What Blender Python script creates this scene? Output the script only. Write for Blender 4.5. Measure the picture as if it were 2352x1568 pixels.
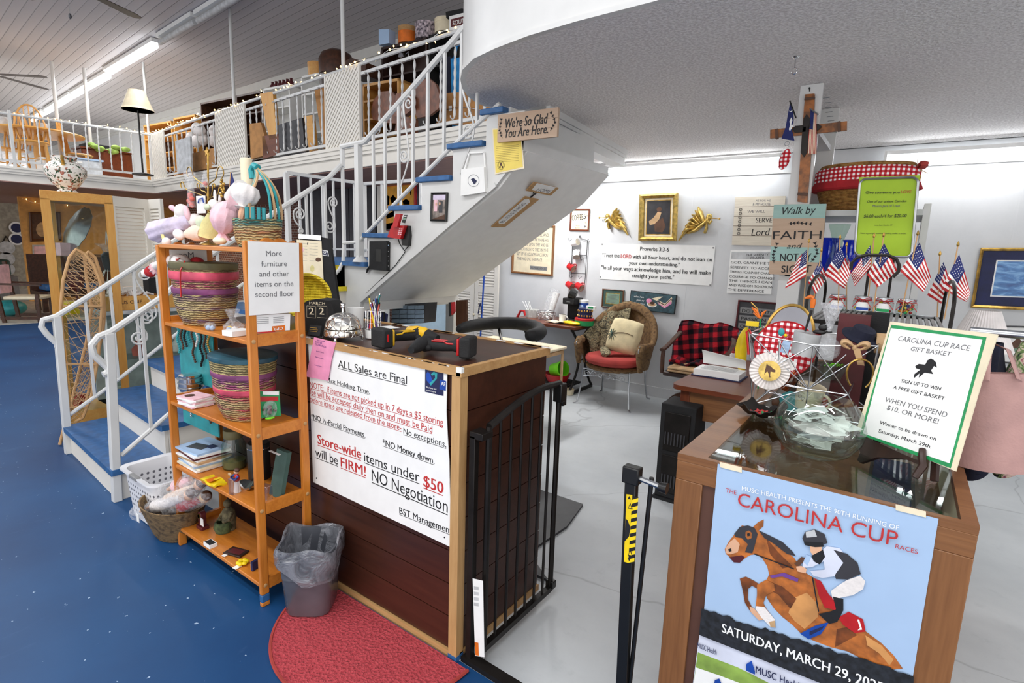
import bpy,bmesh,math,random
from math import sin,cos,pi,radians
from mathutils import Vector,Matrix
from mathutils.geometry import tessellate_polygon
random.seed(7)
for o in list(bpy.data.objects):bpy.data.objects.remove(o)
SC=bpy.context.scene
COL=SC.collection
# ---------------- camera (19 mm lens on a 36 mm sensor) ----------------
FPX,IW,IH=1241.0,2352,1568
PITCH,ROLL,HEAD=radians(9.629),radians(1.840),radians(35.69)
CAM=Vector((0,0,1.55))
_fw=Vector((-sin(HEAD),cos(HEAD),0));_rt=Vector((cos(HEAD),sin(HEAD),0));_up=Vector((0,0,1))
CF=cos(PITCH)*_fw-sin(PITCH)*_up
_u0=sin(PITCH)*_fw+cos(PITCH)*_up
CR=cos(ROLL)*_rt+sin(ROLL)*_u0
CU=-sin(ROLL)*_rt+cos(ROLL)*_u0
cd=bpy.data.cameras.new('camera');cam=bpy.data.objects.new('camera',cd);COL.objects.link(cam)
cd.sensor_width=36;cd.lens=FPX*36/IW;cd.clip_start=.02;cd.clip_end=100
cam.matrix_world=Matrix(((CR.x,CU.x,-CF.x,CAM.x),(CR.y,CU.y,-CF.y,CAM.y),(CR.z,CU.z,-CF.z,CAM.z),(0,0,0,1)))
SC.camera=cam
# ---------------- world, exposure ----------------
SC.view_settings.view_transform='Standard';SC.view_settings.look='None'
SC.view_settings.gamma=1;SC.view_settings.use_curve_mapping=False
SC.view_settings.exposure=0.17
wd=bpy.data.worlds.new('world');SC.world=wd;wd.use_nodes=True
wd.node_tree.nodes['Background'].inputs[0].default_value=(1,.985,.965,1)
wd.node_tree.nodes['Background'].inputs[1].default_value=1.4
def lamp(name,loc,size,energy,rot=(0,0,0),col=(1,1,1)):
 l=bpy.data.lights.new(name,'AREA');l.shape='RECTANGLE';l.size,l.size_y=size;l.energy=energy;l.color=col
 o=bpy.data.objects.new(name,l);COL.objects.link(o);o.location=loc;o.rotation_euler=rot;return o
# unseen ceiling rows, plus fill added from the front and under the gallery
lamp('unseen_ceiling_light',(-3.5,-1.2,4.6),(9,.25),150,col=(.95,.97,1))
lamp('unseen_ceiling_light',(-9.5,1.0,4.6),(7,.25),130,col=(.95,.97,1))
lamp('unseen_front_fill',(.5,-5.5,1.25),(8,2.3),90,(radians(93),0,radians(6)),(1,.98,.95))  # unseen panel added behind the camera to light front faces and the gallery underside
lamp('unseen_gallery_fill',(1.75,2.8,2.45),(1.5,.12),8)  # added right of the view to brighten the space under the gallery
lamp('unseen_gallery_fill',(1.75,4.3,2.45),(1.5,.12),8)  # same added fill, nearer the back wall
lamp('unseen_ceiling_light',(-.2,-.2,4.62),(6,.25),88,col=(1,.99,.97))  # added above the camera to brighten the grey floor
lamp('hidden_stair_fill',(-3.2,4.75,2.36),(.9,.12),33,(0,0,pi/2))  # added where the soffit hides it, to lift the dark seating corner
lamp('back_room_light',(-14,5.2,2.3),(1.5,.3),30,col=(1,.78,.5))
# ---------------- pixel helpers: where a sight line meets a real plane ----------------
def ray(x,y):return CF*FPX+CR*(x-IW/2)-CU*(y-IH/2)
def PZ(x,y,z):d=ray(x,y);return CAM+d*((z-CAM.z)/d.z)
def PY(x,y,v):d=ray(x,y);return CAM+d*((v-CAM.y)/d.y)
def PX(x,y,v):d=ray(x,y);return CAM+d*((v-CAM.x)/d.x)
def PP(x,y,p,n):d=ray(x,y);n=Vector(n);return CAM+d*(n.dot(Vector(p)-CAM)/n.dot(d))
def PV(x,y,b):d=ray(x,y);return CAM+d*((b[0]*d.x+b[1]*d.y)/(d.x*d.x+d.y*d.y))
# ---------------- materials ----------------
def lin(h):
 h=h.lstrip('#');c=[int(h[i:i+2],16)/255 for i in(0,2,4)]
 return tuple((v/12.92 if v<=.04045 else((v+.055)/1.055)**2.4)for v in c)+(1,)
MATS={}
class NT:
 def __init__(s,name):
  s.m=bpy.data.materials.new(name);s.m.use_nodes=True;s.t=s.m.node_tree;s.n=s.t.nodes;s.n.clear()
  s.out=s.n.new('ShaderNodeOutputMaterial');MATS[name]=s.m
 def new(s,typ,**kw):
  n=s.n.new('ShaderNode'+typ)
  for k,v in kw.items():setattr(n,k,v)
  return n
 def link(s,a,b):s.t.links.new(a,b)
 def bsdf(s,rough=.5,metal=0,spec=.5,col=None):
  b=s.new('BsdfPrincipled');b.inputs['Roughness'].default_value=rough;b.inputs['Metallic'].default_value=metal
  b.inputs['Specular IOR Level'].default_value=spec
  if col:b.inputs['Base Color'].default_value=col
  s.link(b.outputs[0],s.out.inputs[0]);s.b=b;return b
 def coord(s,scale=(1,1,1),rot=(0,0,0),kind='Object'):
  c=s.new('TexCoord');m=s.new('Mapping');m.inputs['Scale'].default_value=scale;m.inputs['Rotation'].default_value=rot
  s.link(c.outputs[kind],m.inputs[0]);return m.outputs[0]
 def noise(s,vec,scale,detail=3,rough=.5,dist=0):
  n=s.new('TexNoise');n.inputs['Scale'].default_value=scale;n.inputs['Detail'].default_value=detail
  n.inputs['Roughness'].default_value=rough;n.inputs['Distortion'].default_value=dist
  if vec:s.link(vec,n.inputs['Vector'])
  return n.outputs['Fac']
 def ramp(s,fac,stops,interp='LINEAR'):
  r=s.new('ValToRGB');r.color_ramp.interpolation=interp;e=r.color_ramp.elements
  while len(e)<len(stops):e.new(.5)
  for i,(p,c)in enumerate(stops):e[i].position=p;e[i].color=lin(c)if isinstance(c,str)else c
  s.link(fac,r.inputs[0]);return r.outputs[0]
 def mix(s,fac,a,b,mode='MIX'):
  m=s.new('Mix',data_type='RGBA',blend_type=mode)
  for i,v in((0,fac),(6,a),(7,b)):
   if hasattr(v,'is_linked'):s.link(v,m.inputs[i])
   elif i==0:m.inputs[0].default_value=v
   else:m.inputs[i].default_value=lin(v)if isinstance(v,str)else v
  return m.outputs[2]
 def math(s,op,a,b=0):
  m=s.new('Math',operation=op)
  for i,v in enumerate((a,b)):
   if hasattr(v,'is_linked'):s.link(v,m.inputs[i])
   else:m.inputs[i].default_value=v
  return m.outputs[0]
 def wave(s,vec,scale,axis='X',dist=0,det=2,prof='SIN',dscale=1):
  w=s.new('TexWave',wave_type='BANDS',bands_direction=axis,wave_profile=prof);w.inputs['Scale'].default_value=scale
  w.inputs['Distortion'].default_value=dist;w.inputs['Detail'].default_value=det;w.inputs['Detail Scale'].default_value=dscale
  s.link(vec,w.inputs['Vector']);return w.outputs['Fac']
 def bump(s,h,strength=.3,dist=.01):
  b=s.new('Bump');b.inputs['Strength'].default_value=strength;b.inputs['Distance'].default_value=dist
  s.link(h,b.inputs['Height']);s.link(b.outputs[0],s.b.inputs['Normal'])
 def color(s,c):
  if isinstance(c,tuple):s.b.inputs['Base Color'].default_value=c
  else:s.link(c,s.b.inputs['Base Color'])
def shade(h,k):
 c=[max(0,min(255,int(int(h.lstrip('#')[i:i+2],16)*k)))for i in(0,2,4)]
 return '#%02x%02x%02x'%tuple(c)
def M_(name,col,rough=.5,metal=0,var=.12,scale=12,bump=0,bscale=80,spec=.5,col2=None,sheen=0):
 t=NT(name);t.bsdf(rough,metal,spec)
 v=t.coord();f=t.noise(v,scale,4)
 t.color(t.ramp(f,[(.35,shade(col,1-var)),(.65,col2 or shade(col,1+var*.35))]))
 if bump:t.bump(t.noise(v,bscale,3),bump,.004)
 if sheen:t.b.inputs['Sheen Weight'].default_value=sheen
def wood_(name,c1,c2,axis='X',scale=14,rough=.45,stretch=.12,bump=.08):
 sc={'X':(stretch,1,1),'Y':(1,stretch,1),'Z':(1,1,stretch)}[axis]
 t=NT(name);t.bsdf(rough);v=t.coord(sc)
 f=t.noise(v,scale,6,.6,.6);g=t.noise(v,scale*6,3)
 c=t.mix(.35,t.ramp(f,[(.3,c1),(.7,c2)]),t.ramp(g,[(.3,c1),(.7,c2)]))
 t.color(c);t.bump(g,bump,.003)
def glass_(name,tint='#ffffff',rough=.02,body=.0):
 t=NT(name);tr=t.new('BsdfTransparent');tr.inputs[0].default_value=lin(tint)
 gl=t.new('BsdfGlossy');gl.inputs['Roughness'].default_value=rough
 fr=t.new('LayerWeight');fr.inputs[0].default_value=.3
 f=t.math('ADD',t.math('MULTIPLY',t.math('POWER',fr.outputs[1],3.5),.7),.035+body)
 mx=t.new('MixShader');t.link(f,mx.inputs[0]);t.link(tr.outputs[0],mx.inputs[1]);t.link(gl.outputs[0],mx.inputs[2])
 t.link(mx.outputs[0],t.out.inputs[0])
def film_(name,col='#ffffff',a=.35,sc=30):
 t=NT(name);t.bsdf(.15,0,.8,lin(col));b=t.b;b.inputs['Alpha'].default_value=a
 v=t.coord();f=t.noise(v,sc,4,.6,1.5);t.bump(f,.9,.02)
 t.link(t.ramp(f,[(.35,(a*.4,)*3+(1,)),(.62,(min(1,a*2),)*3+(1,))]),b.inputs['Alpha'])
def emit_(name,col,s):
 t=NT(name);e=t.new('Emission');e.inputs[0].default_value=lin(col);e.inputs[1].default_value=s;t.link(e.outputs[0],t.out.inputs[0])
def weave_(name,c1,c2,c3=None,sx=60,sz=30,rough=.7,bump=.8):
 t=NT(name);t.bsdf(rough);v=t.coord()
 a=t.wave(v,sz,'Z',1.2,2);sp=t.new('SeparateXYZ');t.link(v,sp.inputs[0])
 ang=t.math('ARCTAN2',sp.outputs[1],sp.outputs[0]);b=t.math('SINE',t.math('MULTIPLY',ang,sx))
 h=t.math('ADD',a,t.math('MULTIPLY',b,.25));n=t.noise(v,40,3)
 c=t.mix(t.math('MULTIPLY',a,.9),c1,c2);c=t.mix(t.ramp(n,[(.45,'#000000'),(.7,'#ffffff')]),c,c3 or c2)
 t.color(c);t.bump(h,bump,.006)
def bands_(name,stops,z0,z1,rough=.6,wob=.012,kind='Object',bump=.9,fr=30):
 t=NT(name);t.bsdf(rough);v=t.coord(kind=kind);sp=t.new('SeparateXYZ');t.link(v,sp.inputs[0])
 n=t.noise(v,14,3);z=t.math('ADD',sp.outputs[2],t.math('MULTIPLY',t.math('SUBTRACT',n,.5),wob*2))
 f=t.math('DIVIDE',t.math('SUBTRACT',z,z0),z1-z0)
 c=t.ramp(f,stops);w=t.wave(v,fr,'Z',5,3,dscale=1.5);g=t.noise(t.coord((1,1,9)),16,4)
 c=t.mix(t.ramp(g,[(.47,'#000000'),(.56,'#f0f0f0')]),c,'#d6c184')
 c=t.mix(t.math('MULTIPLY',t.math('SUBTRACT',1,w),.8),c,'#4a3620');t.color(c);t.bump(w,bump,.006)
# ---------------- mesh builder ----------------
_TX={}
def text_mesh(s,bold=0.0,shear=0.0,sp=1.0):
 k=(s,bold,shear,sp)
 if k in _TX:return _TX[k]
 cu=bpy.data.curves.new('t','FONT');cu.body=s;cu.size=1;cu.resolution_u=3;cu.offset=bold*.3;cu.shear=shear;cu.space_character=sp
 ob=bpy.data.objects.new('t',cu);COL.objects.link(ob)
 me=bpy.data.meshes.new_from_object(ob)
 vs=[v.co.copy()for v in me.vertices];fs=[tuple(p.vertices)for p in me.polygons]
 bpy.data.objects.remove(ob);bpy.data.curves.remove(cu);bpy.data.meshes.remove(me)
 x0=min([v.x for v in vs]or[0]);x1=max([v.x for v in vs]or[1])
 _TX[k]=(vs,fs,x0,x1);return _TX[k]
def basis(d):
 d=Vector(d).normalized();a=Vector((0,0,1))if abs(d.z)<.9 else Vector((1,0,0))
 u=a.cross(d).normalized();return u,d.cross(u)
class MB:
 def __init__(s,mat='white'):s.v=[];s.f=[];s.mi=[];s.names=[];s.use(mat)
 def use(s,mat):
  if mat not in s.names:s.names.append(mat)
  s.c=s.names.index(mat);return s
 def add(s,vs,fs):
  n=len(s.v);s.v+=[Vector(p)for p in vs];s.f+=[tuple(i+n for i in q)for q in fs];s.mi+=[s.c]*len(fs);return s
 def box(s,x0,x1,y0,y1,z0,z1):
  return s.add([(x,y,z)for z in(z0,z1)for y in(y0,y1)for x in(x0,x1)],[(0,2,3,1),(4,5,7,6),(0,1,5,4),(2,6,7,3),(0,4,6,2),(1,3,7,5)])
 def par(s,o,a,b,c):
  o,a,b,c=map(Vector,(o,a,b,c))
  q=[(0,2,3,1),(4,5,7,6),(0,1,5,4),(2,6,7,3),(0,4,6,2),(1,3,7,5)]
  if a.cross(b).dot(c)<0:q=[t[::-1]for t in q]
  return s.add([o+a*i+b*j+c*k for k in(0,1)for j in(0,1)for i in(0,1)],q)
 def cbox(s,c,sx,sy,sz,rz=0,rx=0,ry=0):
  m=Matrix.Rotation(rz,3,'Z')@Matrix.Rotation(ry,3,'Y')@Matrix.Rotation(rx,3,'X');c=Vector(c)
  a,b,d=m@Vector((sx,0,0)),m@Vector((0,sy,0)),m@Vector((0,0,sz))
  return s.par(c-(a+b+d)/2,a,b,d)
 def bar(s,p,q,w,h,up=(0,0,1)):
  p,q=Vector(p),Vector(q);d=(q-p);u=Vector(up);a=d.cross(u)
  if a.length<1e-6:a=d.cross(Vector((1,0,0)))
  a.normalize();b=a.cross(d).normalized()
  return s.par(p-a*w/2-b*h/2,d,a*w,b*h)
 def flat(s,pts):
  pts=[Vector(p)for p in pts]
  if len(pts)<=4:return s.add(pts,[tuple(range(len(pts)))])
  n=Vector((0,0,0))
  for i,p in enumerate(pts):n+=p.cross(pts[(i+1)%len(pts)])
  tr=tessellate_polygon([pts]);out=[]
  for t in tr:
   a,b,c=(pts[i]for i in t)
   out.append(tuple(t)if(b-a).cross(c-a).dot(n)>0 else tuple(t[::-1]))
  return s.add(pts,out)
 def prism(s,pts,ext):
  pts=[Vector(p)for p in pts];e=Vector(ext);n=Vector((0,0,0))
  for i,p in enumerate(pts):n+=p.cross(pts[(i+1)%len(pts)])
  if n.dot(e)<0:pts=pts[::-1]
  s.flat([p+e for p in pts]);s.flat(pts[::-1]);k=len(pts)
  return s.add(pts+[p+e for p in pts],[(i,(i+1)%k,k+(i+1)%k,k+i)for i in range(k)])
 def tube(s,path,r,n=8,closed=False,cap=True,flat=1.0):
  P=[Vector(p)for p in path];k=len(P);rr=r if isinstance(r,(list,tuple))else[r]*k;vs=[];u=None
  for i,p in enumerate(P):
   a=P[(i-1)%k]if closed or i>0 else p;b=P[(i+1)%k]if closed or i<k-1 else p
   d=(b-a);d=d.normalized()if d.length>1e-9 else Vector((0,0,1))
   if u is None:u,w=basis(d)
   u=(u-d*u.dot(d));u=u.normalized()if u.length>1e-6 else basis(d)[0];w=d.cross(u)
   vs+=[p+(u*cos(2*pi*j/n)+w*sin(2*pi*j/n)*flat)*rr[i]for j in range(n)]
  fs=[]
  for i in range(k if closed else k-1):
   A,B=i*n,((i+1)%k)*n
   fs+=[(A+j,A+(j+1)%n,B+(j+1)%n,B+j)for j in range(n)]
  if cap and not closed:fs+=[tuple(range(n))[::-1],tuple((k-1)*n+j for j in range(n))]
  return s.add(vs,fs)
 def cyl(s,p,q,r0,r1=None,n=16):return s.tube([p,q],[r0,r0 if r1 is None else r1],n)
 def lathe(s,prof,o=(0,0,0),n=24,sx=1,sy=1,axis=None,wob=None):
  o=Vector(o);vs=[];fs=[];k=len(prof)
  if axis:d=Vector(axis).normalized();u,w=basis(d)
  else:d,u,w=Vector((0,0,1)),Vector((1,0,0)),Vector((0,1,0))
  for i,(r,z)in enumerate(prof):
   for j in range(n):
    a=2*pi*j/n;q=wob(a,i)if wob else 1
    vs.append(o+u*cos(a)*r*sx*q+w*sin(a)*r*sy*q+d*z)
  for i in range(k-1):fs+=[(i*n+j,i*n+(j+1)%n,(i+1)*n+(j+1)%n,(i+1)*n+j)for j in range(n)]
  if prof[0][0]>1e-4:fs.append(tuple(range(n))[::-1])
  if prof[-1][0]>1e-4:fs.append(tuple((k-1)*n+j for j in range(n)))
  return s.add(vs,fs)
 def sph(s,c,rx,ry=None,rz=None,n=14,m=8,rot=None):
  ry=rx if ry is None else ry;rz=rx if rz is None else rz;c=Vector(c);vs=[Vector((0,0,-rz))];fs=[]
  for i in range(1,m):
   t=-pi/2+pi*i/m;vs+=[Vector((rx*cos(t)*cos(2*pi*j/n),ry*cos(t)*sin(2*pi*j/n),rz*sin(t)))for j in range(n)]
  vs.append(Vector((0,0,rz)));N=len(vs)-1
  fs+=[(0,1+(j+1)%n,1+j)for j in range(n)]
  for i in range(m-2):fs+=[(1+i*n+j,1+i*n+(j+1)%n,1+(i+1)*n+(j+1)%n,1+(i+1)*n+j)for j in range(n)]
  fs+=[(1+(m-2)*n+j,1+(m-2)*n+(j+1)%n,N)for j in range(n)]
  if rot:R=Matrix.Rotation(rot[2],3,'Z')@Matrix.Rotation(rot[1],3,'Y')@Matrix.Rotation(rot[0],3,'X');vs=[R@v for v in vs]
  return s.add([v+c for v in vs],fs)
 def grid(s,f,nu,nv,th=0):
  P=[[Vector(f(i/nu,j/nv))for i in range(nu+1)]for j in range(nv+1)];w=nu+1
  def nrm(i,j):
   a=P[j][min(i+1,nu)]-P[j][max(i-1,0)];b=P[min(j+1,nv)][i]-P[max(j-1,0)][i];c=a.cross(b)
   return c.normalized()if c.length>1e-9 else Vector((0,0,1))
  top=[P[j][i]for j in range(nv+1)for i in range(w)]
  q=[(j*w+i,j*w+i+1,(j+1)*w+i+1,(j+1)*w+i)for j in range(nv)for i in range(nu)]
  if not th:return s.add(top,q)
  bot=[P[j][i]-nrm(i,j)*th for j in range(nv+1)for i in range(w)];K=len(top)
  fs=q+[tuple(K+x for x in t[::-1])for t in q]
  e=[i for i in range(w)]+[j*w+nu for j in range(1,nv+1)]+[nv*w+i for i in range(nu-1,-1,-1)]+[j*w for j in range(nv-1,0,-1)]
  fs+=[(e[i],K+e[i],K+e[(i+1)%len(e)],e[(i+1)%len(e)])for i in range(len(e))]
  return s.add(top+bot,fs)
 def text(s,t,o,x,y,h,w=None,al='c',bold=0,shear=0,sp=1.0):
  vs,fs,x0,x1=text_mesh(t,0,shear,sp)
  if not vs:return s
  if bold:s.text(t,Vector(o)+Vector(x).normalized()*h*bold*1.6+Vector(x).cross(Vector(y)).normalized()*.00012,x,y,h,w,al,0,shear,sp)
  o,x,y=Vector(o),Vector(x).normalized(),Vector(y).normalized();ky=h/.70;kx=(w/(x1-x0))if w else ky
  off={'c':-(x0+x1)/2,'l':-x0,'r':-x1}[al]
  return s.add([o+x*(v.x+off)*kx+y*v.y*ky for v in vs],fs)
 def build(s,name,parent=None,label=None,bevel=0,local=False,kind=None,smooth=40,subsurf=0,org=None):
  V=s.v;origin=Vector((0,0,0))
  if not local:
   if parent is not None:
    if parent.type=='MESH' and parent.parent is None and parent.type!='EMPTY':mi=parent.matrix_basis.inverted()
    else:
     mw=parent.matrix_basis.copy();p=parent.parent
     while p is not None:mw=p.matrix_basis@mw;p=p.parent
     mi=mw.inverted()
    V=[mi@v for v in V]
   if parent is None or org=='c':
    xs=[v.x for v in V];ys=[v.y for v in V];zs=[v.z for v in V]
    origin=Vector(((min(xs)+max(xs))/2,(min(ys)+max(ys))/2,min(zs)));V=[v-origin for v in V]
  me=bpy.data.meshes.new(name);me.from_pydata([tuple(v)for v in V],[],s.f)
  for n in s.names:me.materials.append(MATS[n])
  me.polygons.foreach_set('material_index',s.mi)
  if smooth:
   me.polygons.foreach_set('use_smooth',[True]*len(me.polygons));me.set_sharp_from_angle(angle=radians(smooth))
  me.update()
  ob=bpy.data.objects.new(name,me);COL.objects.link(ob);ob.location=origin
  if parent is not None:ob.parent=parent
  if label:ob['label']=label
  if kind:ob['kind']=kind
  if bevel:
   b=ob.modifiers.new('bevel','BEVEL');b.width=bevel;b.segments=2;b.limit_method='ANGLE';b.angle_limit=radians(50)
  if subsurf:m=ob.modifiers.new('sub','SUBSURF');m.levels=m.render_levels=subsurf
  return ob
def tag(o,label,cat,group=None):
 o['label']=label;o['category']=cat
 if group:o['group']=group
 return o
def thing(name,label,cat,loc=(0,0,0),rz=0,group=None):
 o=bpy.data.objects.new(name,None);COL.objects.link(o);o.location=loc;o.rotation_euler=(0,0,rz);o.empty_display_size=.05
 return tag(o,label,cat,group)
def struct(mb,name,**k):return mb.build(name,kind='structure',**k)
def one(mb,name,label,cat,group=None,**k):return tag(mb.build(name,**k),label,cat,group)
def circ(c,r,n,u=(1,0,0),w=(0,1,0),a0=0,a1=2*pi,end=False):
 c,u,w=Vector(c),Vector(u),Vector(w);k=n if not end else n-1
 return[c+u*r*cos(a0+(a1-a0)*i/k)+w*r*sin(a0+(a1-a0)*i/k)for i in range(n)]
def spiral(c,r0,r1,a0,a1,n,u,w):
 c,u,w=Vector(c),Vector(u),Vector(w)
 return[c+(u*cos(a0+(a1-a0)*i/n)+w*sin(a0+(a1-a0)*i/n))*(r0+(r1-r0)*i/n)for i in range(n+1)]
def bez(p0,p1,p2,p3,n=10):
 p=[Vector(q)for q in(p0,p1,p2,p3)]
 return[p[0]*(1-t)**3+p[1]*3*t*(1-t)**2+p[2]*3*t*t*(1-t)+p[3]*t**3 for t in[i/n for i in range(n+1)]]
class Face:
 def __init__(s,mb,tl,tr,bl,th=.004,mat=None,back=True):
  s.mb=mb;tl,tr,bl=map(Vector,(tl,tr,bl));s.o=bl;s.X=tr-tl;s.Y=tl-bl;s.N=s.X.cross(s.Y).normalized()
  if s.N.dot(CAM-bl)<0:s.N=-s.N
  s.k=0.0006
  if mat:mb.use(mat);mb.par(bl,s.X,s.Y,-s.N*th)
 def p(s,u,v,k=None):return s.o+s.X*u+s.Y*v+s.N*(s.k if k is None else k)
 def poly(s,pts,mat,k=None):s.mb.use(mat);q=[s.p(u,v,k)for u,v in pts];s.mb.flat(q if s.X.cross(s.Y).dot(s.N)>0 else q);return s
 def rect(s,u0,v0,u1,v1,mat,k=None):return s.poly([(u0,v0),(u1,v0),(u1,v1),(u0,v1)],mat,k)
 def text(s,t,u,v,h,w=None,mat='ink',al='c',bold=0,shear=0,k=None,sp=1.0,rot=0):
  s.mb.use(mat);x,y=s.X.normalized(),s.Y.normalized()
  if rot:x,y=x*cos(rot)+y*sin(rot),y*cos(rot)-x*sin(rot)
  s.mb.text(t,s.p(u,v,k if k is not None else s.k*2),x,y,h*s.Y.length,w*s.X.length if w else None,al,bold,shear,sp);return s
 def line(s,u0,v0,u1,v1,wd,mat,k=None):
  a,b=Vector((u0*s.X.length,v0*s.Y.length)),Vector((u1*s.X.length,v1*s.Y.length));d=(b-a).normalized();n=Vector((-d.y,d.x))*wd*s.Y.length/2
  L,Hh=s.X.length,s.Y.length
  return s.poly([((q.x)/L,q.y/Hh)for q in(a-n,b-n,b+n,a+n)],mat,k)
 def ell(s,u,v,ru,rv,mat,n=16,k=None):return s.poly([(u+ru*cos(2*pi*i/n),v+rv*sin(2*pi*i/n))for i in range(n)],mat,k)
def frame_mb(F,wu,wv,depth,mat,mb=None,lip=0):
 mb=mb or MB(mat);mb.use(mat);o=[(0,0),(1,0),(1,1),(0,1)];i=[(wu,wv),(1-wu,wv),(1-wu,1-wv),(wu,1-wv)]
 m=[(wu*.45,wv*.45),(1-wu*.45,wv*.45),(1-wu*.45,1-wv*.45),(wu*.45,1-wv*.45)]
 for a in range(4):
  b=(a+1)%4
  P=[F.p(*o[a],0),F.p(*o[b],0),F.p(*o[b],depth*.7),F.p(*o[a],depth*.7),F.p(*m[a],depth),F.p(*m[b],depth),F.p(*i[a],depth*.45),F.p(*i[b],depth*.45),F.p(*i[a],.001),F.p(*i[b],.001)]
  mb.add(P,[(0,1,2,3),(3,2,5,4),(4,5,7,6),(6,7,9,8)])
 return mb
def ypix(y,tl,tr,bl):return PY(*tl,y),PY(*tr,y),PY(*bl,y)
class Pl:
 def __init__(s,p,n,ox=0,oy=0,sc=1.0):
  s.pt=Vector(p);s.n=Vector(n).normalized();s.ox,s.oy,s.sc=ox,oy,sc
  if s.n.dot(CAM-s.pt)<0:s.n=-s.n
 def __call__(s,x,y,off=0):return PP(x/s.sc+s.ox,y/s.sc+s.oy,s.pt,s.n)+s.n*off
 def poly(s,mb,pts,mat,off=.001):
  mb.use(mat);q=[s(x,y,off)for x,y in pts];n=Vector((0,0,0))
  for i,p in enumerate(q):n+=p.cross(q[(i+1)%len(q)])
  mb.flat(q if n.dot(s.n)>0 else q[::-1]);return s
 def ell(s,mb,x,y,rx,ry,mat,off=.001,n=14):return s.poly(mb,[(x+rx*cos(2*pi*i/n),y+ry*sin(2*pi*i/n))for i in range(n)],mat,off)
 def text(s,mb,t,p0,p1,h,mat='ink',off=.002,bold=0,shear=0,under=0,sp=1.0):
  mb.use(mat);a,b=s(*p0,off),s(*p1,off);x=b-a;y=s.n.cross(x).normalized();c=s(p0[0],p0[1]-h,off)
  hh=abs((c-a).dot(y));mb.text(t,a,x,y,hh,x.length,'l',bold,shear,sp)
  if under:d=y*hh;mb.flat([a-d*.2,b-d*.2,b-d*(.2-under),a-d*(.2-under)])
  return s
 def line(s,mb,p0,p1,w,mat,off=.001):
  mb.use(mat);a,b=s(*p0,off),s(*p1,off);y=s.n.cross(b-a).normalized()*w/2;mb.flat([a-y,b-y,b+y,a+y]);return s
# ---------------- material library ----------------
M_('white','#eeeeec',.45,var=.015);M_('paper','#f4f4f2',.6,var=.02);M_('ink','#141418',.6,var=.05);M_('red_ink','#c23030',.6,var=.05)
M_('grey_ink','#6c6c70',.6,var=.05);M_('cream','#efe3c4',.5,var=.05);M_('black','#121212',.4,var=.2);M_('soft_black','#1b1b1d',.8,var=.25,bump=.3,bscale=200)
M_('white_rail','#d6d6d4',.35,var=.015,scale=8);M_('steel','#b9bcc0',.28,1,var=.1);M_('chrome','#dcdcde',.12,1,var=.03);M_('iron','#2a2624',.45,.6,var=.2)
M_('brass','#cfa654',.32,.8,var=.25,scale=20);M_('gold_leaf','#d3b465',.36,.75,var=.22,scale=30,bump=.3,bscale=60)
M_('red','#c01d22',.4);M_('yellow','#f4d20a',.45,var=.08);M_('blue','#1d4aa8',.4);M_('navy','#1c2350',.6,var=.15);M_('green','#1d9a58',.45);M_('teal','#2f9aa0',.5)
M_('lime','#7fe321',.5,var=.05);M_('pink','#f29bc0',.6,var=.08);M_('orange','#e8761c',.5);M_('purple','#6b3f8f',.6);M_('brown','#5b3a26',.55,var=.2);M_('tan','#c9a478',.6)
M_('grey','#8c8c8c',.5);M_('light_grey','#c6c8ca',.45);M_('dark_grey','#3c3c40',.5);M_('skin','#e2b08e',.6,var=.06);M_('light_blue','#a9c4e4',.6,var=.012)
M_('flag_blue','#262f6b',.85);M_('maroon','#5c1c22',.5);M_('fabric_white','#efe9e6',.9,var=.06,bump=.9,bscale=38);M_('fabric_pink','#f3c6cf',.9,var=.08,bump=.9,bscale=38)
M_('fabric_lilac','#ddd0e6',.9,var=.1,bump=.9,bscale=38);M_('fabric_peach','#f3d9c4',.9,var=.08,bump=.9,bscale=38);M_('fabric_yellow','#ecdf9b',.9,bump=.4,bscale=120)
M_('fabric_red','#b5252d',.9,bump=.4,bscale=120);M_('cushion_red','#a93a34',.85,var=.12,scale=6,bump=.3,bscale=150)
M_('fabric_navy','#15182e',.9,bump=.4);M_('fabric_green','#d5dfc2',.9)
glass_('glass','#eef4f2');glass_('green_glass','#e2f0e8',body=.03);glass_('blue_glass','#4a6ee0',body=.05);glass_('amber_glass','#e09020',body=.05);glass_('acrylic','#f4f6fa',body=.2)
film_('wrap','#f4f6fa',.17);glass_('bowl_glass','#eaf4ef',body=.10);emit_('strip_tube','#f6fbff',7.0);emit_('tube_light','#f6fbff',13.0);emit_('bulb','#ffcf7a',9.0);emit_('bulb_small','#ffd890',3.0)
wood_('pine','#b5641c','#d98a36','Z',16,.35);wood_('pine_y','#b5641c','#d98a36','X',16,.35)
wood_('oak','#c98a3e','#dba95c','Z',14,.4);wood_('oak_x','#c98a3e','#dba95c','X',14,.4);wood_('walnut','#2e1710','#48271b','X',9,.35,.08)
wood_('walnut_z','#4a2c1c','#6e452a','Z',9,.4,.08);wood_('mahogany','#56291c','#7d4126','X',9,.3);wood_('mahogany_z','#56291c','#7d4126','Z',9,.3)
wood_('dark_wood','#22130f','#3a221a','Z',9,.4);wood_('trim_wood','#a87d4c','#c8a06c','X',16,.55);wood_('trim_wood_z','#a87d4c','#c8a06c','Z',16,.55)
wood_('laminate','#6d4526','#93643c','Z',22,.35,.05);wood_('laminate_x','#6d4526','#93643c','X',22,.35,.05);wood_('ash','#b98a58','#d1a876','Z',18,.5)
wood_('board_grey','#c9bfae','#e4dccb','X',10,.7);wood_('board_tan','#b79a82','#cdb49d','X',10,.7);wood_('board_mint','#8fb3ac','#a8c8c0','X',10,.7)
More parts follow.
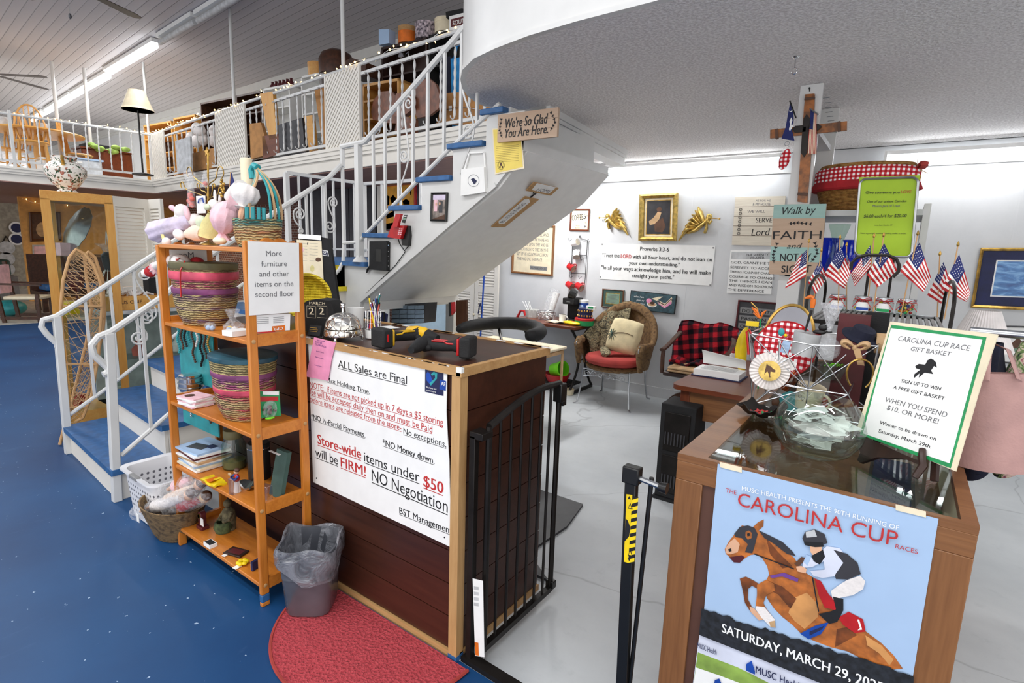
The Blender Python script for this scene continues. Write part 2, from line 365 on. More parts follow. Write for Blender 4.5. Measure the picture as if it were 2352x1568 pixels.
weave_('wicker_brown','#7c5a36','#a98554','#5c4026',40,70);weave_('wicker_honey','#9a6628','#c99a54','#7a4c1c',30,45);weave_('wicker_yellow','#b89a00','#ffe63c',None,60,22);weave_('seagrass','#6e5536','#a88a5c','#4c3a26',50,60)
weave_('wicker_tan','#8f6838','#b98e54','#6c4a26',60,60)
# ---------------- structure ----------------
t=NT('blue_floor');t.bsdf(.45,0,.3);v=t.coord(kind='Object')
c=t.ramp(t.noise(v,1.3,5),[(.3,'#123c69'),(.7,'#1a4d7e')])
sp_=t.ramp(t.noise(v,38,2),[(.735,'#000000'),(.75,'#ffffff')]);c=t.mix(sp_,c,'#9fb6cf')
sc_=t.ramp(t.noise(t.coord((1,.25,1),(0,0,.5)),9,6,.7),[(.62,'#000000'),(.78,'#707070')]);c=t.mix(sc_,c,'#6f90ba');t.color(c);t.bump(t.noise(v,25,4),.05,.004)
t=NT('grey_floor');t.bsdf(.45);v=t.coord()
c=t.ramp(t.noise(v,1.6,6,.6),[(.3,'#bcc1c4'),(.7,'#d2d6d8')]);g=t.ramp(t.noise(v,14,6,.7),[(.58,'#000000'),(.8,'#8a8a8a')]);c=t.mix(g,c,'#8f979a')
vo=t.new('TexVoronoi',feature='DISTANCE_TO_EDGE');vo.inputs['Scale'].default_value=.55;d_=t.new('VectorMath',operation='ADD');nz=t.new('TexNoise');nz.inputs['Scale'].default_value=3
t.link(v,nz.inputs['Vector']);sc2=t.new('VectorMath',operation='SCALE');sc2.inputs['Scale'].default_value=.25;t.link(nz.outputs['Color'],sc2.inputs[0]);t.link(v,d_.inputs[0]);t.link(sc2.outputs[0],d_.inputs[1]);t.link(d_.outputs[0],vo.inputs['Vector'])
c=t.mix(t.ramp(vo.outputs['Distance'],[(0,'#9a9a9a'),(.004,'#000000')]),c,'#5c6062');t.color(c);t.bump(t.noise(v,60,4),.08,.004)
t=NT('wall_paint');t.bsdf(.5);v=t.coord();t.color(t.ramp(t.noise(v,3,5,.7),[(.3,'#cbcdcf'),(.7,'#d5d6d8')]));t.bump(t.noise(t.coord((1,1,.3)),40,5,.7),.16,.004)
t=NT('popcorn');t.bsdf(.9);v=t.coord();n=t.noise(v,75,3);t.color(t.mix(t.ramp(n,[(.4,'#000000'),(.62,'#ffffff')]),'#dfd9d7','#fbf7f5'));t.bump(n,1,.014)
t=NT('board_ceiling');t.bsdf(.55);v=t.coord(rot=(0,0,radians(4.7)))
w=t.wave(v,2.4,'Y',0,0,'SAW');c=t.ramp(w,[(0,'#7d797c'),(.06,'#c4c0c3'),(.95,'#cac6c9'),(1,'#837f86')]);t.color(c)
t.bump(t.ramp(w,[(0,'#000000'),(.08,'#ffffff'),(.94,'#ffffff'),(1,'#000000')]),.6,.012)
M_('soffit_brown','#a07a70',.6,var=.05);M_('cream_paint','#e9e4da',.5,var=.02,scale=4);M_('stair_blue','#2f6299',.45,var=.12,scale=20);M_('stair_yellow','#f0da1c',.45)
M_('orange_wall','#e0a75e',.6,var=.06);M_('beige_wall','#a9a393',.7);M_('charcoal_panel','#35343a',.6,var=.08);M_('light_tile','#c9c5bc',.5);M_('blue_wall','#c3dcea',.6,var=.03)
t=NT('brick');t.bsdf(.8);b=t.new('TexBrick');b.inputs['Scale'].default_value=4.5;b.inputs['Color1'].default_value=lin('#7a4a3c');b.inputs['Color2'].default_value=lin('#5c3a34');b.inputs['Mortar'].default_value=lin('#b9b4ae')
t.link(t.coord(rot=(radians(90),0,0)),b.inputs['Vector']);t.color(b.outputs['Color'])
# ================= floors, walls, ceilings, gallery =================
WY=5.654;ZG=2.62;ZS=2.5;ZC=4.75
struct(MB('blue_floor').prism([(-30,-7,-.1),(4.5,-7,-.1),(4.5,1.30,-.1),(-1.2,1.39,-.1),(-3.45,1.39,-.1),(-3.45,9,-.1),(-30,9,-.1)],(0,0,.1)),'floor')
struct(MB('grey_floor').prism([(4.5,1.30,-.1),(4.5,9,-.1),(-3.45,9,-.1),(-3.45,1.39,-.1),(-1.2,1.39,-.1)],(0,0,.1)),'floor_2')
struct(MB('wall_paint').box(-4.9,4.5,WY,WY+.12,0,2.75),'wall_back')
b=MB('wall_paint')
for x in(-4.3,-3.07,-1.85,-.63,.62,1.84):b.box(x-.006,x+.006,WY-.0015,WY,.12,2.33)
struct(b,'trim_1')
b=MB('white_rail').box(-4.5,4.5,WY-.02,WY,2.325,2.345);b.box(-4.5,4.5,WY-.03,WY,2.50,2.53)
struct(b,'trim_2')
struct(MB('wall_paint').box(-3.9,4.5,WY-.022,WY,0,.11),'baseboard_back')
struct(MB('wall_paint').box(4.5,4.62,1.3,9,0,2.75),'wall_right')
# main ceiling
struct(MB('board_ceiling').box(-34,4.6,-7,9,ZC,ZC+.1),'ceiling')
# gallery (upper floor) edge line and its left wing
GC=PZ(354,416,ZG);GU=(PZ(784,343,ZG)-GC).normalized();GN=Vector((GU.y,-GU.x,0))
GW=(PZ(0,382,ZG)-GC).normalized()
def GP(t,z,o=0):p=GC+GU*t+GN*o;return Vector((p.x,p.y,z))
gl=9.35
WB=Vector((-30,6.75,0));gx=GC+GW*8
b=MB('cream_paint')
pl=[GP(0,0),GP(gl,0),(-3.66,7,0),(-30,7,0),(-30,gx.y,0),(gx.x,gx.y,0)]
b.prism([(p[0],p[1],2.40)for p in pl],(0,0,ZG-2.40))
struct(b,'floor_3')
b=MB('soffit_brown');b.prism([(p[0],p[1],2.386)for p in[GP(.02,0,-.03),GP(gl,0,-.03),(-3.66,6.98,0),(-29,6.98,0),(-29,gx.y,0),(gx.x-.03,gx.y,0)]],(0,0,.013));struct(b,'ceiling_2')
b=MB('cream_paint')
for z0,z1,o in((2.555,2.60,.045),(2.52,2.555,.03),(2.60,2.635,.06)):
 b.par(GP(0,z0),GU*gl,GN*o,(0,0,z1-z0))
 q=Vector((-GW.y,GW.x,0));q=q if q.x>0 else-q
 b.par(Vector((GC.x,GC.y,z0)),GW*8,q*o,(0,0,z1-z0))
struct(b,'trim_3')
# upper back wall with crown
struct(MB('wall_paint').prism([(-30,6.95,ZG),(-2,6.2,ZG),(-2,6.3,ZG),(-30,7.05,ZG)],(0,0,ZC-ZG)),'wall_upper')
b=MB('white_rail')
for z0,z1,o in((4.6,4.75,.06),(4.54,4.6,.03)):
 b.prism([(-30,6.95-o,z0),(-2,6.2-o,z0),(-2,6.2,z0),(-30,6.95,z0)],(0,0,z1-z0))
struct(b,'trim_4')
# the round gallery over the counter: grey sprayed underside, white fascia
SE=[(4.5,2.13),(.5,2.14),(-.84,2.15),(-1.25,2.158),(-1.5,2.18),(-1.72,2.225),(-1.9,2.28),(-2.06,2.38),(-2.18,2.50),(-2.28,2.63),(-2.36,2.77),(-2.41,2.91),(-2.42,3.0),(-2.39,3.10),(-2.30,3.18),(-2.15,3.24),(-2.08,3.34),(-2.26,4.89),(-2.26,5.0)]
SE2=SE+[(-2.9,5.02),(-2.9,WY),(4.5,WY)]
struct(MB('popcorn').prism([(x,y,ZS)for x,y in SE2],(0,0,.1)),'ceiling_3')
def sweep(mb,pts,z0,z1,o0,o1):
 P=[Vector((x,y,0))for x,y in pts];out=[]
 for i,p in enumerate(P):
  d=(P[min(i+1,len(P)-1)]-P[max(i-1,0)]).normalized();n=Vector((-d.y,d.x,0));n=-n if n.dot(Vector((-1,2.9,0))-p)>0 and i<14 else n
  out.append(n)
 k=len(P)
 A=[P[i]+out[i]*o0+Vector((0,0,z0))for i in range(k)];B=[P[i]+out[i]*o1+Vector((0,0,z0))for i in range(k)]
 C_=[P[i]+out[i]*o1+Vector((0,0,z1))for i in range(k)];D_=[P[i]+out[i]*o0+Vector((0,0,z1))for i in range(k)]
 mb.add(A+B+C_+D_,[q for i in range(k-1)for q in((i,i+1,k+i+1,k+i),(k+i,k+i+1,2*k+i+1,2*k+i),(2*k+i,2*k+i+1,3*k+i+1,3*k+i),(3*k+i,3*k+i+1,i+1,i))])
b=MB('white_rail');sweep(b,SE[:15],2.505,3.02,0,.02);sweep(b,SE[:15],2.50,2.522,0,.032);struct(b,'trim_5')
# beam at the stair opening
b=MB('white_rail');d=Vector((-2.26+2.08,4.89-3.34,0));n=Vector((d.y,-d.x,0)).normalized()
for z0,z1,o in((2.36,2.5,0),(2.455,2.5,.03),(2.43,2.455,.015)):b.par(Vector((-2.08,3.2,z0))-n*.12,d*1.09,n*(.12+o),(0,0,z1-z0))
struct(b,'trim_6')
# pipes from the gallery railing to the ceiling
def pole(px,py,name='trim_7'):
 p=PP(px,py,GP(0,3.45),GN);struct(MB('white_rail').cyl((p.x,p.y,ZG),(p.x,p.y,ZC),.022,n=10),name)
pole(539,250);pole(789,166,'trim_8');pole(341,301,'trim_9')
for px,py,nm in((204,281,'trim_10'),(133,290,'trim_11')):
 p=PP(px,py,GC,Vector((-GW.y,GW.x,0)));p=p+Vector((-1.5,-.1,0));p=PP(px,py,p,Vector((-GW.y,GW.x,0)))
 struct(MB('white_rail').cyl((p.x,p.y,ZG),(p.x,p.y,ZC),.03,n=10),nm)
# under the gallery
struct(MB('brick').box(-16.5,-3.66,6.9,7.0,0,2.39),'wall_brick')
p=PY(690,405,5.3);q=PY(862,425,5.3)
b=MB('charcoal_panel')
for i in range(3):
 x0=p.x+(q.x-p.x)*i/3;b.box(x0+.008,x0+(q.x-p.x)/3-.008,5.3,5.34,.02,2.375)
struct(b,'wall_panels')
struct(MB('cream_paint').box(q.x+.03,q.x+.17,5.3,5.4,0,2.39),'trim_12')
struct(MB('blue_wall').box(q.x+.17,-4.78,5.62,5.7,0,2.39),'wall_hall')
# ================= staircase =================
SX0,SX1,SY1,SY2=-4.735,-3.64,2.74,3.83
sk=lambda x:(x-SX1)*-.068
st=thing('staircase','white staircase with blue painted treads turning at a landing up to the gallery','staircase',(-3.9,2.4,0))
RI,GO=.203,.275
for k in range(1,7):
 y=1.09+GO*(k-1);z=RI*k;c='stair_yellow' if k==6 else 'stair_blue'
 MB(c).prism([(SX0-.03,y+sk(SX0)-.03,z-.035),(SX1+.03,y-.03,z-.035),(SX1+.03,y+GO,z-.035),(SX0-.03,y+GO+sk(SX0),z-.035)],(0,0,.035)).build('tread',st,bevel=.008,label='yellow painted tread' if k==6 else None)
 rc='stair_yellow' if k>=6 else 'cream_paint'
 MB(rc).prism([(SX0,y+sk(SX0),z-RI),(SX1,y,z-RI),(SX1,y+.02,z-RI),(SX0,y+.02+sk(SX0),z-RI)],(0,0,RI-.035)).build('riser',st)
y=1.09+GO*6;z=RI*7
MB('stair_blue').prism([(SX0-.03,y-.03,z-.035),(-3.36,y-.03,z-.035),(-3.36,SY2,z-.035),(SX0-.03,SY2,z-.035)],(0,0,.035)).build('landing',st,bevel=.006)
MB('stair_yellow').box(SX0,SX1,y,y+.02,z-RI,z-.035).build('riser',st)
for x in(SX1-.03,SX0):
 b=MB('cream_paint')
 pts=[(x,1.10+(sk(x)),0)]
 for k in range(1,8):yy=1.11+GO*(k-1)+sk(x)*(k<4);pts+=[(x,yy,RI*k-.036),(x,yy+GO,RI*k-.036)]
 pts=pts[:-1]+[(x,SY1,RI*7-.036),(x,SY1,0)]
 b.prism(pts,(.03,0,0));b.build('stringer',st)
# upper flight: noses measured along its near face
NX=[-3.348,-3.056,-2.775,-2.49,-2.216];NZ=[1.64,1.835,2.02,2.215,2.394]
for i,(x,z)in enumerate(zip(NX,NZ)):
 x2=NX[i+1]if i<4 else-2.06
 MB('stair_blue').box(x-.035,x2-.01,SY1-.03,SY2-.01,z-.035,z).build('tread',st,bevel=.006)
 MB('cream_paint').box(x-.005,x+.015,SY1+.02,SY2-.02,(NZ[i-1]if i else 1.42),z-.035).build('riser',st)
low=[(-1.93,2.134),(-2.126,1.942),(-3.437,1.12)]
b=MB('white_rail')
pts=[(-3.638,1.385)]
zz=[1.42]+NZ
xs=[-3.64]+NX
for i in range(1,6):pts+=[(xs[i],zz[i-1]-.036 if i>1 else 1.385),(xs[i],zz[i]-.036)]
pts+=[(-1.93,NZ[4]-.036)]+low+[(-3.46,1.05),(-3.46,0),(-3.638,0)]
b.prism([(x,SY1,z)for x,z in pts],(0,.03,0));b.build('side_panel',st)
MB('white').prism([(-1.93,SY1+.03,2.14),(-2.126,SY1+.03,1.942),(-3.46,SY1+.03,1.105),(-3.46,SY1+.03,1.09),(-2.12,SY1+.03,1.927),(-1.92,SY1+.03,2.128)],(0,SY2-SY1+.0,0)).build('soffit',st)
b=MB('white_rail');b.box(-2.07,-2.055,SY1+.03,SY2+.03,2.1,2.398);b.box(-1.955,-1.925,SY1,SY2+.03,2.13,2.19);b.box(-2.06,-1.93,SY1+.03,SY2+.03,2.175,2.188)
b.box(-3.50,-3.44,SY1+.03,SY2+.06,1.03,1.10);b.box(-3.53,-3.43,SY2-.02,SY2+.09,0,1.05)
b.bar((-3.45,SY1-.004,1.115),(-2.13,SY1-.004,1.945),.012,.03);b.build('beam',st)
# ---------------- railings of the stair ----------------
def rail_tube(pts,r=.016):return MB('white_rail').tube(pts,r,8,flat=1)
def rail_plane(pts,f):return[f(*p)for p in pts]
def scroll(mb,c,R,u,w,sgn=1,turns=1.6,r=.006,a0=0):mb.tube(spiral(c,R,R*.22,a0,a0+sgn*turns*2*pi,26,u,w),r,6)
def lerp_at(P,u,key):
 for a,b in zip(P,P[1:]):
  if(a[key]-u)*(b[key]-u)<=0 and a[key]!=b[key]:t=(u-a[key])/(b[key]-a[key]);return a.z+(b.z-a.z)*t
 return P[-1].z
def flight_rail(name,label,fx,curl,top,bot,newel,bals,scr,base_z,upright=None):
 R=thing(name,label,'railing',(fx,1.2,0))
 T=rail_plane(curl+top,lambda x,y:PX(x,y,fx));Bm=rail_plane(bot,lambda x,y:PX(x,y,fx))
 if upright:T=T+upright[0];Bm=Bm+upright[1]
 rail_tube(T,.019).build('handrail',R);rail_tube(Bm,.014).build('bottom_rail',R)
 a,q=PX(*newel[1],fx),PX(*newel[0],fx)
 MB('white_rail').bar((fx,a.y,0),(fx,q.y,q.z),.045,.045,(1,0,0)).build('newel_post',R,bevel=.004)
 t0=rail_plane(top,lambda x,y:PX(x,y,fx))
 for px,py in bals:
  p=PX(px,py,fx);MB('white_rail').box(fx-.008,fx+.008,p.y-.008,p.y+.008,lerp_at(Bm,p.y,1),lerp_at(t0,p.y,1)).build('baluster',R)
 for(p1,r1,p2,r2)in scr:
  m=MB('white_rail');U,Wv=(0,1,0),(0,0,1);c1,c2=PX(*p1,fx),PX(*p2,fx)
  scroll(m,c1,r1,U,Wv,-1,a0=pi);scroll(m,c2,r2,U,Wv,-1,a0=0)
  m.tube(bez(c1+Vector((0,-r1,0)),c1+Vector((0,-r1,-r1*1.6)),c2+Vector((0,r2,r2*1.6)),c2+Vector((0,r2,0))),.006,6);m.build('scroll',R)
 return R
up=[Vector((SX1,SY1-.005,z))for z in(2.22,2.29)]
flight_rail('stair_railing','white metal stair railing, nearer one of the two beside the lowest blue steps',SX1,[(236,860),(244,857),(249,846),(232,830),(216,815),(210,793),(226,773)],[(256,761),(380,677),(470,594),(640,482),(755,408)],[(278,1046),(396,943),(560,800),(760,640)],((250,765),(269,1150)),[(325,722),(420,660),(500,600),(560,560),(620,520),(662,500),(703,453),(746,425)],[((334,730),.05,(318,775),.045),((765,465),.045,(757,520),.05),((688,492),.05,(690,530),.02)],0,([PX(782,380,SX1),Vector((SX1,SY1,2.14)),Vector((SX1,SY1,2.29))],[PX(780,618,SX1),Vector((SX1,SY1-.01,1.42)),Vector((SX1,SY1,1.56)),Vector((SX1,SY1,2.28))]))
flight_rail('stair_railing','white metal stair railing farther left, beside the snowshoes',SX0,[(128,800),(132,798),(130,788),(108,768),(95,750),(98,735)],[(130,726),(250,652),(370,574),(520,470)],[(159,953),(250,888),(384,783),(560,650)],((130,726),(158,1037)),[(195,688),(252,650),(305,615),(357,585),(420,545)],[((330,630),.06,(340,720),.06)],0)
# landing rail (left and rear)
R=thing('landing_railing','white level railing round the back of the stair landing','railing',(SX0,3.2,1.42))
zt=PX(760,411,SX0).z;zb=1.50
ys_=PX(657,395,SX0).y
A,Bc,Cc=Vector((SX0,ys_,zt)),Vector((SX0,SY2,zt)),Vector((-3.0,SY2,zt))
MB('white_rail').bar(A,Bc,.03,.03).bar(Bc,Cc,.03,.03).build('handrail',R)
MB('white_rail').bar((SX0,2.74,zb),(SX0,SY2,zb),.02,.02).bar((SX0,SY2,zb),(-3.35,SY2,zb),.02,.02).build('bottom_rail',R)
for i in range(8):
 y=ys_+(SY2-ys_)*i/7;w=.02 if i in(0,7)else .009
 MB('white_rail').box(SX0-w,SX0+w,y-w,y+w,1.425 if y>2.75 else RI*(1+int((y-1.09)/GO))+.005,zt).build('baluster',R)
for i in range(1,5):x=SX0+i*.28;MB('white_rail').box(x-.009,x+.009,SY2-.009,SY2+.009,1.42,zt).build('baluster',R)
# upper flight railing
R=thing('stair_railing','white iron railing with scrolls climbing beside the upper flight','railing',(-3.4,SY1,1.42))
f=lambda x,y:PY(x,y,SY1-.005)
T=[Vector((SX1,SY1-.005,2.29)),f(831,327),f(838,326)]+[f(975,170),f(1118,2)]
Bm=[Vector((SX1,SY1-.005,1.56)),f(824,555),f(903,472),f(960,414),f(1040,335),f(1148,238)]
MB('white_rail').tube(T,.02,8).build('handrail',R);MB('white_rail').tube(Bm,.014,8).build('bottom_rail',R)
p=f(826,590);MB('white_rail').box(p.x-.022,p.x+.022,SY1-.025,SY1+.02,1.42,f(831,330).z).lathe([(.06,1.42),(.055,1.43),(.03,1.46),(.025,1.47)],(p.x,SY1,0),14).build('newel_post',R)
for px in(857,884,916,949,982,1020,1058,1095):
 p=f(px,300);MB('white_rail').box(p.x-.009,p.x+.009,SY1-.014,SY1+.004,lerp_at(Bm,p.x,0),lerp_at(T,p.x,0)).build('baluster',R)
for(p1,r1,p2,r2)in(((938,237),.05,(928,358),.048),((1075,190),.05,(1075,300),.05)):
 m=MB('white_rail');U,Wv=(1,0,0),(0,0,1);c1,c2=f(*p1),f(*p2)
 scroll(m,c1,r1,U,Wv,-1,a0=pi);scroll(m,c2,r2,U,Wv,-1,a0=0)
 m.tube(bez(c1+Vector((-r1,0,0)),c1+Vector((-r1,0,-r1*1.6)),c2+Vector((r2,0,r2*1.6)),c2+Vector((r2,0,0))),.007,6)
 m.tube(bez(c2+Vector((r2,0,0)),c2+Vector((r2,0,-.06)),c2+Vector((-.03,0,-.18)),c2+Vector((-.06,0,-.26))),.006,6);m.build('scroll',R)
# ================= gallery railing =================
BR=MB('white_rail');nb=16
BR.tube([(0,0,.04+.6*i/48)for i in range(49)],[.0075+.0065*abs(sin(i/48*pi*7))for i in range(49)],6)
BR.tube([(0,0,.64),(0,-.02,.655),(0,-.045,.65),(0,-.05,.63)],.006,5);BR.tube([(0,0,.04),(0,-.02,.02),(0,-.045,.03),(0,-.05,.05)],.006,5)
def baluster(p,rz,R,s=1.0):
 if not hasattr(baluster,'m'):o=BR.build('baluster',None,local=True);baluster.m=o.data;bpy.data.objects.remove(o)
 o=bpy.data.objects.new('baluster',baluster.m);COL.objects.link(o);o.parent=R;o.location=Vector(p)-R.location;o.rotation_euler=(0,0,rz);o.scale=(1,1,s)
gd=lambda px,py:(PP(px,py,GP(0,3),GN)-GC).dot(GU)
rz_=math.atan2(GU.y,GU.x)
R=thing('gallery_railing','long white gallery railing with lattice panels and twisted balusters above the brick and dark panels','railing',GP(4,ZG+.02))
zt,zt2,zb=3.46,3.36,2.69
t_end=gd(1083,95)+.5
MB('white_rail').tube([GP(0,zt),GP(t_end,zt)],.019,8).build('handrail',R);MB('white_rail').bar(GP(0,zt2),GP(t_end,zt2),.025,.03).build('middle_rail',R);MB('white_rail').bar(GP(0,zb),GP(t_end,zb),.025,.03).build('bottom_rail',R)
def lattice(t0,t1):
 m=MB('cream_paint');w,z0,z1=t1-t0,ZG+.0,zt-.02;st=.062
 for s,o in((1,.004),(-1,-.004)):
  k=int((w+(z1-z0))/st)+1
  for i in range(k):
   c=i*st;a0=c-(z1-z0)
   ta,tb=max(0,a0),min(w,c)
   if tb-ta<.01:continue
   za,zb_=z1-(c-ta)if s>0 else z0+(c-ta),z1-(c-tb)if s>0 else z0+(c-tb)
   m.bar(GP(t0+ta,za,o+.02),GP(t0+tb,zb_,o+.02),.03,.006,GN)
 for t in(t0,t1):m.bar(GP(t,z0,.02),GP(t,z1,.02),.02,.03,GN)
 m.build('lattice_panel',R)
ls=[(gd(355,360),gd(381,350)),(gd(502,320),gd(567,300)),(gd(753,260),gd(830,240))]
for a,c in ls:lattice(a,c)
for a,c,n in((ls[0][1],ls[1][0],10),(ls[1][1],ls[2][0],11),(ls[2][1],t_end,11)):
 for i in range(n):baluster(GP(a+(c-a)*(i+.7)/(n+.4),zb,.0),rz_,R)
for t in(0,gd(540,280),gd(790,200)):MB('white_rail').bar(GP(t,ZG),GP(t,zt),.03,.03).build('post',R)
# left wing railing
wd_=lambda px,py:(PP(px,py,GC,Vector((-GW.y,GW.x,0)))-GC).dot(GW)
WP=lambda t,z:Vector((GC.x+GW.x*t,GC.y+GW.y*t,z))
R2=thing('gallery_railing','white gallery railing of the left wing, in front of the oak table and chairs','railing',WP(2,ZG+.02))
MB('white_rail').tube([WP(0,zt),WP(5,zt)],.019,8).build('handrail',R2);MB('white_rail').bar(WP(0,2.73),WP(5,2.73),.025,.035).build('bottom_rail',R2)
rzw=math.atan2(GW.y,GW.x)
for px in(326,304,278,254,228,201,174,148,119,92,60,2):baluster(WP(wd_(px,350),2.71),rzw+pi,R2,1.12)
for px in(25,):
 t=wd_(px,300);MB('white_rail').bar(WP(t,ZG),WP(t,zt+.06),.04,.04).bar(WP(t-.1,ZG+.01),WP(t,2.75),.03,.03).bar(WP(t+.1,ZG+.01),WP(t,2.75),.03,.03).build('post',R2)
# star string lights wound along both handrails
def string_lights(name,label,pts,n):
 S=thing(name,label,'string lights',pts[0]);m=MB('white');m.tube(pts,.003,4);m.build('cord',S)
 q=MB('bulb')
 for i in range(n):
  t=(i+.5)/n*(len(pts)-1);k=int(t);p=pts[k].lerp(pts[k+1],t-k)+Vector((random.uniform(-.01,.01),random.uniform(-.02,.02),random.uniform(-.03,.03)))
  q.sph(p,.011,n=5,m=3)if i%2 else q.cyl(p,p+Vector((random.uniform(-.02,.02),random.uniform(-.02,.02),random.uniform(-.04,.04))),.009,.001,5)
 q.build('bulb',S)['kind']='stuff'
string_lights('string_lights','warm little string lights along the long gallery handrail',[GP(t_end*i/60,zt+.025+.012*sin(i*2.1),.025*sin(i*1.3))for i in range(61)],95)
string_lights('string_lights','warm little string lights along the left wing handrail',[WP(4.6*i/40,zt+.03+.012*sin(i*2.3))for i in range(41)],45)
# ================= sales counter =================
CX0,CX1,CY0,CY1,CZ=-2.95,-1.2,1.383,1.945,1.143
ct=thing('sales_counter','dark plank sales counter with pale wood trim standing behind the orange rack','counter',(-2.0,1.66,0))
b=MB('walnut')
nz_=8;hz=(CZ-.06)/nz_
for i in range(nz_):
 z0=.03+i*hz
 b.box(CX0+.02,CX1-.03,CY0+.004,CY0+.02,z0+.002,z0+hz-.002);b.box(CX1-.022,CX1-.006,CY0+.02,CY1-.01,z0+.002,z0+hz-.002);b.box(CX0+.004,CX0+.02,CY0+.02,CY1-.01,z0+.002,z0+hz-.002)
b.build('plank_panel',ct)
MB('dark_wood').box(CX0+.02,CX1-.022,CY0+.02,CY0+.034,.02,CZ-.03).box(CX1-.036,CX1-.022,CY0+.03,CY1-.01,.02,CZ-.03).build('carcass',ct)
MB('walnut').box(CX0,CX1-.01,CY0+.005,CY1-.01,CZ-.03,CZ-.004).build('counter_top',ct)
b=MB('trim_wood');b.box(CX0,CX1,CY0-.012,CY0+.012,CZ-.03,CZ);b.box(CX0,CX1,CY1-.02,CY1,CZ-.03,CZ+.002);b.box(CX1-.018,CX1+.006,CY0-.012,CY1,CZ-.032,CZ);b.use('white')
for i in range(40):b.cbox((random.uniform(CX0+.7,CX1),CY0-.0115,CZ-.0005),random.uniform(.01,.06),.003,.002)
for i in range(20):b.cbox((random.uniform(CX0+.8,CX1-.02),CY1-.018,CZ+.0015),random.uniform(.03,.1),.014,.002)
b.cbox((CX1-.006,CY0-.006,CZ-.008),.026,.014,.018);b.build('edge_trim',ct);MB('trim_wood').box(CX0,CX1-.03,CY0-.006,CY0+.01,0,.028).box(CX1-.02,CX1,CY0+.01,CY1,0,.028).build('base_trim',ct)
b=MB('trim_wood_z');b.box(CX1-.04,CX1,CY0-.01,CY0+.03,.022,CZ-.031);b.use('stair_blue').box(CX1-.041,CX1+.001,CY0-.011,CY0+.03,0,.022);b.build('corner_post',ct)
# big rules sign on the counter front
P=Pl((0,CY0-.007,0),(0,-1,0),680,760,3.015)
m=MB('paper');q=[P(85,85),P(1045,290)]+[P(x,y)for x,y in((1043,400),(1040,560),(1048,720),(1060,900),(1064,1080),(1072,1260),(1084,1400),(1096,1508))]+[P(118,1045)]
m.prism(q,(0,.003,0))
for s_,p0,p1,h,mt,bo in(('ALL Sales are Final',(292,250),(768,368),52,'ink',.004),('Max Holding Time.',(212,348),(512,437),30,'ink',.02),('NOTE:  If items are not picked up in 7 days a $5 storing',(97,388),(1018,656),40,'red_ink',0),('fee will be accessed daily then on and must be Paid',(98,436),(944,704),40,'red_ink',0),('before items are released from the store-',(98,486),(730,690),36,'red_ink',0),('No exceptions.',(744,710),(1040,806),42,'ink',0),('*NO \u00bd-Partial Payments.',(105,606),(480,738),36,'ink',.02),('*NO Money down.',(600,788),(958,920),42,'ink',.02),('Store-wide',(150,778),(450,884),66,'red_ink',.03),('items under',(472,900),(856,1046),66,'ink',0),('$50',(882,1072),(1018,1126),78,'red_ink',.03),('will be',(135,866),(290,926),60,'ink',0),('FIRM!',(310,936),(482,1004),66,'red_ink',.03),('NO Negotiation',(525,1034),(1050,1258),80,'ink',0),('BST Management',(716,1262),(1082,1408),44,'ink',.02)):
 P.text(m,s_,p0,p1,h,mt,.0006,bo,under=.07)
for x,y in((143,1018),(1028,1428)):P.ell(m,x,y,5,6,'ink',.0006)
P.poly(m,[(895,262),(1022,290),(1022,450),(893,420)],'navy',.0008);P.poly(m,[(998,335),(1040,345),(1038,415),(995,402)],'blue',.0012)
P.poly(m,[(900,300),(915,280),(932,300),(945,340),(938,378),(905,340)],'blue',.0014);P.poly(m,[(935,378),(978,330),(980,292),(955,280),(935,300),(945,308),(962,300),(965,325),(925,362)],'teal',.0016)
P.text(m,'We love our',(900,392),(975,408),12,'paper',.0014,.02);P.text(m,'customers',(900,412),(968,427),12,'paper',.0014,.02);P.text(m,'AE',(1006,375),(1036,382),26,'paper',.0016,.02)
one(m,'rules_sign','big white sign fixed to the counter front listing sale terms in black and red','sign')
P=Pl((0,CY0-.014,0),(0,-1,0),680,760,3.015)
m=MB('pink');m.prism([P(125,42),P(275,80),P(245,200),P(222,345),P(68,315),P(95,190)],(0,.0008,0))
for s_,p0,p1,h in(('JOIN US FOR OUR',(145,66),(200,78),8),('EASTER',(134,80),(182,92),13),('CELEBRATION',(132,96),(208,118),13),('April 19, 2025',(140,142),(192,154),8),('Egg hunt, games',(135,180),(192,196),7),('and prizes',(128,236),(180,250),7)):
 P.text(m,s_,p0,p1,h,'purple',.0006,.01)
one(m,'pink_flyer','pink paper flyer taped over the upper left corner of the rules sign','flyer')
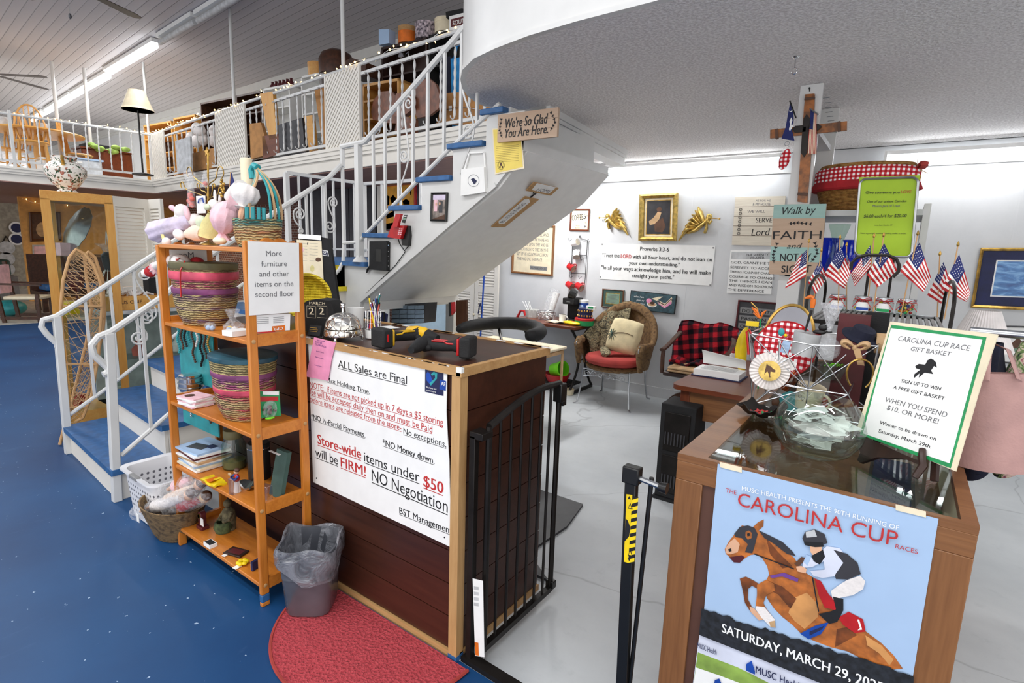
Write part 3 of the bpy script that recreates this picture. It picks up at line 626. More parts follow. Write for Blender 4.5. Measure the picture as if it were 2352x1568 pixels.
# ---------------- half-round red mat, waste bin ----------------
t=NT('red_mat');t.bsdf(.95);v=t.coord();n1=t.noise(v,90,3);t.color(t.ramp(n1,[(.3,'#a4303a'),(.7,'#c74c54')]));t.bump(n1,1,.02)
a=MB('red_mat');a.prism([(-1.58,1.366,.001)]+[(-1.58+.445*cos(pi+pi*i/32),1.366+.445*sin(pi+pi*i/32),.001)for i in range(33)],(0,0,.009))
mat_=one(a,'door_mat','half round red ribbed mat on the blue floor before the counter','mat')
e=MB('cushion_red');e.tube([(-1.58+.445*cos(pi+pi*i/32),1.366+.445*sin(pi+pi*i/32),.008)for i in range(33)],.007,6);e.build('rim',mat_)
tb=thing('waste_bin','grey square waste bin with a clear plastic liner, standing partly on the red mat','bin',(-1.905,1.235,.011),radians(38))
def sqp(w,d,z,r=.25,n=28,jig=0,f=None):
 out=[]
 for i in range(n):
  a_=2*pi*i/n;e_=4.5;c,s_=cos(a_),sin(a_);k=(abs(c)**e_+abs(s_)**e_)**(-1/e_)
  zz=z+(f(a_)if f else 0);out.append(Vector((w*k*c*(1+random.uniform(-jig,jig)),d*k*s_*(1+random.uniform(-jig,jig)),zz)))
 return out
def loft(mb,rings,close_bottom=True,close_top=False):
 n=len(rings[0]);mb.add([p for r in rings for p in r],[(i*n+j,i*n+(j+1)%n,(i+1)*n+(j+1)%n,(i+1)*n+j)for i in range(len(rings)-1)for j in range(n)])
 k=len(mb.v)-n*len(rings)
 if close_bottom:mb.add(rings[0],[tuple(range(n))[::-1]])
 if close_top:mb.add(rings[-1],[tuple(range(n))])
 return mb
t=NT('bin_grey');t.bsdf(.22,.35);t.color(t.ramp(t.noise(t.coord(),6,3),[(.3,'#5c5f67'),(.7,'#74777f')]))
m=MB('bin_grey');loft(m,[sqp(.085,.085,0),sqp(.092,.092,.01),sqp(.104,.104,.17),sqp(.106,.106,.172),sqp(.106,.106,.178),sqp(.105,.105,.18),sqp(.118,.118,.30),sqp(.112,.112,.30),sqp(.086,.086,.02)]);m.build('bin',tb,local=True)
film_('liner_film','#83868d',.62,9)
wv=lambda a_:.012*sin(3*a_)+.01*sin(5*a_+1)
m=MB('liner_film');loft(m,[sqp(.118,.118,.185,jig=.02,f=lambda a_:.03*sin(2*a_+.5)+.015*sin(5*a_)),sqp(.124,.124,.24,jig=.025),sqp(.126,.126,.29,jig=.02,f=wv),sqp(.122,.122,.312,jig=.01,f=wv),sqp(.112,.112,.306,jig=.02,f=wv),sqp(.1,.1,.2,jig=.06),sqp(.08,.08,.06,jig=.08)],False);m.build('liner',tb,local=True)
# ---------------- metal safety gate ----------------
g=thing('safety_gate','dark metal safety gate standing open along the counter side, arched top','gate',(-1.15,1.45,0))
gx=-1.13
gy0,gy1=1.452,1.93
q=lambda x,y:PX(x,y,gx)
m=MB('iron');zb_=.05;m.tube([(gx,gy0,zb_),(gx,gy0,.93)],.012,8);m.build('frame_post',g);MB('iron').tube([(gx,gy1,zb_),(gx,gy1,.955)],.012,8).build('frame_post',g)
arch=[(gx,gy0+(gy1-gy0)*i/12,.93+.075*sin(pi*min(1,i/12*1.05)*.62))for i in range(13)]
MB('iron').tube(arch,.014,8).build('arched_rail',g);MB('iron').box(gx-.012,gx+.012,gy0-.02,gy1,zb_-.012,zb_+.012).build('bottom_rail',g)
for i in range(1,7):
 y=gy0+(gy1-gy0)*i/7;MB('iron').tube([(gx,y,zb_),(gx,y,.93+.075*sin(pi*min(1,i/7*1.05)*.62))],.006,6).build('bar',g)
MB('black').box(gx-.02,gx+.022,gy1-.02,gy1+.025,.92,1.0).box(gx-.015,gx+.018,gy1+.005,gy1+.035,.90,.985).build('latch',g,bevel=.004)
MB('black').box(gx-.02,gx+.02,gy1-.01,gy1+.02,.05,.085).build('lower_catch',g,bevel=.003)
MB('iron').box(-1.178,-1.152,1.40,1.425,.0,.90).box(-1.178,-1.118,1.40,1.46,.89,.915).build('hinge_post',g,bevel=.002)
MB('iron').bar((-1.19,1.412,.012),(-.52,1.40,.012),.045,.02).build('threshold_bar',g)
m=MB('paper');P=Pl((0,1.398,0),(0,-1,0),600,1150,3.267);m.prism([P(1586,582),P(1664,600),P(1674,1172),P(1605,1162)],(0,.001,0));P.poly(m,[(1602,1058),(1630,1064),(1634,1160),(1608,1156)],'orange',.0006)
for y in range(640,800,40):P.poly(m,[(1596,y),(1632,y+6),(1632,y+30),(1596,y+24)],'light_grey',.0006)
m.build('warning_label',g,label='white and orange warning label')
g2=thing('gate_post','black gate post with yellow striped sticker, fixed to the display case side','post',(-.545,1.4,0))
P=Pl((0,1.3862,0),(0,-1,0),1400,1000,2.4706)
a,c=PY(1453,1078,1.40),PY(1437,1568,1.40)
m=MB('black');m.bar((c.x-.003,1.40,0),(a.x,1.40,a.z-.03),.034,.025,(0,1,0));m.build('upright',g2,bevel=.003);MB('black').cbox((a.x,1.40,a.z-.015),.05,.035,.05).build('cap',g2,bevel=.004)
e=PY(1497,1100,1.40);MB('black').tube([(e.x-.028,1.41,0),(e.x-.004,1.41,e.z)],.007,8).build('rod',g2)
MB('steel').tube([(a.x+.02,1.40,a.z-.02),(-.475,1.40,a.z-.028)],.008,8).use('black').cyl((-.485,1.40,a.z-.028),(-.462,1.40,a.z-.028),.013,.016,12).build('clamp',g2)
t=NT('hazard');t.bsdf(.5);w=t.wave(t.coord(rot=(0,radians(32),0)),16,'Z',0,0,'TRI');t.color(t.ramp(w,[(.49,'#f2d313'),(.51,'#15130f')]))
m=MB('hazard');q=[P(133,345),P(160,350),P(135,725),P(110,720)];P.poly(m,[(130,345),(164,350),(140,728),(106,722)],'hazard',.0004);P.poly(m,[(96,332),(130,337),(106,722),(82,715)],'yellow',.0004)
P.poly(m,[(92,470),(104,480),(118,520),(112,570),(86,600)],'ink',.0008)
for y in(400,665):P.poly(m,[(118,y-20),(132,y+18),(104,y+14)],'ink',.0006);P.poly(m,[(117,y-10),(126,y+13),(109,y+10)],'yellow',.0009)
for y,s_ in((350,1),(705,-1)):P.poly(m,[(103,y+10*s_),(112,y-8*s_),(122,y+12*s_)],'ink',.0006)
m.build('warning_sticker',g2,label='yellow and black warning sticker')
# ================= orange pine rack =================
RX0,RX1,RY0,RY1=-2.86,-2.06,1.095,1.345
rk=thing('pine_rack','orange pine open shelf rack standing against the counter','rack',(-2.46,1.2,0))
def leg(x0,x1,y0,y1,z1,nm='leg',foot=False):
 m=MB('pine').box(x0,x1,y0,y1,0 if not foot else .055,z1)
 if foot:m.use('stair_blue').box(x0-.0005,x1+.0005,y0-.0005,y1+.0005,.02,.055).use('pine').box(x0,x1,y0,y1,0,.02)
 m.build(nm,rk,bevel=.004)
W_=.03
for x,zt_ in((RX1-.022,1.55),(RX0,1.52)):
 leg(x,x+.022,RY0,RY0+.036,zt_,foot=(x>-2.5));leg(x,x+.022,RY1-.036,RY1,zt_)
 for z in(.075,.415,.745,1.135):
  MB('pine_y').box(x+.002,x+.02,RY0+.036,RY1-.036,z,z+.05).build('side_rail',rk)
 pts=[(x+.001,RY0+.034,1.43)]+[(x+.001,RY0+.034+(RY1-RY0-.068)*i/16,1.55+.012*sin(pi*i/16)+.006*cos(i/16*6*pi)-(1.55-zt_))for i in range(17)]+[(x+.001,RY1-.034,1.43)]
 MB('pine_y').prism(pts,(.019,0,0)).build('top_panel',rk)
SHZ=[.10,.44,.77,1.16,1.525]
for z in SHZ:MB('pine_y').box(RX0+.022,RX1-.022,RY0+.006,RY1-.006,z-.018,z).build('shelf',rk,bevel=.003)
for z in(.1,.44,.77,1.16):
 for y in(RY0+.018,RY1-.018):MB('trim_wood').sph((RX1+.001,y,z-.002),.003,.009,.009,10,6).build('screw_cap',rk)
# paper signs on the rack
P=Pl((RX1+.003,0,0),(1,0,0),360,520,3.4075)
m=MB('paper');m.prism([P(710,113),P(1112,130),P(1118,668),P(722,697)],(.001,0,0))
for i,(s_,x0,x1,y0,y1)in enumerate((('More',856,978,233,229),('furniture',818,1018,313,310),('and other',802,1035,392,388),('items on the',768,1068,472,466),('second floor',770,1070,552,543))):P.text(m,s_,(x0,y0),(x1,y1),44,'grey_ink',.0018)
one(m,'paper_notice','white notice about more furniture upstairs on the near end of the rack','notice')
P=Pl((RX1+.0,0,0),(1,0,0),360,520,3.4075)
m=MB('paper');m.prism([P(768,697,-.004),P(1050,682,-.004),P(1046,812,-.004),P(775,828,-.004)],(-.001,0,0));P.poly(m,[(906,782),(1008,772),(1008,815),(906,822)],'orange',-.003);P.text(m,'CPR',(990,786),(915,792),-22,'paper',-.0025,.02)
for y in(712,726,740,754):P.line(m,(790,y+4),(880,y),.0015,'grey_ink',-.003);P.line(m,(915,y),(1000,y-5),.0015,'grey_ink',-.003)
P.poly(m,[(775,838),(930,826),(930,818),(775,828)],'red',-.003)
one(m,'leaflet','white and orange leaflet tucked under the notice on the rack end','leaflet')
m=MB('paper');m.box(RX0+.0235,RX0+.0245,RY0+.05,RY1-.03,1.31,1.5)
m.use('grey_ink').text('More',(RX0+.0252,1.21,1.462),(0,-1,0),(0,0,1),.028,.085)
one(m,'paper_notice','white notice seen from behind on the far end of the rack, above the lamb toy','notice')
# ================= wooden glass-topped display case =================
KX0,KX1,KY0,KY1,KZ=-.46,.193,1.46,3.42,1.0
dc=thing('display_case','long wooden display case with glass top, its end covered by the race poster','display case',(-.13,2.3,0))
for x in(KX0,KX1-.075):MB('laminate').box(x,x+.075,KY0,KY0+.022,0,KZ-.075).build('stile',dc,bevel=.002)
MB('laminate_x').box(KX0,KX1,KY0,KY0+.022,KZ-.075,KZ-.0205).build('end_rail',dc,bevel=.002)
M_('brown_panel','#5b3a2c',.5,var=.06)
MB('brown_panel').box(KX0+.07,KX1-.07,KY0+.008,KY0+.02,0,KZ-.07).build('end_panel',dc)
MB('laminate').box(KX0,KX0+.018,KY0+.022,KY1,0,KZ-.03).box(KX1-.018,KX1,KY0+.022,KY1,0,KZ-.03).box(KX0,KX1,KY1-.02,KY1,0,KZ-.03).build('side_panel',dc)
MB('laminate_x').box(KX0,KX0+.078,KY0,KY1,KZ-.02,KZ).box(KX1-.03,KX1,KY0,KY1,KZ-.02,KZ).box(KX0+.078,KX1-.03,KY0,KY0+.018,KZ-.02,KZ).box(KX0+.078,KX1-.03,KY1-.05,KY1,KZ-.02,KZ).build('top_frame',dc)
MB('glass').box(KX0+.076,KX1-.028,KY0+.016,KY1-.04,KZ-.007,KZ-.001).build('glass_top',dc)
MB('laminate_x').box(KX0+.018,KX1-.018,KY0+.022,KY1-.02,KZ-.19,KZ-.17).build('inner_shelf',dc);MB('cream').box(KX1-.022,KX1-.0185,KY0+.03,KY1-.03,KZ-.17,KZ-.025).build('liner',dc)
gz=KZ-.17
for i,(x,y)in enumerate(((-.3,1.55),(-.2,1.6),(-.1,1.56),(-.02,1.62),(.05,1.55),(-.28,1.75),(.08,1.72),(-.15,1.8))):
 m=MB('brass');c=Vector((x,y,gz+.006));pts=[c+Vector((random.uniform(-.06,.06),random.uniform(-.04,.04),random.uniform(0,.006)))for _ in range(14)]
 m.tube(pts,.0035,5);m.tube(circ(c,.035,14),.003,5,closed=True)
 one(m,'necklace','tangled gold necklace lying under the case glass','necklace','gold necklaces under the case glass')
m=MB('brass');m.lathe([(.045,0),(.045,.004),(.03,.012),(0,.014)],(-.30,1.62,gz+.001),20);one(m,'brooch','round gold brooch on a pale ring in the near left corner under the glass','brooch')
for i,(x,y,r)in enumerate(((-.33,1.5,.3),(-.05,1.505,-.2),(.08,1.6,.1),(-.22,1.68,.5))):
 one(MB('tan').cbox((x,y,gz+.003),.06,.03,.003,r),'price_card','small tan price card among the jewellery under the glass','card','price cards under the case glass')
m=MB('dark_wood');m.box(-.02,.1,1.78,2.2,gz+.001,gz+.05);m.use('navy').box(-.01,.09,1.79,2.19,gz+.05,gz+.055);one(m,'jewelry_tray','dark jewellery tray under the right part of the glass','tray')
m=MB('light_grey');m.lathe([(.0,0),(.03,.002),(.032,.03),(.05,.05),(.045,.05),(.0,.02)],(.06,1.66,gz+.001),18);one(m,'glass_dish','small cut glass dish under the case top, right of the gold chains','dish')
# ---- race poster on the end of the case
P=Pl((0,KY0-.0025,0),(0,-1,0),1500,840,2.1537)
m=MB('light_blue');tl,tr=P(320,484),P(1412,757);bl=Vector((tl.x+.004,tl.y,tl.z-.63));br=Vector((tr.x+.006,tr.y,tr.z-.63));m.prism([tl,tr,br,bl],(0,.0015,0))
M_('horse','#b96a2c',.6,var=.25,scale=30);M_('horse_dark','#7a4018',.6,var=.3,scale=30);M_('horse_light','#d99a5a',.6,var=.15);M_('hedge','#20242c',.8,var=.5,scale=60);M_('grass','#8fb04e',.7,var=.2);M_('pale_lilac','#d7dcec',.6,var=.06)
o=.0006
def L(pts,mat):
 global o
 P.poly(m,pts,mat,o);o+=.00012
L([(230,1325),(560,1455),(860,1575),(1300,1750),(1290,1850),(160,1850)],'pale_lilac');L([(222,1415),(420,1490),(560,1560),(700,1640),(700,1850),(160,1850)],'grass');L([(213,1490),(330,1530),(430,1568),(430,1850),(160,1850)],'paper')
L([(355,905),(375,868),(405,830),(440,788),(490,800),(520,772),(548,758),(546,792),(522,814),(575,850),(640,900),(700,950),(735,1010),(800,1050),(850,1120),(900,1200),(960,1280),(1050,1310),(1130,1370),(1190,1430),(1235,1495),(1180,1500),(1060,1460),(960,1410),(880,1390),(800,1360),(745,1335),(690,1280),(640,1240),(600,1200),(565,1150),(550,1100),(560,1060),(575,1030),(565,990),(540,950),(510,930),(480,935),(455,950),(430,972),(400,970),(380,945),(360,928)],'horse')
L([(690,1150),(760,1120),(820,1180),(815,1240),(750,1300),(700,1260),(670,1220)],'horse_light');L([(910,1300),(960,1290),(1010,1330),(900,1390),(905,1340)],'horse_dark');L([(565,1060),(640,1090),(710,1150),(680,1200),(620,1130),(560,1100)],'horse_dark');L([(560,850),(620,920),(690,990),(640,1000),(580,930)],'horse_dark')
L([(1050,1330),(1130,1380),(1190,1450),(1170,1480),(1120,1420),(1060,1380)],'horse_light')
L([(358,900),(382,868),(404,850),(430,880),(420,920),(385,930),(362,925)],'skin');L([(378,945),(440,935),(455,945),(430,972),(400,970)],'maroon');L([(372,905),(388,900),(390,915),(376,918)],'ink')
L([(402,830),(430,795),(470,787),(503,800),(518,830),(508,870),(492,925),(455,920),(470,880),(440,850),(410,845)],'charcoal_panel');L([(458,820),(475,812),(490,825),(488,850),(470,858),(458,842)],'horse');L([(466,828),(478,824),(480,838),(468,842)],'ink')
L([(525,812),(580,838),(640,868),(690,915),(708,940),(665,928),(640,910),(600,878),(550,848)],'charcoal_panel')
L([(430,1050),(460,1040),(500,1060),(560,1100),(540,1112),(490,1085),(472,1100),(470,1150),(490,1190),(520,1225),(546,1252),(525,1256),(482,1212),(456,1170),(445,1110)],'horse_dark')
L([(515,1080),(560,1055),(600,1075),(602,1110),(562,1130),(547,1170),(562,1200),(602,1250),(606,1290),(580,1286),(540,1242),(508,1195),(515,1130)],'horse')
L([(478,1188),(500,1195),(546,1250),(525,1257),(484,1214)],'skin');L([(512,1185),(552,1190),(604,1252),(606,1290),(580,1286),(538,1242),(508,1200)],'fabric_white');L([(575,1262),(604,1256),(607,1292),(582,1288)],'tan')
L([(575,1035),(650,1020),(720,1050),(716,1066),(640,1038),(590,1046)],'purple')
L([(800,1048),(830,1060),(872,1130),(918,1172),(902,1204),(850,1192),(820,1130)],'red');L([(918,1240),(968,1212),(1040,1250),(1052,1310),(1000,1318),(940,1276)],'red');L([(1010,1250),(1020,1250),(1035,1300),(1012,1304),(1024,1292)],'paper')
L([(728,1320),(800,1282),(872,1262),(832,1322),(770,1348)],'blue');L([(775,1310),(850,1280),(836,1300),(775,1330)],'navy')
L([(880,1110),(920,1080),(960,1055),(1025,1033),(1050,1060),(1040,1100),(990,1130),(930,1142),(890,1152)],'fabric_white');L([(890,1136),(942,1150),(942,1205),(912,1262),(872,1272),(818,1222),(872,1212),(906,1200)],'ink')
L([(745,950),(800,945),(860,888),(925,898),(965,950),(905,1035),(840,1045),(795,1035),(778,1010),(850,1004),(846,962),(790,990),(740,995)],'pale_lilac');L([(760,930),(785,940),(765,985),(745,965)],'light_blue')
L([(893,905),(960,925),(1012,970),(1028,1025),(962,1052),(905,1050),(900,1030),(942,970)],'charcoal_panel');L([(700,975),(735,940),(752,945),(745,965),(720,990)],'brown')
L([(708,988),(735,985),(762,1000),(756,1022),(716,1012)],'skin');L([(776,880),(838,880),(832,930),(800,942),(780,916)],'skin');L([(784,935),(842,905),(852,940),(826,978),(796,962)],'ink')
L([(740,850),(752,818),(800,804),(850,828),(864,872),(832,884),(750,868)],'charcoal_panel');L([(756,818),(800,806),(812,840),(760,845)],'light_grey');L([(746,864),(842,868),(846,890),(802,892),(752,882)],'ink')
P.line(m,(500,925),(700,1000),.003,'ink',o);P.line(m,(790,1040),(820,1210),.003,'ink',o)
hed=[(243,1195)]+[(243+i*21,1197+i*6.6+random.uniform(-9,9))for i in range(1,50)]
L(hed+[(1290,1530),(1280,1745),(860,1575),(560,1455),(230,1325)],'hedge')
P.text(m,'MUSC HEALTH',(441,612),(658,660),22,'paper',o,.015);P.text(m,'PRESENTS THE 90TH RUNNING OF',(672,664),(1214,808),22,'paper',o,.005)
P.text(m,'THE',(362,620),(414,634),20,'red_ink',o);P.text(m,'CAROLINA CUP',(420,686),(1206,890),66,'red_ink',o);P.text(m,'RACES',(1198,896),(1308,926),22,'red_ink',o)
P.text(m,'SATURDAY, MARCH 29, 2025',(342,1310),(1135,1610),44,'paper',o,.03)
P.text(m,'MUSC Health',(222,1388),(316,1424),26,'navy',o,.01);P.text(m,'MUSC Health',(510,1512),(735,1600),36,'navy',o,.01)
P.poly(m,[(462,1500),(462,1470),(490,1452),(506,1505),(506,1520)],'blue',o);P.poly(m,[(305,1568),(308,1548),(330,1540),(345,1575),(345,1590)],'blue',o)
for q in([(330,473),(440,500),(440,527),(333,500)],[(1200,682),(1350,718),(1350,748),(1200,712)]):P.poly(m,q,'cream',.0022)
one(m,'race_poster','pale blue horse race poster with jumping horse and jockey taped to the case end','poster')
# ---- fish bowl of entry slips
bw=thing('glass_bowl','round glass bowl full of white paper slips on the case top','bowl',(-.150,1.72,KZ+.001))
MB('bowl_glass').lathe([(0,0),(.06,.0),(.085,.012),(.112,.05),(.118,.085),(.105,.13),(.085,.155),(.082,.16)],n=36).build('bowl',bw,local=True)
random.seed(5)
for i in range(40):
 z=.022+.0026*i;a,r=random.uniform(0,6.28),random.uniform(.02,.078 if z>.04 else .05)
 p=Vector((cos(a)*r,sin(a)*r,z));rx,ry,rz=random.uniform(-.5,.5),random.uniform(-.5,.5),random.uniform(0,3)
 s_=one(MB('paper').cbox((0,0,0),.055,.04,.0012,rz,rx,ry),'entry_slip','white folded entry slip inside the round glass bowl','paper slip','entry slips in the glass bowl');s_.location=Vector((-.150,1.72,KZ+.001))+p
# ---- easel with the gift basket sign
A,B_=PZ(1967,988,1.055),PZ(2194,1081,1.055)
hd=(B_-A).normalized();nh=Vector((hd.y,-hd.x,0));nh=nh if nh.dot(CAM-A)>0 else-nh
nt=(nh*cos(radians(20))+Vector((0,0,1))*sin(radians(20)))
P=Pl(A,nt,1680,660,3.015)
m=MB('cream');m.prism([P(1100,235),P(1845,325),P(1735,640),P(1552,1272),P(866,988)],-nt*.003)
P.poly(m,[(1108,258),(1768,345),(1520,1252),(890,1018)],'green',.0005);P.poly(m,[(1106,282),(1740,362),(1512,1218),(912,1010)],'paper',.0009)
for s_,p0,p1,h,mt,bo in(('CAROLINA CUP RACE',(1152,368),(1648,440),34,'grey_ink',0),('GIFT BASKET',(1240,438),(1516,478),30,'grey_ink',0),('SIGN UP TO WIN',(1175,656),(1448,714),24,'ink',.02),('A FREE GIFT BASKET',(1120,700),(1474,782),24,'ink',.02),('WHEN YOU SPEND',(1062,790),(1490,900),34,'grey_ink',0),('$10. OR MORE!',(1076,845),(1430,946),34,'grey_ink',0),('Winner to be drawn on',(1026,944),(1416,1060),24,'ink',.02),('Saturday, March 29th.',(1018,1002),(1385,1115),24,'ink',.02)):P.text(m,s_,p0,p1,h,mt,.0014,bo)
for q in([(1275,545),(1300,530),(1340,535),(1380,510),(1400,500),(1420,520),(1425,555),(1405,545),(1385,575),(1400,600),(1340,590),(1300,625),(1305,595),(1265,630),(1270,600),(1310,570),(1280,560)],[(1360,505),(1385,492),(1400,505),(1370,530),(1345,535)]):P.poly(m,q,'ink',.0014)
one(m,'gift_basket_sign','white sign with green border on cream card announcing the gift basket draw','sign')
ez=thing('easel','small dark wooden easel holding the gift basket sign on the case top','easel',(A+B_)*.5*Vector((1,1,0))+Vector((0,0,KZ)))
pl_=A+nt*-.012
def zp(x,y,z=0):return PZ(1680+x/3.015,660+y/3.015,KZ+z)
m=MB('dark_wood');f1=[P(905,985,-.006),P(912,1030,-.006),P(1050,1090,-.006),P(1180,1150,-.006),P(1300,1200,-.006),P(1330,1240,-.006),P(1180,1180,-.006),P(1000,1170,-.006),P(880,1210,-.006),P(860,1190,-.006),P(880,1140,-.006),P(860,1060,-.006),P(815,1020,-.006),P(850,985,-.006)]
m.prism(f1,-nt*.012);m.build('scrolled_ledge',ez)
a2,b2=P(1335,1125,.006),P(1340,1235,.006);foot=Vector((b2.x+nh.x*.02,b2.y+nh.y*.02,KZ+.008))
MB('dark_wood').tube([a2,P(1345,1180,.012),b2,foot],[.008,.009,.010,.008],8).build('lip',ez)
top=P(1500,380,-.012);MB('dark_wood').bar(Vector((A.x,A.y,KZ+.006))-nh*.005+hd*.05,P(1420,420,-.012),.016,.01,nh).bar(Vector((B_.x,B_.y,KZ+.006))-nh*.005-hd*.05,P(1440,420,-.012),.016,.01,nh).bar(Vector(((A.x+B_.x)/2,(A.y+B_.y)/2,KZ+.006))-nh*.16,P(1430,420,-.016),.014,.01,nh).build('leg',ez)
# ---- candy dish
cdh=thing('candy_dish','dark leaf shaped candy dish at the case left edge','dish',PZ(1748,958,KZ+.001))
m=MB('iron');m.grid(lambda u,v:((u-.5)*.15*(1-.3*(2*v-1)**2)+.01*sin(v*9),(v-.5)*.11,.006+.045*((2*u-1)**2*.6+(2*v-1)**2*.5)+.004*sin(u*20)),12,10,.003);m.build('dish',cdh,local=True)
for i,(x,y,c)in enumerate(((.02,-.01,'green'),(.045,.01,'green'),(-.015,-.02,'red'),(.03,-.03,'white'),(.0,.01,'red'),(.05,-.02,'green'))):
 m=MB(c);m.sph((0,0,0),.009,.009,.007,8,6);m.cyl((.008,0,0),(.018,0,0),.003,.008,6);m.cyl((-.008,0,0),(-.018,0,0),.003,.008,6)
 o_=one(m,'wrapped_candy',{'green':'green wrapped sweet in the dark candy dish','red':'red wrapped sweet in the dark candy dish','white':'white wrapped sweet in the dark candy dish'}[c],'candy','wrapped sweets in the candy dish');o_.location=Vector(cdh.location)+Vector((x,y,.012))
# ================= gift basket of wire with its goods =================
K2=lambda y,n=(0,-1,0):Pl((0,y,0),n,1680,680,5.2265)
FY=2.13;P=K2(FY);Pb=K2(FY+.26)
wb=thing('wire_basket','silver wire gift basket with crossed wires, packed with racing gifts on the case','basket',(-.2,2.2,KZ))
TL,TR,BL,BR=P(215,445),P(1760,600),P(250,1290),P(1580,1540);BR.z=BL.z=KZ+.006
dz=Vector((0,.24,0));m=MB('steel')
mT,mB_,cen=P(985,590),P(890,1360),P(920,1115);mB_.z=KZ+.006;mL,mR=P(265,975),P(1400,1185)
for a,c in((TL,mT),(mT,TR),(TL,BL),(TR,BR),(BL,BR),(mL,cen),(cen,mR),(mT,cen),(cen,mB_),(TL,cen),(mT,mL),(mL,mB_),(mT,mR),(TR,cen),(mR,mB_),(BL,cen),(mR,BR),(cen,P(560,1060)),(P(575,540),P(560,1060)),(P(575,540),cen),(P(560,1060),BL),(P(1380,700),cen)):m.cyl(a,c,.0024,n=6)
m.build('front_grid',wb)
m=MB('steel')
for q in(TL,TR,BL,BR,mL,mR,mB_,P(575,540)):m.cyl(q,q+dz,.0024,n=6)
for a,c in((TL,TR),(TL,BL),(TR,BR),(BL,BR),(TL,BR),(TR,BL)):m.cyl(a+dz,c+dz,.0024,n=6)
m.cyl(TL,BL+dz,.002,n=6);m.cyl(TL+dz,BL,.002,n=6);m.build('side_grid',wb)
def disc(mb,c,n,r,th=.003,k=28):u,w=basis(n);mb.prism(circ(c,r,k,u,w),Vector(n).normalized()*-th)
# rosette
c=P(465,890,.012);n=(CAM-c).normalized()
rs=thing('rosette','cream pleated rosette with gold horse head medal on the wire basket front','rosette',c);u,w=basis(n)
m=MB('fabric_white');N=60;m.add([c+(u*cos(2*pi*i/N)+w*sin(2*pi*i/N))*(.022 if k else .068)+n*(.006*((i%2)-.5)+.004*k)for k in(0,1)for i in range(N)],[(i,(i+1)%N,N+(i+1)%N,N+i)for i in range(N)]);m.build('ruffle',rs)
m=MB('gold_leaf');disc(m,c+n*.012,n,.037,.008)
Q=Pl(c+n*.0125,n,1680,680,5.2265);Q.poly(m,[(395,950),(400,900),(415,850),(425,800),(440,830),(470,840),(500,870),(530,890),(525,915),(490,910),(470,905),(465,950),(470,975),(455,975),(445,930),(430,900),(405,930)],'brown',.0003);m.build('medal',rs)
m=MB('fabric_white');m.prism([Q(600,770,-.02),Q(640,725,-.02),Q(790,800,-.02),Q(770,880,-.02),Q(720,895,-.02)],n*.001);Q.ell(m,635,790,14,20,'brass',-.018);m.build('name_card',rs)
# mugs, plates and the rest
def at(px,py,y):return PY(1680+px/5.2265,680+py/5.2265,y)
def tilt(axis_from,axis_to):return Vector(axis_from).rotation_difference(Vector(axis_to)).to_matrix()
def cup(name,label,cat,foot,up,r0,r1,h,mat,inner=None,handle=None,group=None,hm=None,parent=None):
 foot=Vector(foot);R_=tilt((0,0,1),up);T=thing(name,label,cat,foot,0,group)
 m=MB(mat);m.lathe([(0,0),(r0,0),(r0*1.02,.004),(r1,h),(r1-.003,h)],n=28);m.use(inner or mat).lathe([(r1-.003,h),(r0-.003,.008),(0,.006)],n=28);m.v=[R_@v for v in m.v];m.build('body',T,local=True)
 if handle is not None:
  d=Vector((cos(handle),sin(handle),0));m=MB(hm or mat);a=d*(r0+r1)/2*.97
  m.tube(bez(a+Vector((0,0,h*.8)),a+d*h*.5+Vector((0,0,h*.85)),a+d*h*.5+Vector((0,0,h*.15)),a+Vector((0,0,h*.2))),.005 if h<.12 else .007,8);m.v=[R_@v for v in m.v];m.build('handle',T,local=True)
 return T
y1=FY+.11
t=NT('gingham');t.bsdf(.9);v=t.coord();s1=t.wave(v,14,'X',0,0,'TRI');s2=t.wave(v,14,'Z',0,0,'TRI');k1=t.ramp(s1,[(.49,'#ffffff'),(.51,'#cf3f4c')]);k2=t.ramp(s2,[(.49,'#ffffff'),(.51,'#cf3f4c')]);t.color(t.mix(1.0,k1,k2,'MULTIPLY'))
c=at(640,640,FY+.2);pc=(CAM-c).normalized();pc=(pc+Vector((-.15,0,.12))).normalized()
m=MB('gingham');u,w=basis(pc);m.lathe([(.0,0),(.07,.002),(.108,.014),(.11,.016),(.108,.018),(.07,.006),(0,.004)],c,40,axis=pc);m.use('red').tube(circ(c+pc*.017,.109,40,u,w),.003,6,closed=True)
one(m,'gingham_plate','red gingham plate with red rim standing inside the wire basket','plate')
c=at(690,470,FY+.23);m=MB('chrome');u,w=basis(pc);m.prism(circ(c,1,40,u*.085,w*.12),pc*-.003);m.use('brass').tube(circ(c+pc*.002,1,48,u*.086,w*.122),.006,8,closed=True)
one(m,'serving_tray','oval silvered tray with rope edge standing at the back of the wire basket','tray')
w_up=Vector((.08,-.05,1))
cup('striped_mug','large pale striped mug with red inside, upright in the wire basket','mug',at(850,700,y1),(.12,0,1),.040,.046,.085,'light_grey','red')
cup('dog_mug','cream mug with handwritten words lying tilted low in the wire basket','mug',at(890,1330,FY+.06),(.16,-.1,1),.040,.048,.085,'cream','cream',-.3)
c=at(870,1130,FY+.01);Q=Pl(c,(0,-1,.1),1680,680,5.2265);m=MB('ink')
for s_,p0,p1 in(('BEST',(775,1085),(895,1120)),('DOG',(762,1175),(850,1255))):Q.text(m,s_,p0,p1,60,'ink',.0)
m.build('lettering',bpy.data.objects['dog_mug'])
cv=cup('crystal_cup','cut glass cup with green shreds at the right of the wire basket','cup',at(1190,1020,y1),(.0,0,1),.028,.05,.065,'glass','glass')
m=MB('lime');
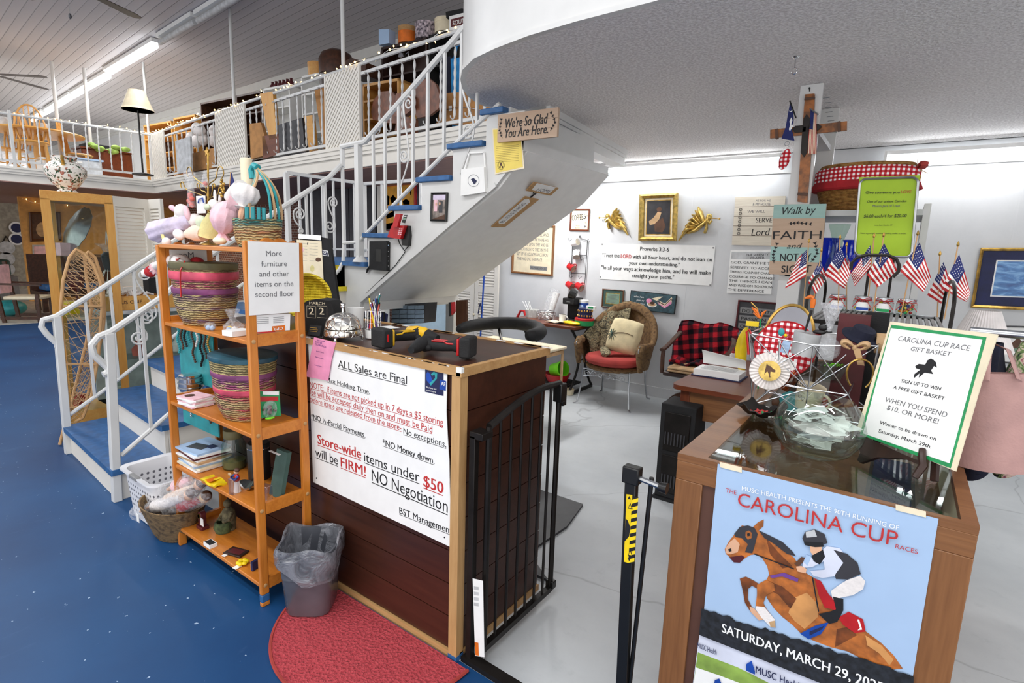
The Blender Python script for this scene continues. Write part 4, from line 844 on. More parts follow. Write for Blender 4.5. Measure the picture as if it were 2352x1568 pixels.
for i in range(16):a=random.uniform(0,6.28);r=random.uniform(0,.03);m.tube([(cos(a)*r,sin(a)*r,.055),(cos(a)*r+.01,sin(a)*r*.8,.066),(cos(a)*r+.015,sin(a)*r+.01,.058)],.0012,4)
m.build('green_shred',cv,local=True)['kind']='stuff'
c=at(1170,430,FY+.12);m=MB('wrap');m.lathe([(.007,-.02),(.006,0),(.012,.03),(.022,.065),(.035,.105),(.031,.105),(.02,.06),(.008,.01)],c,18,wob=lambda a,i:1+.18*sin(5*a+i)*(i>2));m.use('black').tube(circ(c,.0085,12),.003,6,closed=True);m.sph(c+Vector((-.03,0,-.004)),.022,.006,.009);m.sph(c+Vector((-.02,0,.014)),.016,.006,.012);m.use('wrap').sph(c+Vector((0,0,-.06)),.045,.03,.045,12,8)
one(m,'cellophane_bag','clear cellophane gift bag gathered with a black ribbon in the wire basket','gift bag')
m=MB('tan');c=at(1480,620,FY+.0)
for s_ in(-1,1):m.tube(bez(c,c+Vector((s_*.03,0,.035)),c+Vector((s_*.055,0,.01)),c+Vector((s_*.012,0,-.006)),12),[.004+.014*sin(pi*i/12)for i in range(13)],8,flat=.6)
m.sph(c,.008,.007,.01);m.grid(lambda u,v:c+Vector((-.005+.02*u+.02*v,-.004,-.055*v)),3,5,.001);one(m,'ribbon_bow','tan satin bow tied on the wire basket corner, right of the glass cup','bow')
def horseshoe(px,py,label,s_=1.0):
 c=at(px,py,FY-.02);m=MB('brass');pts=[c+Vector((s_*.032*sin(t_)*(1+.1*cos(t_)),.004*sin(t_),s_*.045*cos(t_)))for t_ in[-2.45+4.9*i/20 for i in range(21)]];m.tube(pts,.006,8,flat=.55)
 one(m,'horseshoe',label,'horseshoe')
horseshoe(1540,940,'gold horseshoe hanging at the right end of the wire basket beside the easel sign',1.15)
m=MB('fabric_navy');c=at(1560,480,FY+.08);m.lathe([(0,.03),(.032,.022),(.036,0),(.06,-.006),(.062,-.002),(.04,.004),(.034,.03),(.0,.036)],c,24,axis=(.35,-.3,1));one(m,'black_hat','small black hat with gold trim behind the easel sign','hat')
m=MB('tan');c=at(1745,440,FY+.1);m.lathe([(0,0),(.035,0),(.035,.09),(.03,.09),(.03,.01),(0,.01)],c-Vector((.0,0,.035)),22,axis=(1,.1,.0));one(m,'tan_mug','tan paper cup lying on its side behind the easel sign','cup')
m=MB('maroon');c=at(1480,300,FY+.26);m.box(c.x-.05,c.x+.05,c.y-.03,c.y+.03,KZ+.001,c.z+.025);one(m,'maroon_box','maroon gift box behind the cellophane bag','box')
m=MB('soft_black');c=at(1760,290,FY+.34);m.box(c.x-.035,c.x+.035,c.y-.025,c.y+.025,KZ+.001,c.z+.03);one(m,'black_box','black gift box right of the maroon gift box','box')
c=at(950,160,FY+.12);hp=thing('horse_head_pen','pen with an orange horse head top standing in the striped mug','pen',at(900,380,FY+.12))
m=MB('black');m.cyl(at(885,420,FY+.12),at(960,170,FY+.12),.0035,.005,8);m.build('shaft',hp)
m=MB('orange');a=at(970,140,FY+.12);b_=at(985,30,FY+.12);m.tube([a,a.lerp(b_,.5),b_],[.007,.010,.009],8);m.tube([b_,at(950,5,FY+.12),at(880,25,FY+.115)],[.009,.008,.004],8);m.cyl(b_,b_+Vector((.002,0,.012)),.003,.0005,6);m.build('horse_head',hp)
m=MB('light_blue');m.cbox(at(650,610,FY+.03),.026,.012,.044,0,0,.15);m.use('teal').sph(at(600,430,FY+.03),.011,.006,.015);m.use('yellow').sph(at(650,470,FY+.03),.006);one(m,'wrapped_favour','blue dotted toy parcel with teal top in front of the striped mug','favour')
m=MB('amber_glass');m.lathe([(0,0),(.02,0),(.022,.05),(.012,.065),(.012,.085),(0,.085)],at(620,1110,FY+.05),14,axis=(.55,0,1));one(m,'amber_bottle','amber glass bottle leaning behind the rosette','bottle')
m=MB('amber_glass');m.lathe([(0,0),(.018,0),(.02,.045),(.01,.055),(0,.055)],at(1140,1370,FY+.12),14);one(m,'amber_bottle','amber glass bottle behind the cream mug handle','bottle')
m=MB('teal');disc(m,at(700,1260,FY+.04),(-.1,-1,.2),.036,.02);one(m,'mint_tin','round mint green tin low in the wire basket left of the cream mug','tin')
m=MB('brown');m.sph(at(530,1270,FY+.03),.014,.012,.018);one(m,'brown_ornament','small brown ornament between the basket corner and the round mint tin','ornament')
m=MB('red');m.tube([at(205,700,FY-.01),at(190,500,FY-.01),at(180,430,FY-.01),at(215,400,FY-.01),at(235,450,FY-.01)],.004,6);one(m,'candy_cane','striped candy cane hooked over the left corner of the wire basket','candy cane')
m=MB('orange');
for p_ in((300,170,240,130),(320,230,250,150),(380,200,420,170),(330,250,260,200)):a=at(350,270,FY+.3);m.tube([a,at(p_[0],p_[1],FY+.3),at(p_[2],p_[3],FY+.3)],[.002,.006,.001],6)
m.use('green').cyl(at(350,270,FY+.3),Vector((at(350,270,FY+.3).x+.02,FY+.3,KZ+.001)),.003,n=6);m.use('brass').tube([at(330,260,FY+.3),at(310,150,FY+.3),at(235,75,FY+.3)],.003,6);m.use('yellow').cbox(at(250,330,FY+.3),.05,.02,.02,.2);one(m,'silk_flowers','orange silk flowers behind the left side of the wire basket','flowers')
# ================= slatted metal stand on the case with jars, flags =================
SYa,SYb,STZ=2.55,3.16,1.31
fs=thing('slatted_stand','dark metal slatted stand with arched ends on the display case, carrying jars and flags','stand',(-.05,2.85,KZ))
sx0,sx1=PY(1885,700,2.85).x-.02,PY(2165,735,2.85).x+.01
m=MB('grey');nS=22
for i in range(nS):x=sx0+.02+(sx1-sx0-.04)*i/(nS-1);m.box(x-.006,x+.006,SYa,SYb,STZ-.008,STZ)
m.build('slat',fs);bpy.data.objects['slat'].name='slatted_top'
for y in(SYa,SYb):MB('iron').bar((sx0,y,STZ-.012),(sx1,y,STZ-.012),.01,.016).build('side_rail',fs)
for x in(sx0,sx1):
 m=MB('iron');m.tube([(x,SYa,KZ+.004),(x,SYa,STZ+.08)]+[(x,(SYa+SYb)/2-(SYb-SYa)/2*cos(pi*i/12),STZ+.08+.09*sin(pi*i/12))for i in range(1,12)]+[(x,SYb,STZ+.08),(x,SYb,KZ+.004)],.0065,8);m.build('arched_end',fs)
F=Pl((0,2.9,0),(0,-1,0),1840,520,5.6)
m=MB('iron');m.tube([F(640,560),F(650,470),F(720,400),F(850,365),F(1120,370),F(1225,420),F(1262,500),F(1250,580),F(1180,650)],.007,8);m.build('arched_back',fs)
jt=[('red','blue'),('red','blue'),('red','tan'),('yellow','green')]
for i,(px,lab,ct_)in enumerate(((460,'squat glass sweet jar with blue striped label, left end of the stand',0),(790,'squat glass sweet jar with blue striped label, second from the left',1),(1060,'squat glass sweet jar with sandy label, third from the left',2),(1360,'clear glass jar of coloured sweets without label, right of the others',3))):
 y=3.05;p=F(px,1010+.07*px);j=thing('sweet_jar',lab,'jar',(PY(1840+px/5.6,700,y).x,y,STZ+.001),0,'sweet jars on the slatted stand');j.scale=(1.3,1.3,1.3)
 MB('glass').lathe([(0,0),(.028,0),(.031,.004),(.031,.04),(.026,.047),(.024,.047)],n=24).build('glass',j,local=True)
 MB('steel').lathe([(.027,.047),(.0275,.056),(.026,.058),(0,.058)],n=24).build('lid',j,local=True)
 m=MB('red');random.seed(i)
 for k in range(46):
  m.use(random.choice(('red','yellow','blue','green','orange')if ct_==3 else('red','white','red','yellow')));a,r=random.uniform(0,6.28),random.uniform(0,.023);m.sph((cos(a)*r,sin(a)*r,.008+random.uniform(0,.034)),.0055,n=6,m=4)
 m.build('sweets',j,local=True)['kind']='stuff'
 if ct_<3:
  m=MB('paper');A0=math.atan2(CAM.y-y,CAM.x-j.location.x);m.grid(lambda u,v:(cos(A0-.65+1.3*u)*.0316,sin(A0-.65+1.3*u)*.0316,.006+.032*v),8,2);m.use(('blue','blue','green')[ct_]).grid(lambda u,v:(cos(A0-.62+1.24*u)*.0318,sin(A0-.62+1.24*u)*.0318,.009+.010*v),8,1);m.build('label',j,local=True)
 m=MB('red');m.tube(circ((0,0,.046),.0275,20),.0018,5,closed=True)
 for s_ in(-1,1):m.tube([(0,-.028,.046),(s_*.02,-.032,.056),(s_*.03,-.03,.04),(s_*.01,-.03,.046),(s_*.03,-.034,.018)],.0013,5)
 m.build('ribbon',j,local=True)
m=MB('steel');p=F(1610,1070);m.lathe([(0,0),(.03,0),(.031,.008),(.029,.009),(0,.006)],(PY(2127,712,3.0).x,3.0,STZ+.001),24);one(m,'jar_lid','silver jar lid lying at the right end of the slatted stand','lid')
FL=[((100,195),(40,900),(78,290),(65,640),(-196,795),(-60,440),2.74),((262,312),(170,900),(245,425),(95,720),(200,870),(345,650),2.70),((500,150),(480,960),(515,250),(300,620),(570,800),(640,590),2.64),((585,240),(585,960),(590,330),(545,560),(610,690),(650,540),2.80),((938,130),(860,980),(895,238),(900,520),(690,765),(640,600),2.70),((1062,120),(940,1000),(1070,215),(850,620),(985,780),(1245,575),2.62),((1500,100),(1310,1010),(1525,205),(1268,570),(1570,842),(1672,660),2.64),((1785,360),(1755,1080),(1830,455),(1620,880),(1800,990),(1895,640),2.76),((2018,240),(1860,1090),(2035,356),(1800,800),(2120,965),(2180,850),2.66)]
nm_=['leftmost small US flag on the slatted stand, before the faith sign','second small US flag from the left, low and folded','third small US flag from the left, spread before the blue vases','small US flag mostly hidden behind the third one from the left','small US flag drooping left below the middle of the lime sign','small US flag spread wide under the lime sign','large drooping small US flag right of the lime sign corner','narrow folded small US flag, second from the right','rightmost small US flag on the slatted stand']
for k,(pt,pb,a,b_,c,d,y)in enumerate(FL):
 y+=.36;G=Pl((0,y,0),(0,-1,0),1840,520,5.6);T=G(*pt);Bp=T.lerp(G(*pb),1);t_=(STZ-T.z)/(Bp.z-T.z);Bp=T+(Bp-T)*t_
 fl=thing('hand_flag',nm_[k],'flag',(Bp.x,Bp.y,STZ+.0),0,'small flags on the slatted stand')
 MB('ash').cyl(Bp,T,.0025,n=8).build('stick',fl);MB('brass').lathe([(.0025,0),(.005,.004),(.0055,.01),(.003,.018),(0,.024)],T-Vector((0,0,.006)),8).build('finial',fl)
 A,B2,C2,D2=G(*a),G(*b_),G(*c),G(*d)
 def srf(u,v,o=0):
  p=A*(1-u)*(1-v)+D2*u*(1-v)+C2*u*v+B2*(1-u)*v;return p+Vector((0,.012*sin(u*7+v*4+k)-.006-.012*u*v-o,0))
 m=MB('red');nu,nv=18,26
 base=len(m.v);m.grid(lambda u,v:srf(u,v),nu,nv)
 for f_ in range(nu*nv):
  i,j=f_%nu,f_//nu;mt='navy_flag' if(i<nu*.42 and j<14)else('red' if(j//2)%2==0 else 'paper')
  if mt=='navy_flag':mt='flag_blue'
  m.use(mt);m.mi[f_]=m.c
 m.use('paper')
 for r_ in range(6):
  for q in range(5):
   u0,v0=(q+.6+.3*(r_%2))*.42/5.6,(r_+.7)*.54/6.6;cc=srf(u0,v0,.0012);ex=(srf(u0+.02,v0)-srf(u0,v0)).normalized();ey=(srf(u0,v0+.02)-srf(u0,v0)).normalized();n5=[cc+(ex*cos(2*pi*i/5)+ey*sin(2*pi*i/5))*.0022 for i in range(5)];m.flat(n5)
 m.build('cloth',fl)
# ================= things on the white back wall =================
WS=Pl((0,WY-.004,0),(0,-1,0),1140,420,4.2)
def quad_face(P,tl,tr,bl,th,mat,mb,off=0):return Face(mb,P(*tl,off),P(*tr,off),P(*bl,off),th,mat)
def picture(name,label,cat,P,tl,tr,bl,fm,wu,wv,depth,paint,bgm='paper'):
 m=MB(bgm);F=quad_face(P,tl,tr,bl,.006,bgm,m,.006);T=thing(name,label,cat,F.p(.5,0,0));paint(F,m);m.build('picture',T)
 frame_mb(F,wu,wv,depth,fm).build('frame',T);return T
def bless(F,m):
 for i,s_ in enumerate(('THE LORD BLESS THEE AND','KEEP THEE MAY HE MAKE HIS','FACE SHINE UPON THEE AND BE','GRACIOUS UNTO THEE MAY HE','LIFT UP HIS COUNTENANCE UPON','THEE AND GIVE THEE PEACE')):F.text(s_,.13,.78-.1*i,.062,.73 if i<5 else .60,'grey_ink','l')
 F.rect(.45,.1,.86,.18,'grey');F.text('NUMBERS 6:24-26',.65,.12,.04,.35,'dark_grey')
picture('framed_verse','large framed blessing verse on cream behind the stair soffit','framed print',WS,(166,402),(572,412),(150,866),'laminate',.045,.038,.02,bless,'cream')
def coffee(F,m):
 F.text('COFFEE',.1,.46,.26,.56,'ink','l',.01,rot=.1);F.text('5',.74,.55,.24,.13,'ink','c',.02);F.text('c',.87,.66,.1,.06,'ink');F.text('FRESH',.4,.2,.07,.2,'grey_ink');F.text('BREWED',.4,.1,.07,.25,'grey_ink');F.text('a cup',.78,.36,.06,.14,'ink',shear=.2);F.ell(.78,.2,.06,.05,'grey_ink',10)
picture('framed_sign','small brown framed coffee price sign above the mug rack','sign',WS,(720,252),(908,252),(710,460),'mahogany',.075,.07,.014,coffee,'cream')
M_('dark_canvas','#2b2a2e',.4,var=.4,scale=9)
def canvas(F,m):
 F.rect(.13,.1,.87,.9,'cream',.004);F.rect(.17,.13,.83,.87,'brass',.0045);F.rect(.19,.145,.81,.855,'dark_canvas',.005);F.poly([(.25,.42),(.38,.5),(.48,.62),(.58,.6),(.52,.45),(.4,.36),(.28,.34)],'tan',.0053);F.ell(.52,.67,.07,.05,'brown',12,.0055);F.poly([(.4,.36),(.62,.5),(.7,.3),(.62,.18),(.42,.2)],'brown',.0056)
picture('gold_framed_painting','dark painting in a heavy gold frame between the two brass angels','painting',WS,(1393,113),(1760,97),(1382,557),'gold_leaf',.12,.09,.045,canvas,'cream')
m=MB('paper');F=quad_face(WS,(1022,583),(2115,605),(998,925),.003,'paper',m,.004)
P=WS
for s_,p0,p1,h,mt in(('Proverbs 3:3-6',(1388,652),(1665,662),38,'ink'),('"Trust the',(1024,714),(1190,718),36,'ink'),('LORD',(1202,722),(1302,727),36,'red_ink'),('with all Your heart, and do not lean on',(1316,728),(2080,758),36,'ink'),('your own understanding."',(1280,786),(1768,806),34,'ink'),('"In all your ways acknowledge him, and he will make',(1016,832),(2068,888),38,'ink'),('straight your paths."',(1312,908),(1714,928),36,'ink')):P.text(m,s_,p0,p1,h,mt,.0065,.02)
for x,y in((1024,592),(2094,626),(1006,906),(2064,984)):P.ell(m,x,y,8,8,'grey',.006)
one(m,'verse_banner','wide white banner with a proverb in black and red text on the back wall','banner')
def cert(F,m):
 F.rect(.0,.0,1,1,'green_mat',.002);F.rect(.17,.2,.83,.8,'gold_leaf',.003);F.rect(.2,.24,.8,.76,'green_mat2',.0035)
 for i in range(6):F.rect(.27,.66-.07*i,.73-.05*(i%3),.68-.07*i,'grey_ink',.004)
M_('green_mat','#3f5a52',.7);M_('green_mat2','#7f9c86',.7);M_('teal_canvas','#3a5660',.6,var=.2,scale=30)
picture('framed_certificate','small green matted certificate in a wooden frame left of the teal painting','certificate',WS,(1028,1017),(1238,1032),(1018,1197),'walnut_z',.06,.06,.012,cert,'green_mat')
m=MB('teal_canvas');F=quad_face(WS,(1305,1035),(1748,1082),(1285,1210),.02,'black',m,.022);F.rect(.015,.03,.985,.97,'teal_canvas',.0004)
for s_,u,v,w_ in(('when I am',.2,.66,.22),('given my',.24,.48,.18),('coffee & Jesus',.2,.3,.3)):F.text(s_,u,v,.1,w_,'paper',shear=.3,k=.001)
F.ell(.5,.36,.11,.13,'paper',k=.0008);F.ell(.5,.38,.09,.1,'tan',k=.001);F.ell(.43,.55,.06,.13,'pink',k=.0012);F.ell(.51,.45,.05,.08,'brown',k=.0014)
F.poly([(.48,.68),(.62,.82),(.72,.86),(.6,.6)],'cream',.0012)
for i,c in enumerate(('cream','maroon','cream','pink')):F.poly([(.6,.66-.05*i),(.78,.4-.05*i),(.92,.78-.08*i),(.9,.88-.06*i),(.78,.5-.05*i)],c,.0014+.0002*i)
Tn=one(m,'book_painting','teal painting of a cup, rose and open book hung from a wire','painting');a=MB('steel');t0=F.p(.1,.98,-.01);t1=F.p(.9,.98,-.01);c=WS(1520,1030,.004);a.tube([t0,c,t1],.0012,5);a.build('hanging_wire',Tn)
def angel(px,py,s,fl,label):
 c=PY(px,py,WY-.012);T=thing('brass_angel',label,'wall ornament',c)
 Q=lambda x,y,k=0:c+Vector((fl*x*s,-k,y*s))
 m=MB('gold_leaf')
 for j in range(7):
  a=radians(60+j*9);L_=.2-.012*j;b=Q(.01*j,.03,.01+.002*j);t=Q(cos(a)*0+.02+.16*(j/6)+.03,.15-.028*j-.004*j*j,.012);m.tube([Q(-.01+.012*j,.02-.01*j,.012),b.lerp(t,.5)+Vector((0,-.012,.012)),t],[.012*s*3,.014*s*3,.004*s*3],8,flat=.5)
 m.build('wing',T)
 m=MB('gold_leaf');m.tube([Q(-.05,.04,.02),Q(-.02,.0,.026),Q(.05,-.06,.024),Q(.12,-.085,.018),Q(.165,-.085,.012)],[.02,.032,.036,.028,.02],10,flat=.6);m.tube([Q(-.04,.01,.02),Q(-.045,-.05,.024),Q(-.03,-.09,.018)],[.02,.026,.022],8,flat=.6);m.sph(Q(-.06,.055,.024),.021*s*1.4,.018,.023*s*1.4,12,8);m.tube([Q(-.03,.035,.03),Q(-.075,.0,.034),Q(-.09,.025,.034)],[.016,.018,.012],8);m.build('robed_figure',T)
 m=MB('brass');m.cyl(Q(-.075,.045,.03),Q(-.14,.04,.034),.004,.003,8);m.lathe([(.003,0),(.005,.012),(.013,.022),(.012,.024)],Q(-.14,.04,.034),12,axis=Q(-.15,.0395,.0345)-Q(-.14,.04,.034));m.tube([Q(.165,-.085,.014),Q(.18,-.105,.01),Q(.172,-.11,.01),Q(.158,-.09,.01)],.003,6);m.build('trumpet',T)
angel(1408,508,.95,1,'brass angel blowing a trumpet leftward, beside the coffee sign');angel(1614,513,1.08,-1,'brass angel blowing a trumpet rightward, right of the gold framed painting')
# wooden mug rack with mugs
R=thing('mug_rack','black wire mug rack hanging on the back wall','mug rack',WS(800,960,.0))
m=MB('black')
for p in(((745,545),(728,960)),((888,555),(862,970)),((740,700),(878,698)),((735,870),(866,876))):m.cyl(WS(*p[0],.02),WS(*p[1],.02),.004,n=6)
m.tube([WS(745,548,.02),WS(800,540,.02),WS(815,515,.02),WS(830,540,.02),WS(888,555,.02)],.004,6);m.tube(circ(WS(815,520,.02),.012,12,(1,0,0),(0,0,1)),.003,6,closed=True);m.tube([WS(888,555,.02),WS(898,545,.02),WS(885,540,.02)],.004,6);m.build('rack_frame',R)
m=MB('black')
for x,y in((735,545),(838,700),(845,730),(745,900),(830,905),(745,770)):a=WS(x,y,.02);m.tube([a,a+Vector((0,-.05,-.02)),a+Vector((0,-.07,.0)),a+Vector((0,-.07,.015))],.003,6)
m.build('hook',R);bpy.data.objects['hook'].name='hook_row'
for px,py,mt,lab in((778,575,'fabric_white','white mug at the top of the mug rack'),(790,690,'fabric_white','white mug lower on the mug rack, below the top one'),(742,815,'red','red and green patterned mug at mid height on the mug rack'),(730,985,'red','red patterned mug at the bottom left of the mug rack'),(820,997,'red','red patterned mug at the bottom right of the mug rack')):
 c=WS(px,py,.05);up=(.85,-.25,-.35)if mt=='red' else((.9,-.2,.2)if py<600 else(.4,-.5,-.7))
 cup('mug',lab,'mug',c-Vector(up).normalized()*.045,up,.036,.042,.09,mt,'cream',pi*.6,group='mugs on the wall rack')
# signs at the right of the wall
W2=Pl((0,WY-.004,0),(0,-1,0),1640,420,3.303)
m=MB('board_grey');F=quad_face(W2,(165,110),(545,100),(137,470),.012,'board_grey',m,.014)
for i in range(1,5):F.rect(0,i/5-.004,1,i/5+.004,'brown')
P=W2
for s_,p0,p1,h,mt in(('AS FOR ME',(318,142),(432,142),14,'grey_ink'),('& MY HOUSE',(295,172),(430,172),22,'grey_ink'),('WE WILL',(255,228),(390,226),20,'grey_ink'),('SERVE',(318,300),(442,300),36,'ink'),('Lord',(285,400),(425,396),52,'ink')):P.text(m,s_,p0,p1,h,mt,.015,0,.15 if s_=='Lord' else 0)
for i in range(7):
 m.use('ink');m.tube(circ(W2(205-2.6*i,203+30*i,.016),.012,12,(1,0,0),(0,0,1)),.0022,5,closed=True)
one(m,'plank_sign','pale plank sign about serving the house, partly behind the faith sign','sign')
m=MB('paper');F=quad_face(W2,(128,508),(470,505),(98,832),.008,'paper',m,.01)
F.rect(.03,.79,.97,.95,'light_grey')
for s_,p0,p1,h in(('THE SERENITY',(245,555),(415,553),18),('PRAYER',(280,578),(385,576),18),('GOD, GRANT ME THE',(130,610),(470,622),18),('SERENITY TO ACCEPT',(126,646),(462,662),18),('THINGS I CANNOT CHANGE',(122,680),(462,698),18),('COURAGE TO CHANGE',(118,716),(458,734),18),('THE THINGS I CAN',(114,748),(440,764),18),('AND WISDOM TO KNOW',(112,782),(450,800),18),('THE DIFFERENCE',(106,816),(380,832),18)):P.text(m,s_,p0,p1,h,'ink',.011,.01)
one(m,'prayer_sign','white prayer sign with printed lines below the pale plank sign','sign')
P=Pl((0,WY-.004,0),(0,-1,0),1140,680,3.92)
def lb(F,m):
 for i in range(4):F.rect(.07,.78-.19*i-.09,.93,.78-.19*i+.05,'grey',.002)
 for i,s_ in enumerate(('DO IT WITH','PASSION','OR NOT')):F.text(s_,.12,.71-.19*i,.08,(.76,.6,.5)[i],'ink','l',.01,k=.003)
picture('letter_board','dark framed motto board low on the wall behind the orange flowers','letter board',P,(2182,32),(2560,60),(2137,398),'maroon',.04,.04,.015,lb,'dark_grey')
t=NT('sea');t.bsdf(.3);t.color(t.ramp(t.noise(t.coord((1,1,3)),7,6,.6,.8),[(.3,'#16407e'),(.5,'#3f7ab8'),(.62,'#7fb0dc'),(.75,'#e4eff6')]))
def seascape(F,m):F.rect(.045,.06,.95,.94,'navy',.002);F.rect(.18,.2,.82,.8,'paper',.003);F.rect(.195,.22,.805,.78,'sea',.0036)
picture('framed_seascape','framed blue seascape with dark mat at the right edge of the photo','framed picture',W2,(2022,492),(2830,490),(1945,945),'brass',.035,.05,.02,seascape,'navy')
P=Pl((0,WY-.004,0),(0,-1,0),1680,660,3.015)
def house(F,m):F.rect(.05,.05,.95,.95,'paper',.002);F.poly([(.3,.35),(.3,.55),(.42,.7),(.55,.55),(.55,.35)],'brown',.003);F.poly([(.2,.3),(.7,.3),(.6,.42),(.25,.4)],'green_mat2',.0034)
picture('framed_print','white matted print of a small house below the framed seascape','framed picture',P,(1855,262),(2180,270),(1840,520),'dark_grey',.03,.04,.015,house,'paper')
m=MB('white');c=PY(1287,486,WY-.006);m.tube([c+Vector((0,0,.03)),c+Vector((.008,-.004,.015)),c+Vector((-.008,-.006,0)),c+Vector((.006,-.006,-.02)),c+Vector((0,0,-.035))],.006,6);one(m,'wall_hook','small white ornate hook on the back wall left of the coffee sign','hook')
# fluorescent strips at the top of the back wall
for a,b_,lab in(((1397,393),(1789,376),'long lit fluorescent strip left of the white shelf column'),((2037,365),(2420,341),'long lit fluorescent strip right of the white shelf column')):
 A,B_=PY(*a,5.5),PY(*b_,5.5);A.x-=.1 if a[0]<1500 else 0
 T=thing('strip_light',lab,'strip light',(A+B_)*.5,0,None);MB('tube_light').cyl(A,B_,.017,n=10).build('tube',T)
 MB('white').box(A.x,B_.x,5.485,5.54,A.z+.03,A.z+.06).build('housing',T);MB('white').box(A.x-.02,A.x,5.47,5.53,A.z-.03,A.z+.06).build('end_cap',T)
 l=lamp('strip_glow',(A+B_)*.5+Vector((0,-.02,-.03)),(abs(B_.x-A.x),.03),3)
# louvred bifold doors at the left end of the back wall
def louvre_door(name,label,tl,tr,h0,th=.03,n=None,parent_struct=True,mat='cream_paint'):
 tl,tr=Vector(tl),Vector(tr);X=tr-tl;w_=X.length;X.normalize();N=Vector((X.y,-X.x,0));N=N if N.dot(CAM-tl)>0 else-N
 T=thing(name,label,'door',(tl+tr)*.5*Vector((1,1,0))+Vector((0,0,h0)))
 m=MB(mat);H_=tl.z-h0;o=Vector((tl.x,tl.y,h0));s_=min(.07,w_*.16)
 for a,b_,c,d in((0,0,s_,H_),(w_-s_,0,s_,H_),(s_,0,w_-2*s_,.12),(s_,H_-.1,w_-2*s_,.1),(s_,H_*.48,w_-2*s_,.09)):m.par(o+X*a+Vector((0,0,b_)),X*c,N*th,Vector((0,0,d)))
 m.build('frame',T)
 m=MB(mat)
 for z0,z1 in((.12,H_*.48),(H_*.48+.09,H_-.1)):
  k=int((z1-z0)/.036)
  for i in range(k):z=z0+(i+.5)*(z1-z0)/k;m.par(o+X*s_+N*.004+Vector((0,0,z+.016)),X*(w_-2*s_),N*.02+Vector((0,0,-.03)),Vector((0,0,.006)))
 m.build('louvres',T);return T
xa,xb,xc=PY(1033,700,WY-.05).x,PY(1092,700,WY-.05).x,PY(1147,650,WY-.05).x
z_=2.02
D1=louvre_door('louvre_door','cream louvred folding door leaf with a small knob, left of the next leaf by the back wall',(xa,WY-.05,z_),(xb-.005,WY-.05,z_),.01);D2=louvre_door('louvre_door','cream louvred folding door leaf nearest the framed blessing verse',(xb+.005,WY-.05,z_),(xc,WY-.05,z_),.01)
kp=PY(1088,722,WY-.08);MB('cream').sph(kp,.017).build('knob',D1)
# ================= seating corner =================
def zpx(x,y,z):return PZ(1140+x/3.92,680+y/3.92,z)
c1,c2=PZ(1322,752,.765),PZ(1370,742,.765)
sx1_,sy0_=c1.x,c1.y
sw=thing('sewing_table','wood topped table on a black iron treadle base with the coffee maker on it','table',(sx1_-.4,5.3,0))
MB('mahogany').box(sx1_-.95,sx1_,sy0_,WY-.03,.735,.765).build('table_top',sw,bevel=.004)
for x in(sx1_-.08,sx1_-.75):
 m=MB('iron');ya,yb=sy0_+.06,WY-.1
 for s_ in(0,1):
  y_,y2=(ya,yb)if s_==0 else(yb,ya)
  m.tube(bez((x,y_,.73),(x,y_+(y2-y_)*.5,.5),(x,y_+(y2-y_)*.5,.3),(x,y_,.02)),.014,8)
 m.bar((x,ya,.015),(x,yb,.015),.03,.03);m.bar((x,ya,.72),(x,yb,.72),.025,.03);m.tube(circ((x,(ya+yb)/2,.42),.06,16,(0,1,0),(0,0,1)),.009,6,closed=True);m.build('iron_leg',sw)
m=MB('iron')
for i in range(9):y=sy0_+.08+i*.035;m.box(sx1_-.72,sx1_-.1,y,y+.012,.085,.1)
m.box(sx1_-.72,sx1_-.7,sy0_+.08,sy0_+.37,.08,.1);m.box(sx1_-.12,sx1_-.1,sy0_+.08,sy0_+.37,.08,.1);m.build('treadle',sw)
ty=.766
def onz(px,py,z,y):p=PY(px,py,y);return Vector((p.x,y,z))
# things on the sewing table
T=thing('coffee_maker','black single cup coffee maker on the sewing table','coffee maker',onz(1312,735,ty,5.36))
m=MB('soft_black');m.box(-.07,.07,-.08,.12,0,.03);m.box(-.07,.07,.02,.12,.03,.22);m.box(-.075,.075,-.09,.12,.2,.27);m.build('body',T,local=True,bevel=.008)
m=MB('black');m.cyl((-.02,-.05,.33),(.05,-.05,.30),.06,.055,20);m.build('brew_head',T,local=True,bevel=.004);bpy.data.objects['brew_head'].rotation_euler=(0,0,.3)
m=MB('light_grey');m.text('KEURIG',(0,-.0905,.225),(1,0,0),(0,0,1),.009,.05);m.build('lettering',T,local=True)
T=thing('cookie_tin','round green tin with red lid at the front of the sewing table','tin',onz(1342,742,ty,5.2));MB('green').lathe([(0,0),(.105,0),(.105,.062),(0,.062)],n=36).build('tin',T,local=True);MB('red').lathe([(.107,.055),(.107,.075),(.1,.08),(0,.08)],n=36).build('lid',T,local=True)
for i in range(2):
 z=ty+.081+i*.053;T=thing('biscuit_tin',('lower','upper')[i]+' of two dark blue biscuit tins stacked on the green tin','tin',onz(1344,720,z,5.2),0,'stacked blue biscuit tins')
 MB('navy').lathe([(0,0),(.078,0),(.078,.05),(0,.052)],n=32).build('tin',T,local=True);m=MB('brass')
 for k in range(16):a=2*pi*k/16;m.sph((cos(a)*.077,sin(a)*.077,.024),.009,.009,.011,8,6)
 m.build('pattern',T,local=True)
T=thing('paper_towel','paper towel roll in a blue printed wrapper behind the biscuit tins','paper towel',onz(1341,690,ty,5.42));m=MB('paper');m.lathe([(.018,.0),(.055,0),(.055,.25),(.018,.25)],n=28);m.use('blue').lathe([(.0555,.12),(.0555,.22)],n=28);m.build('roll',T,local=True);m=MB('light_blue');m.sph((0,-.052,.17),.028,.006,.035,12,8);m.build('emblem',T,local=True)
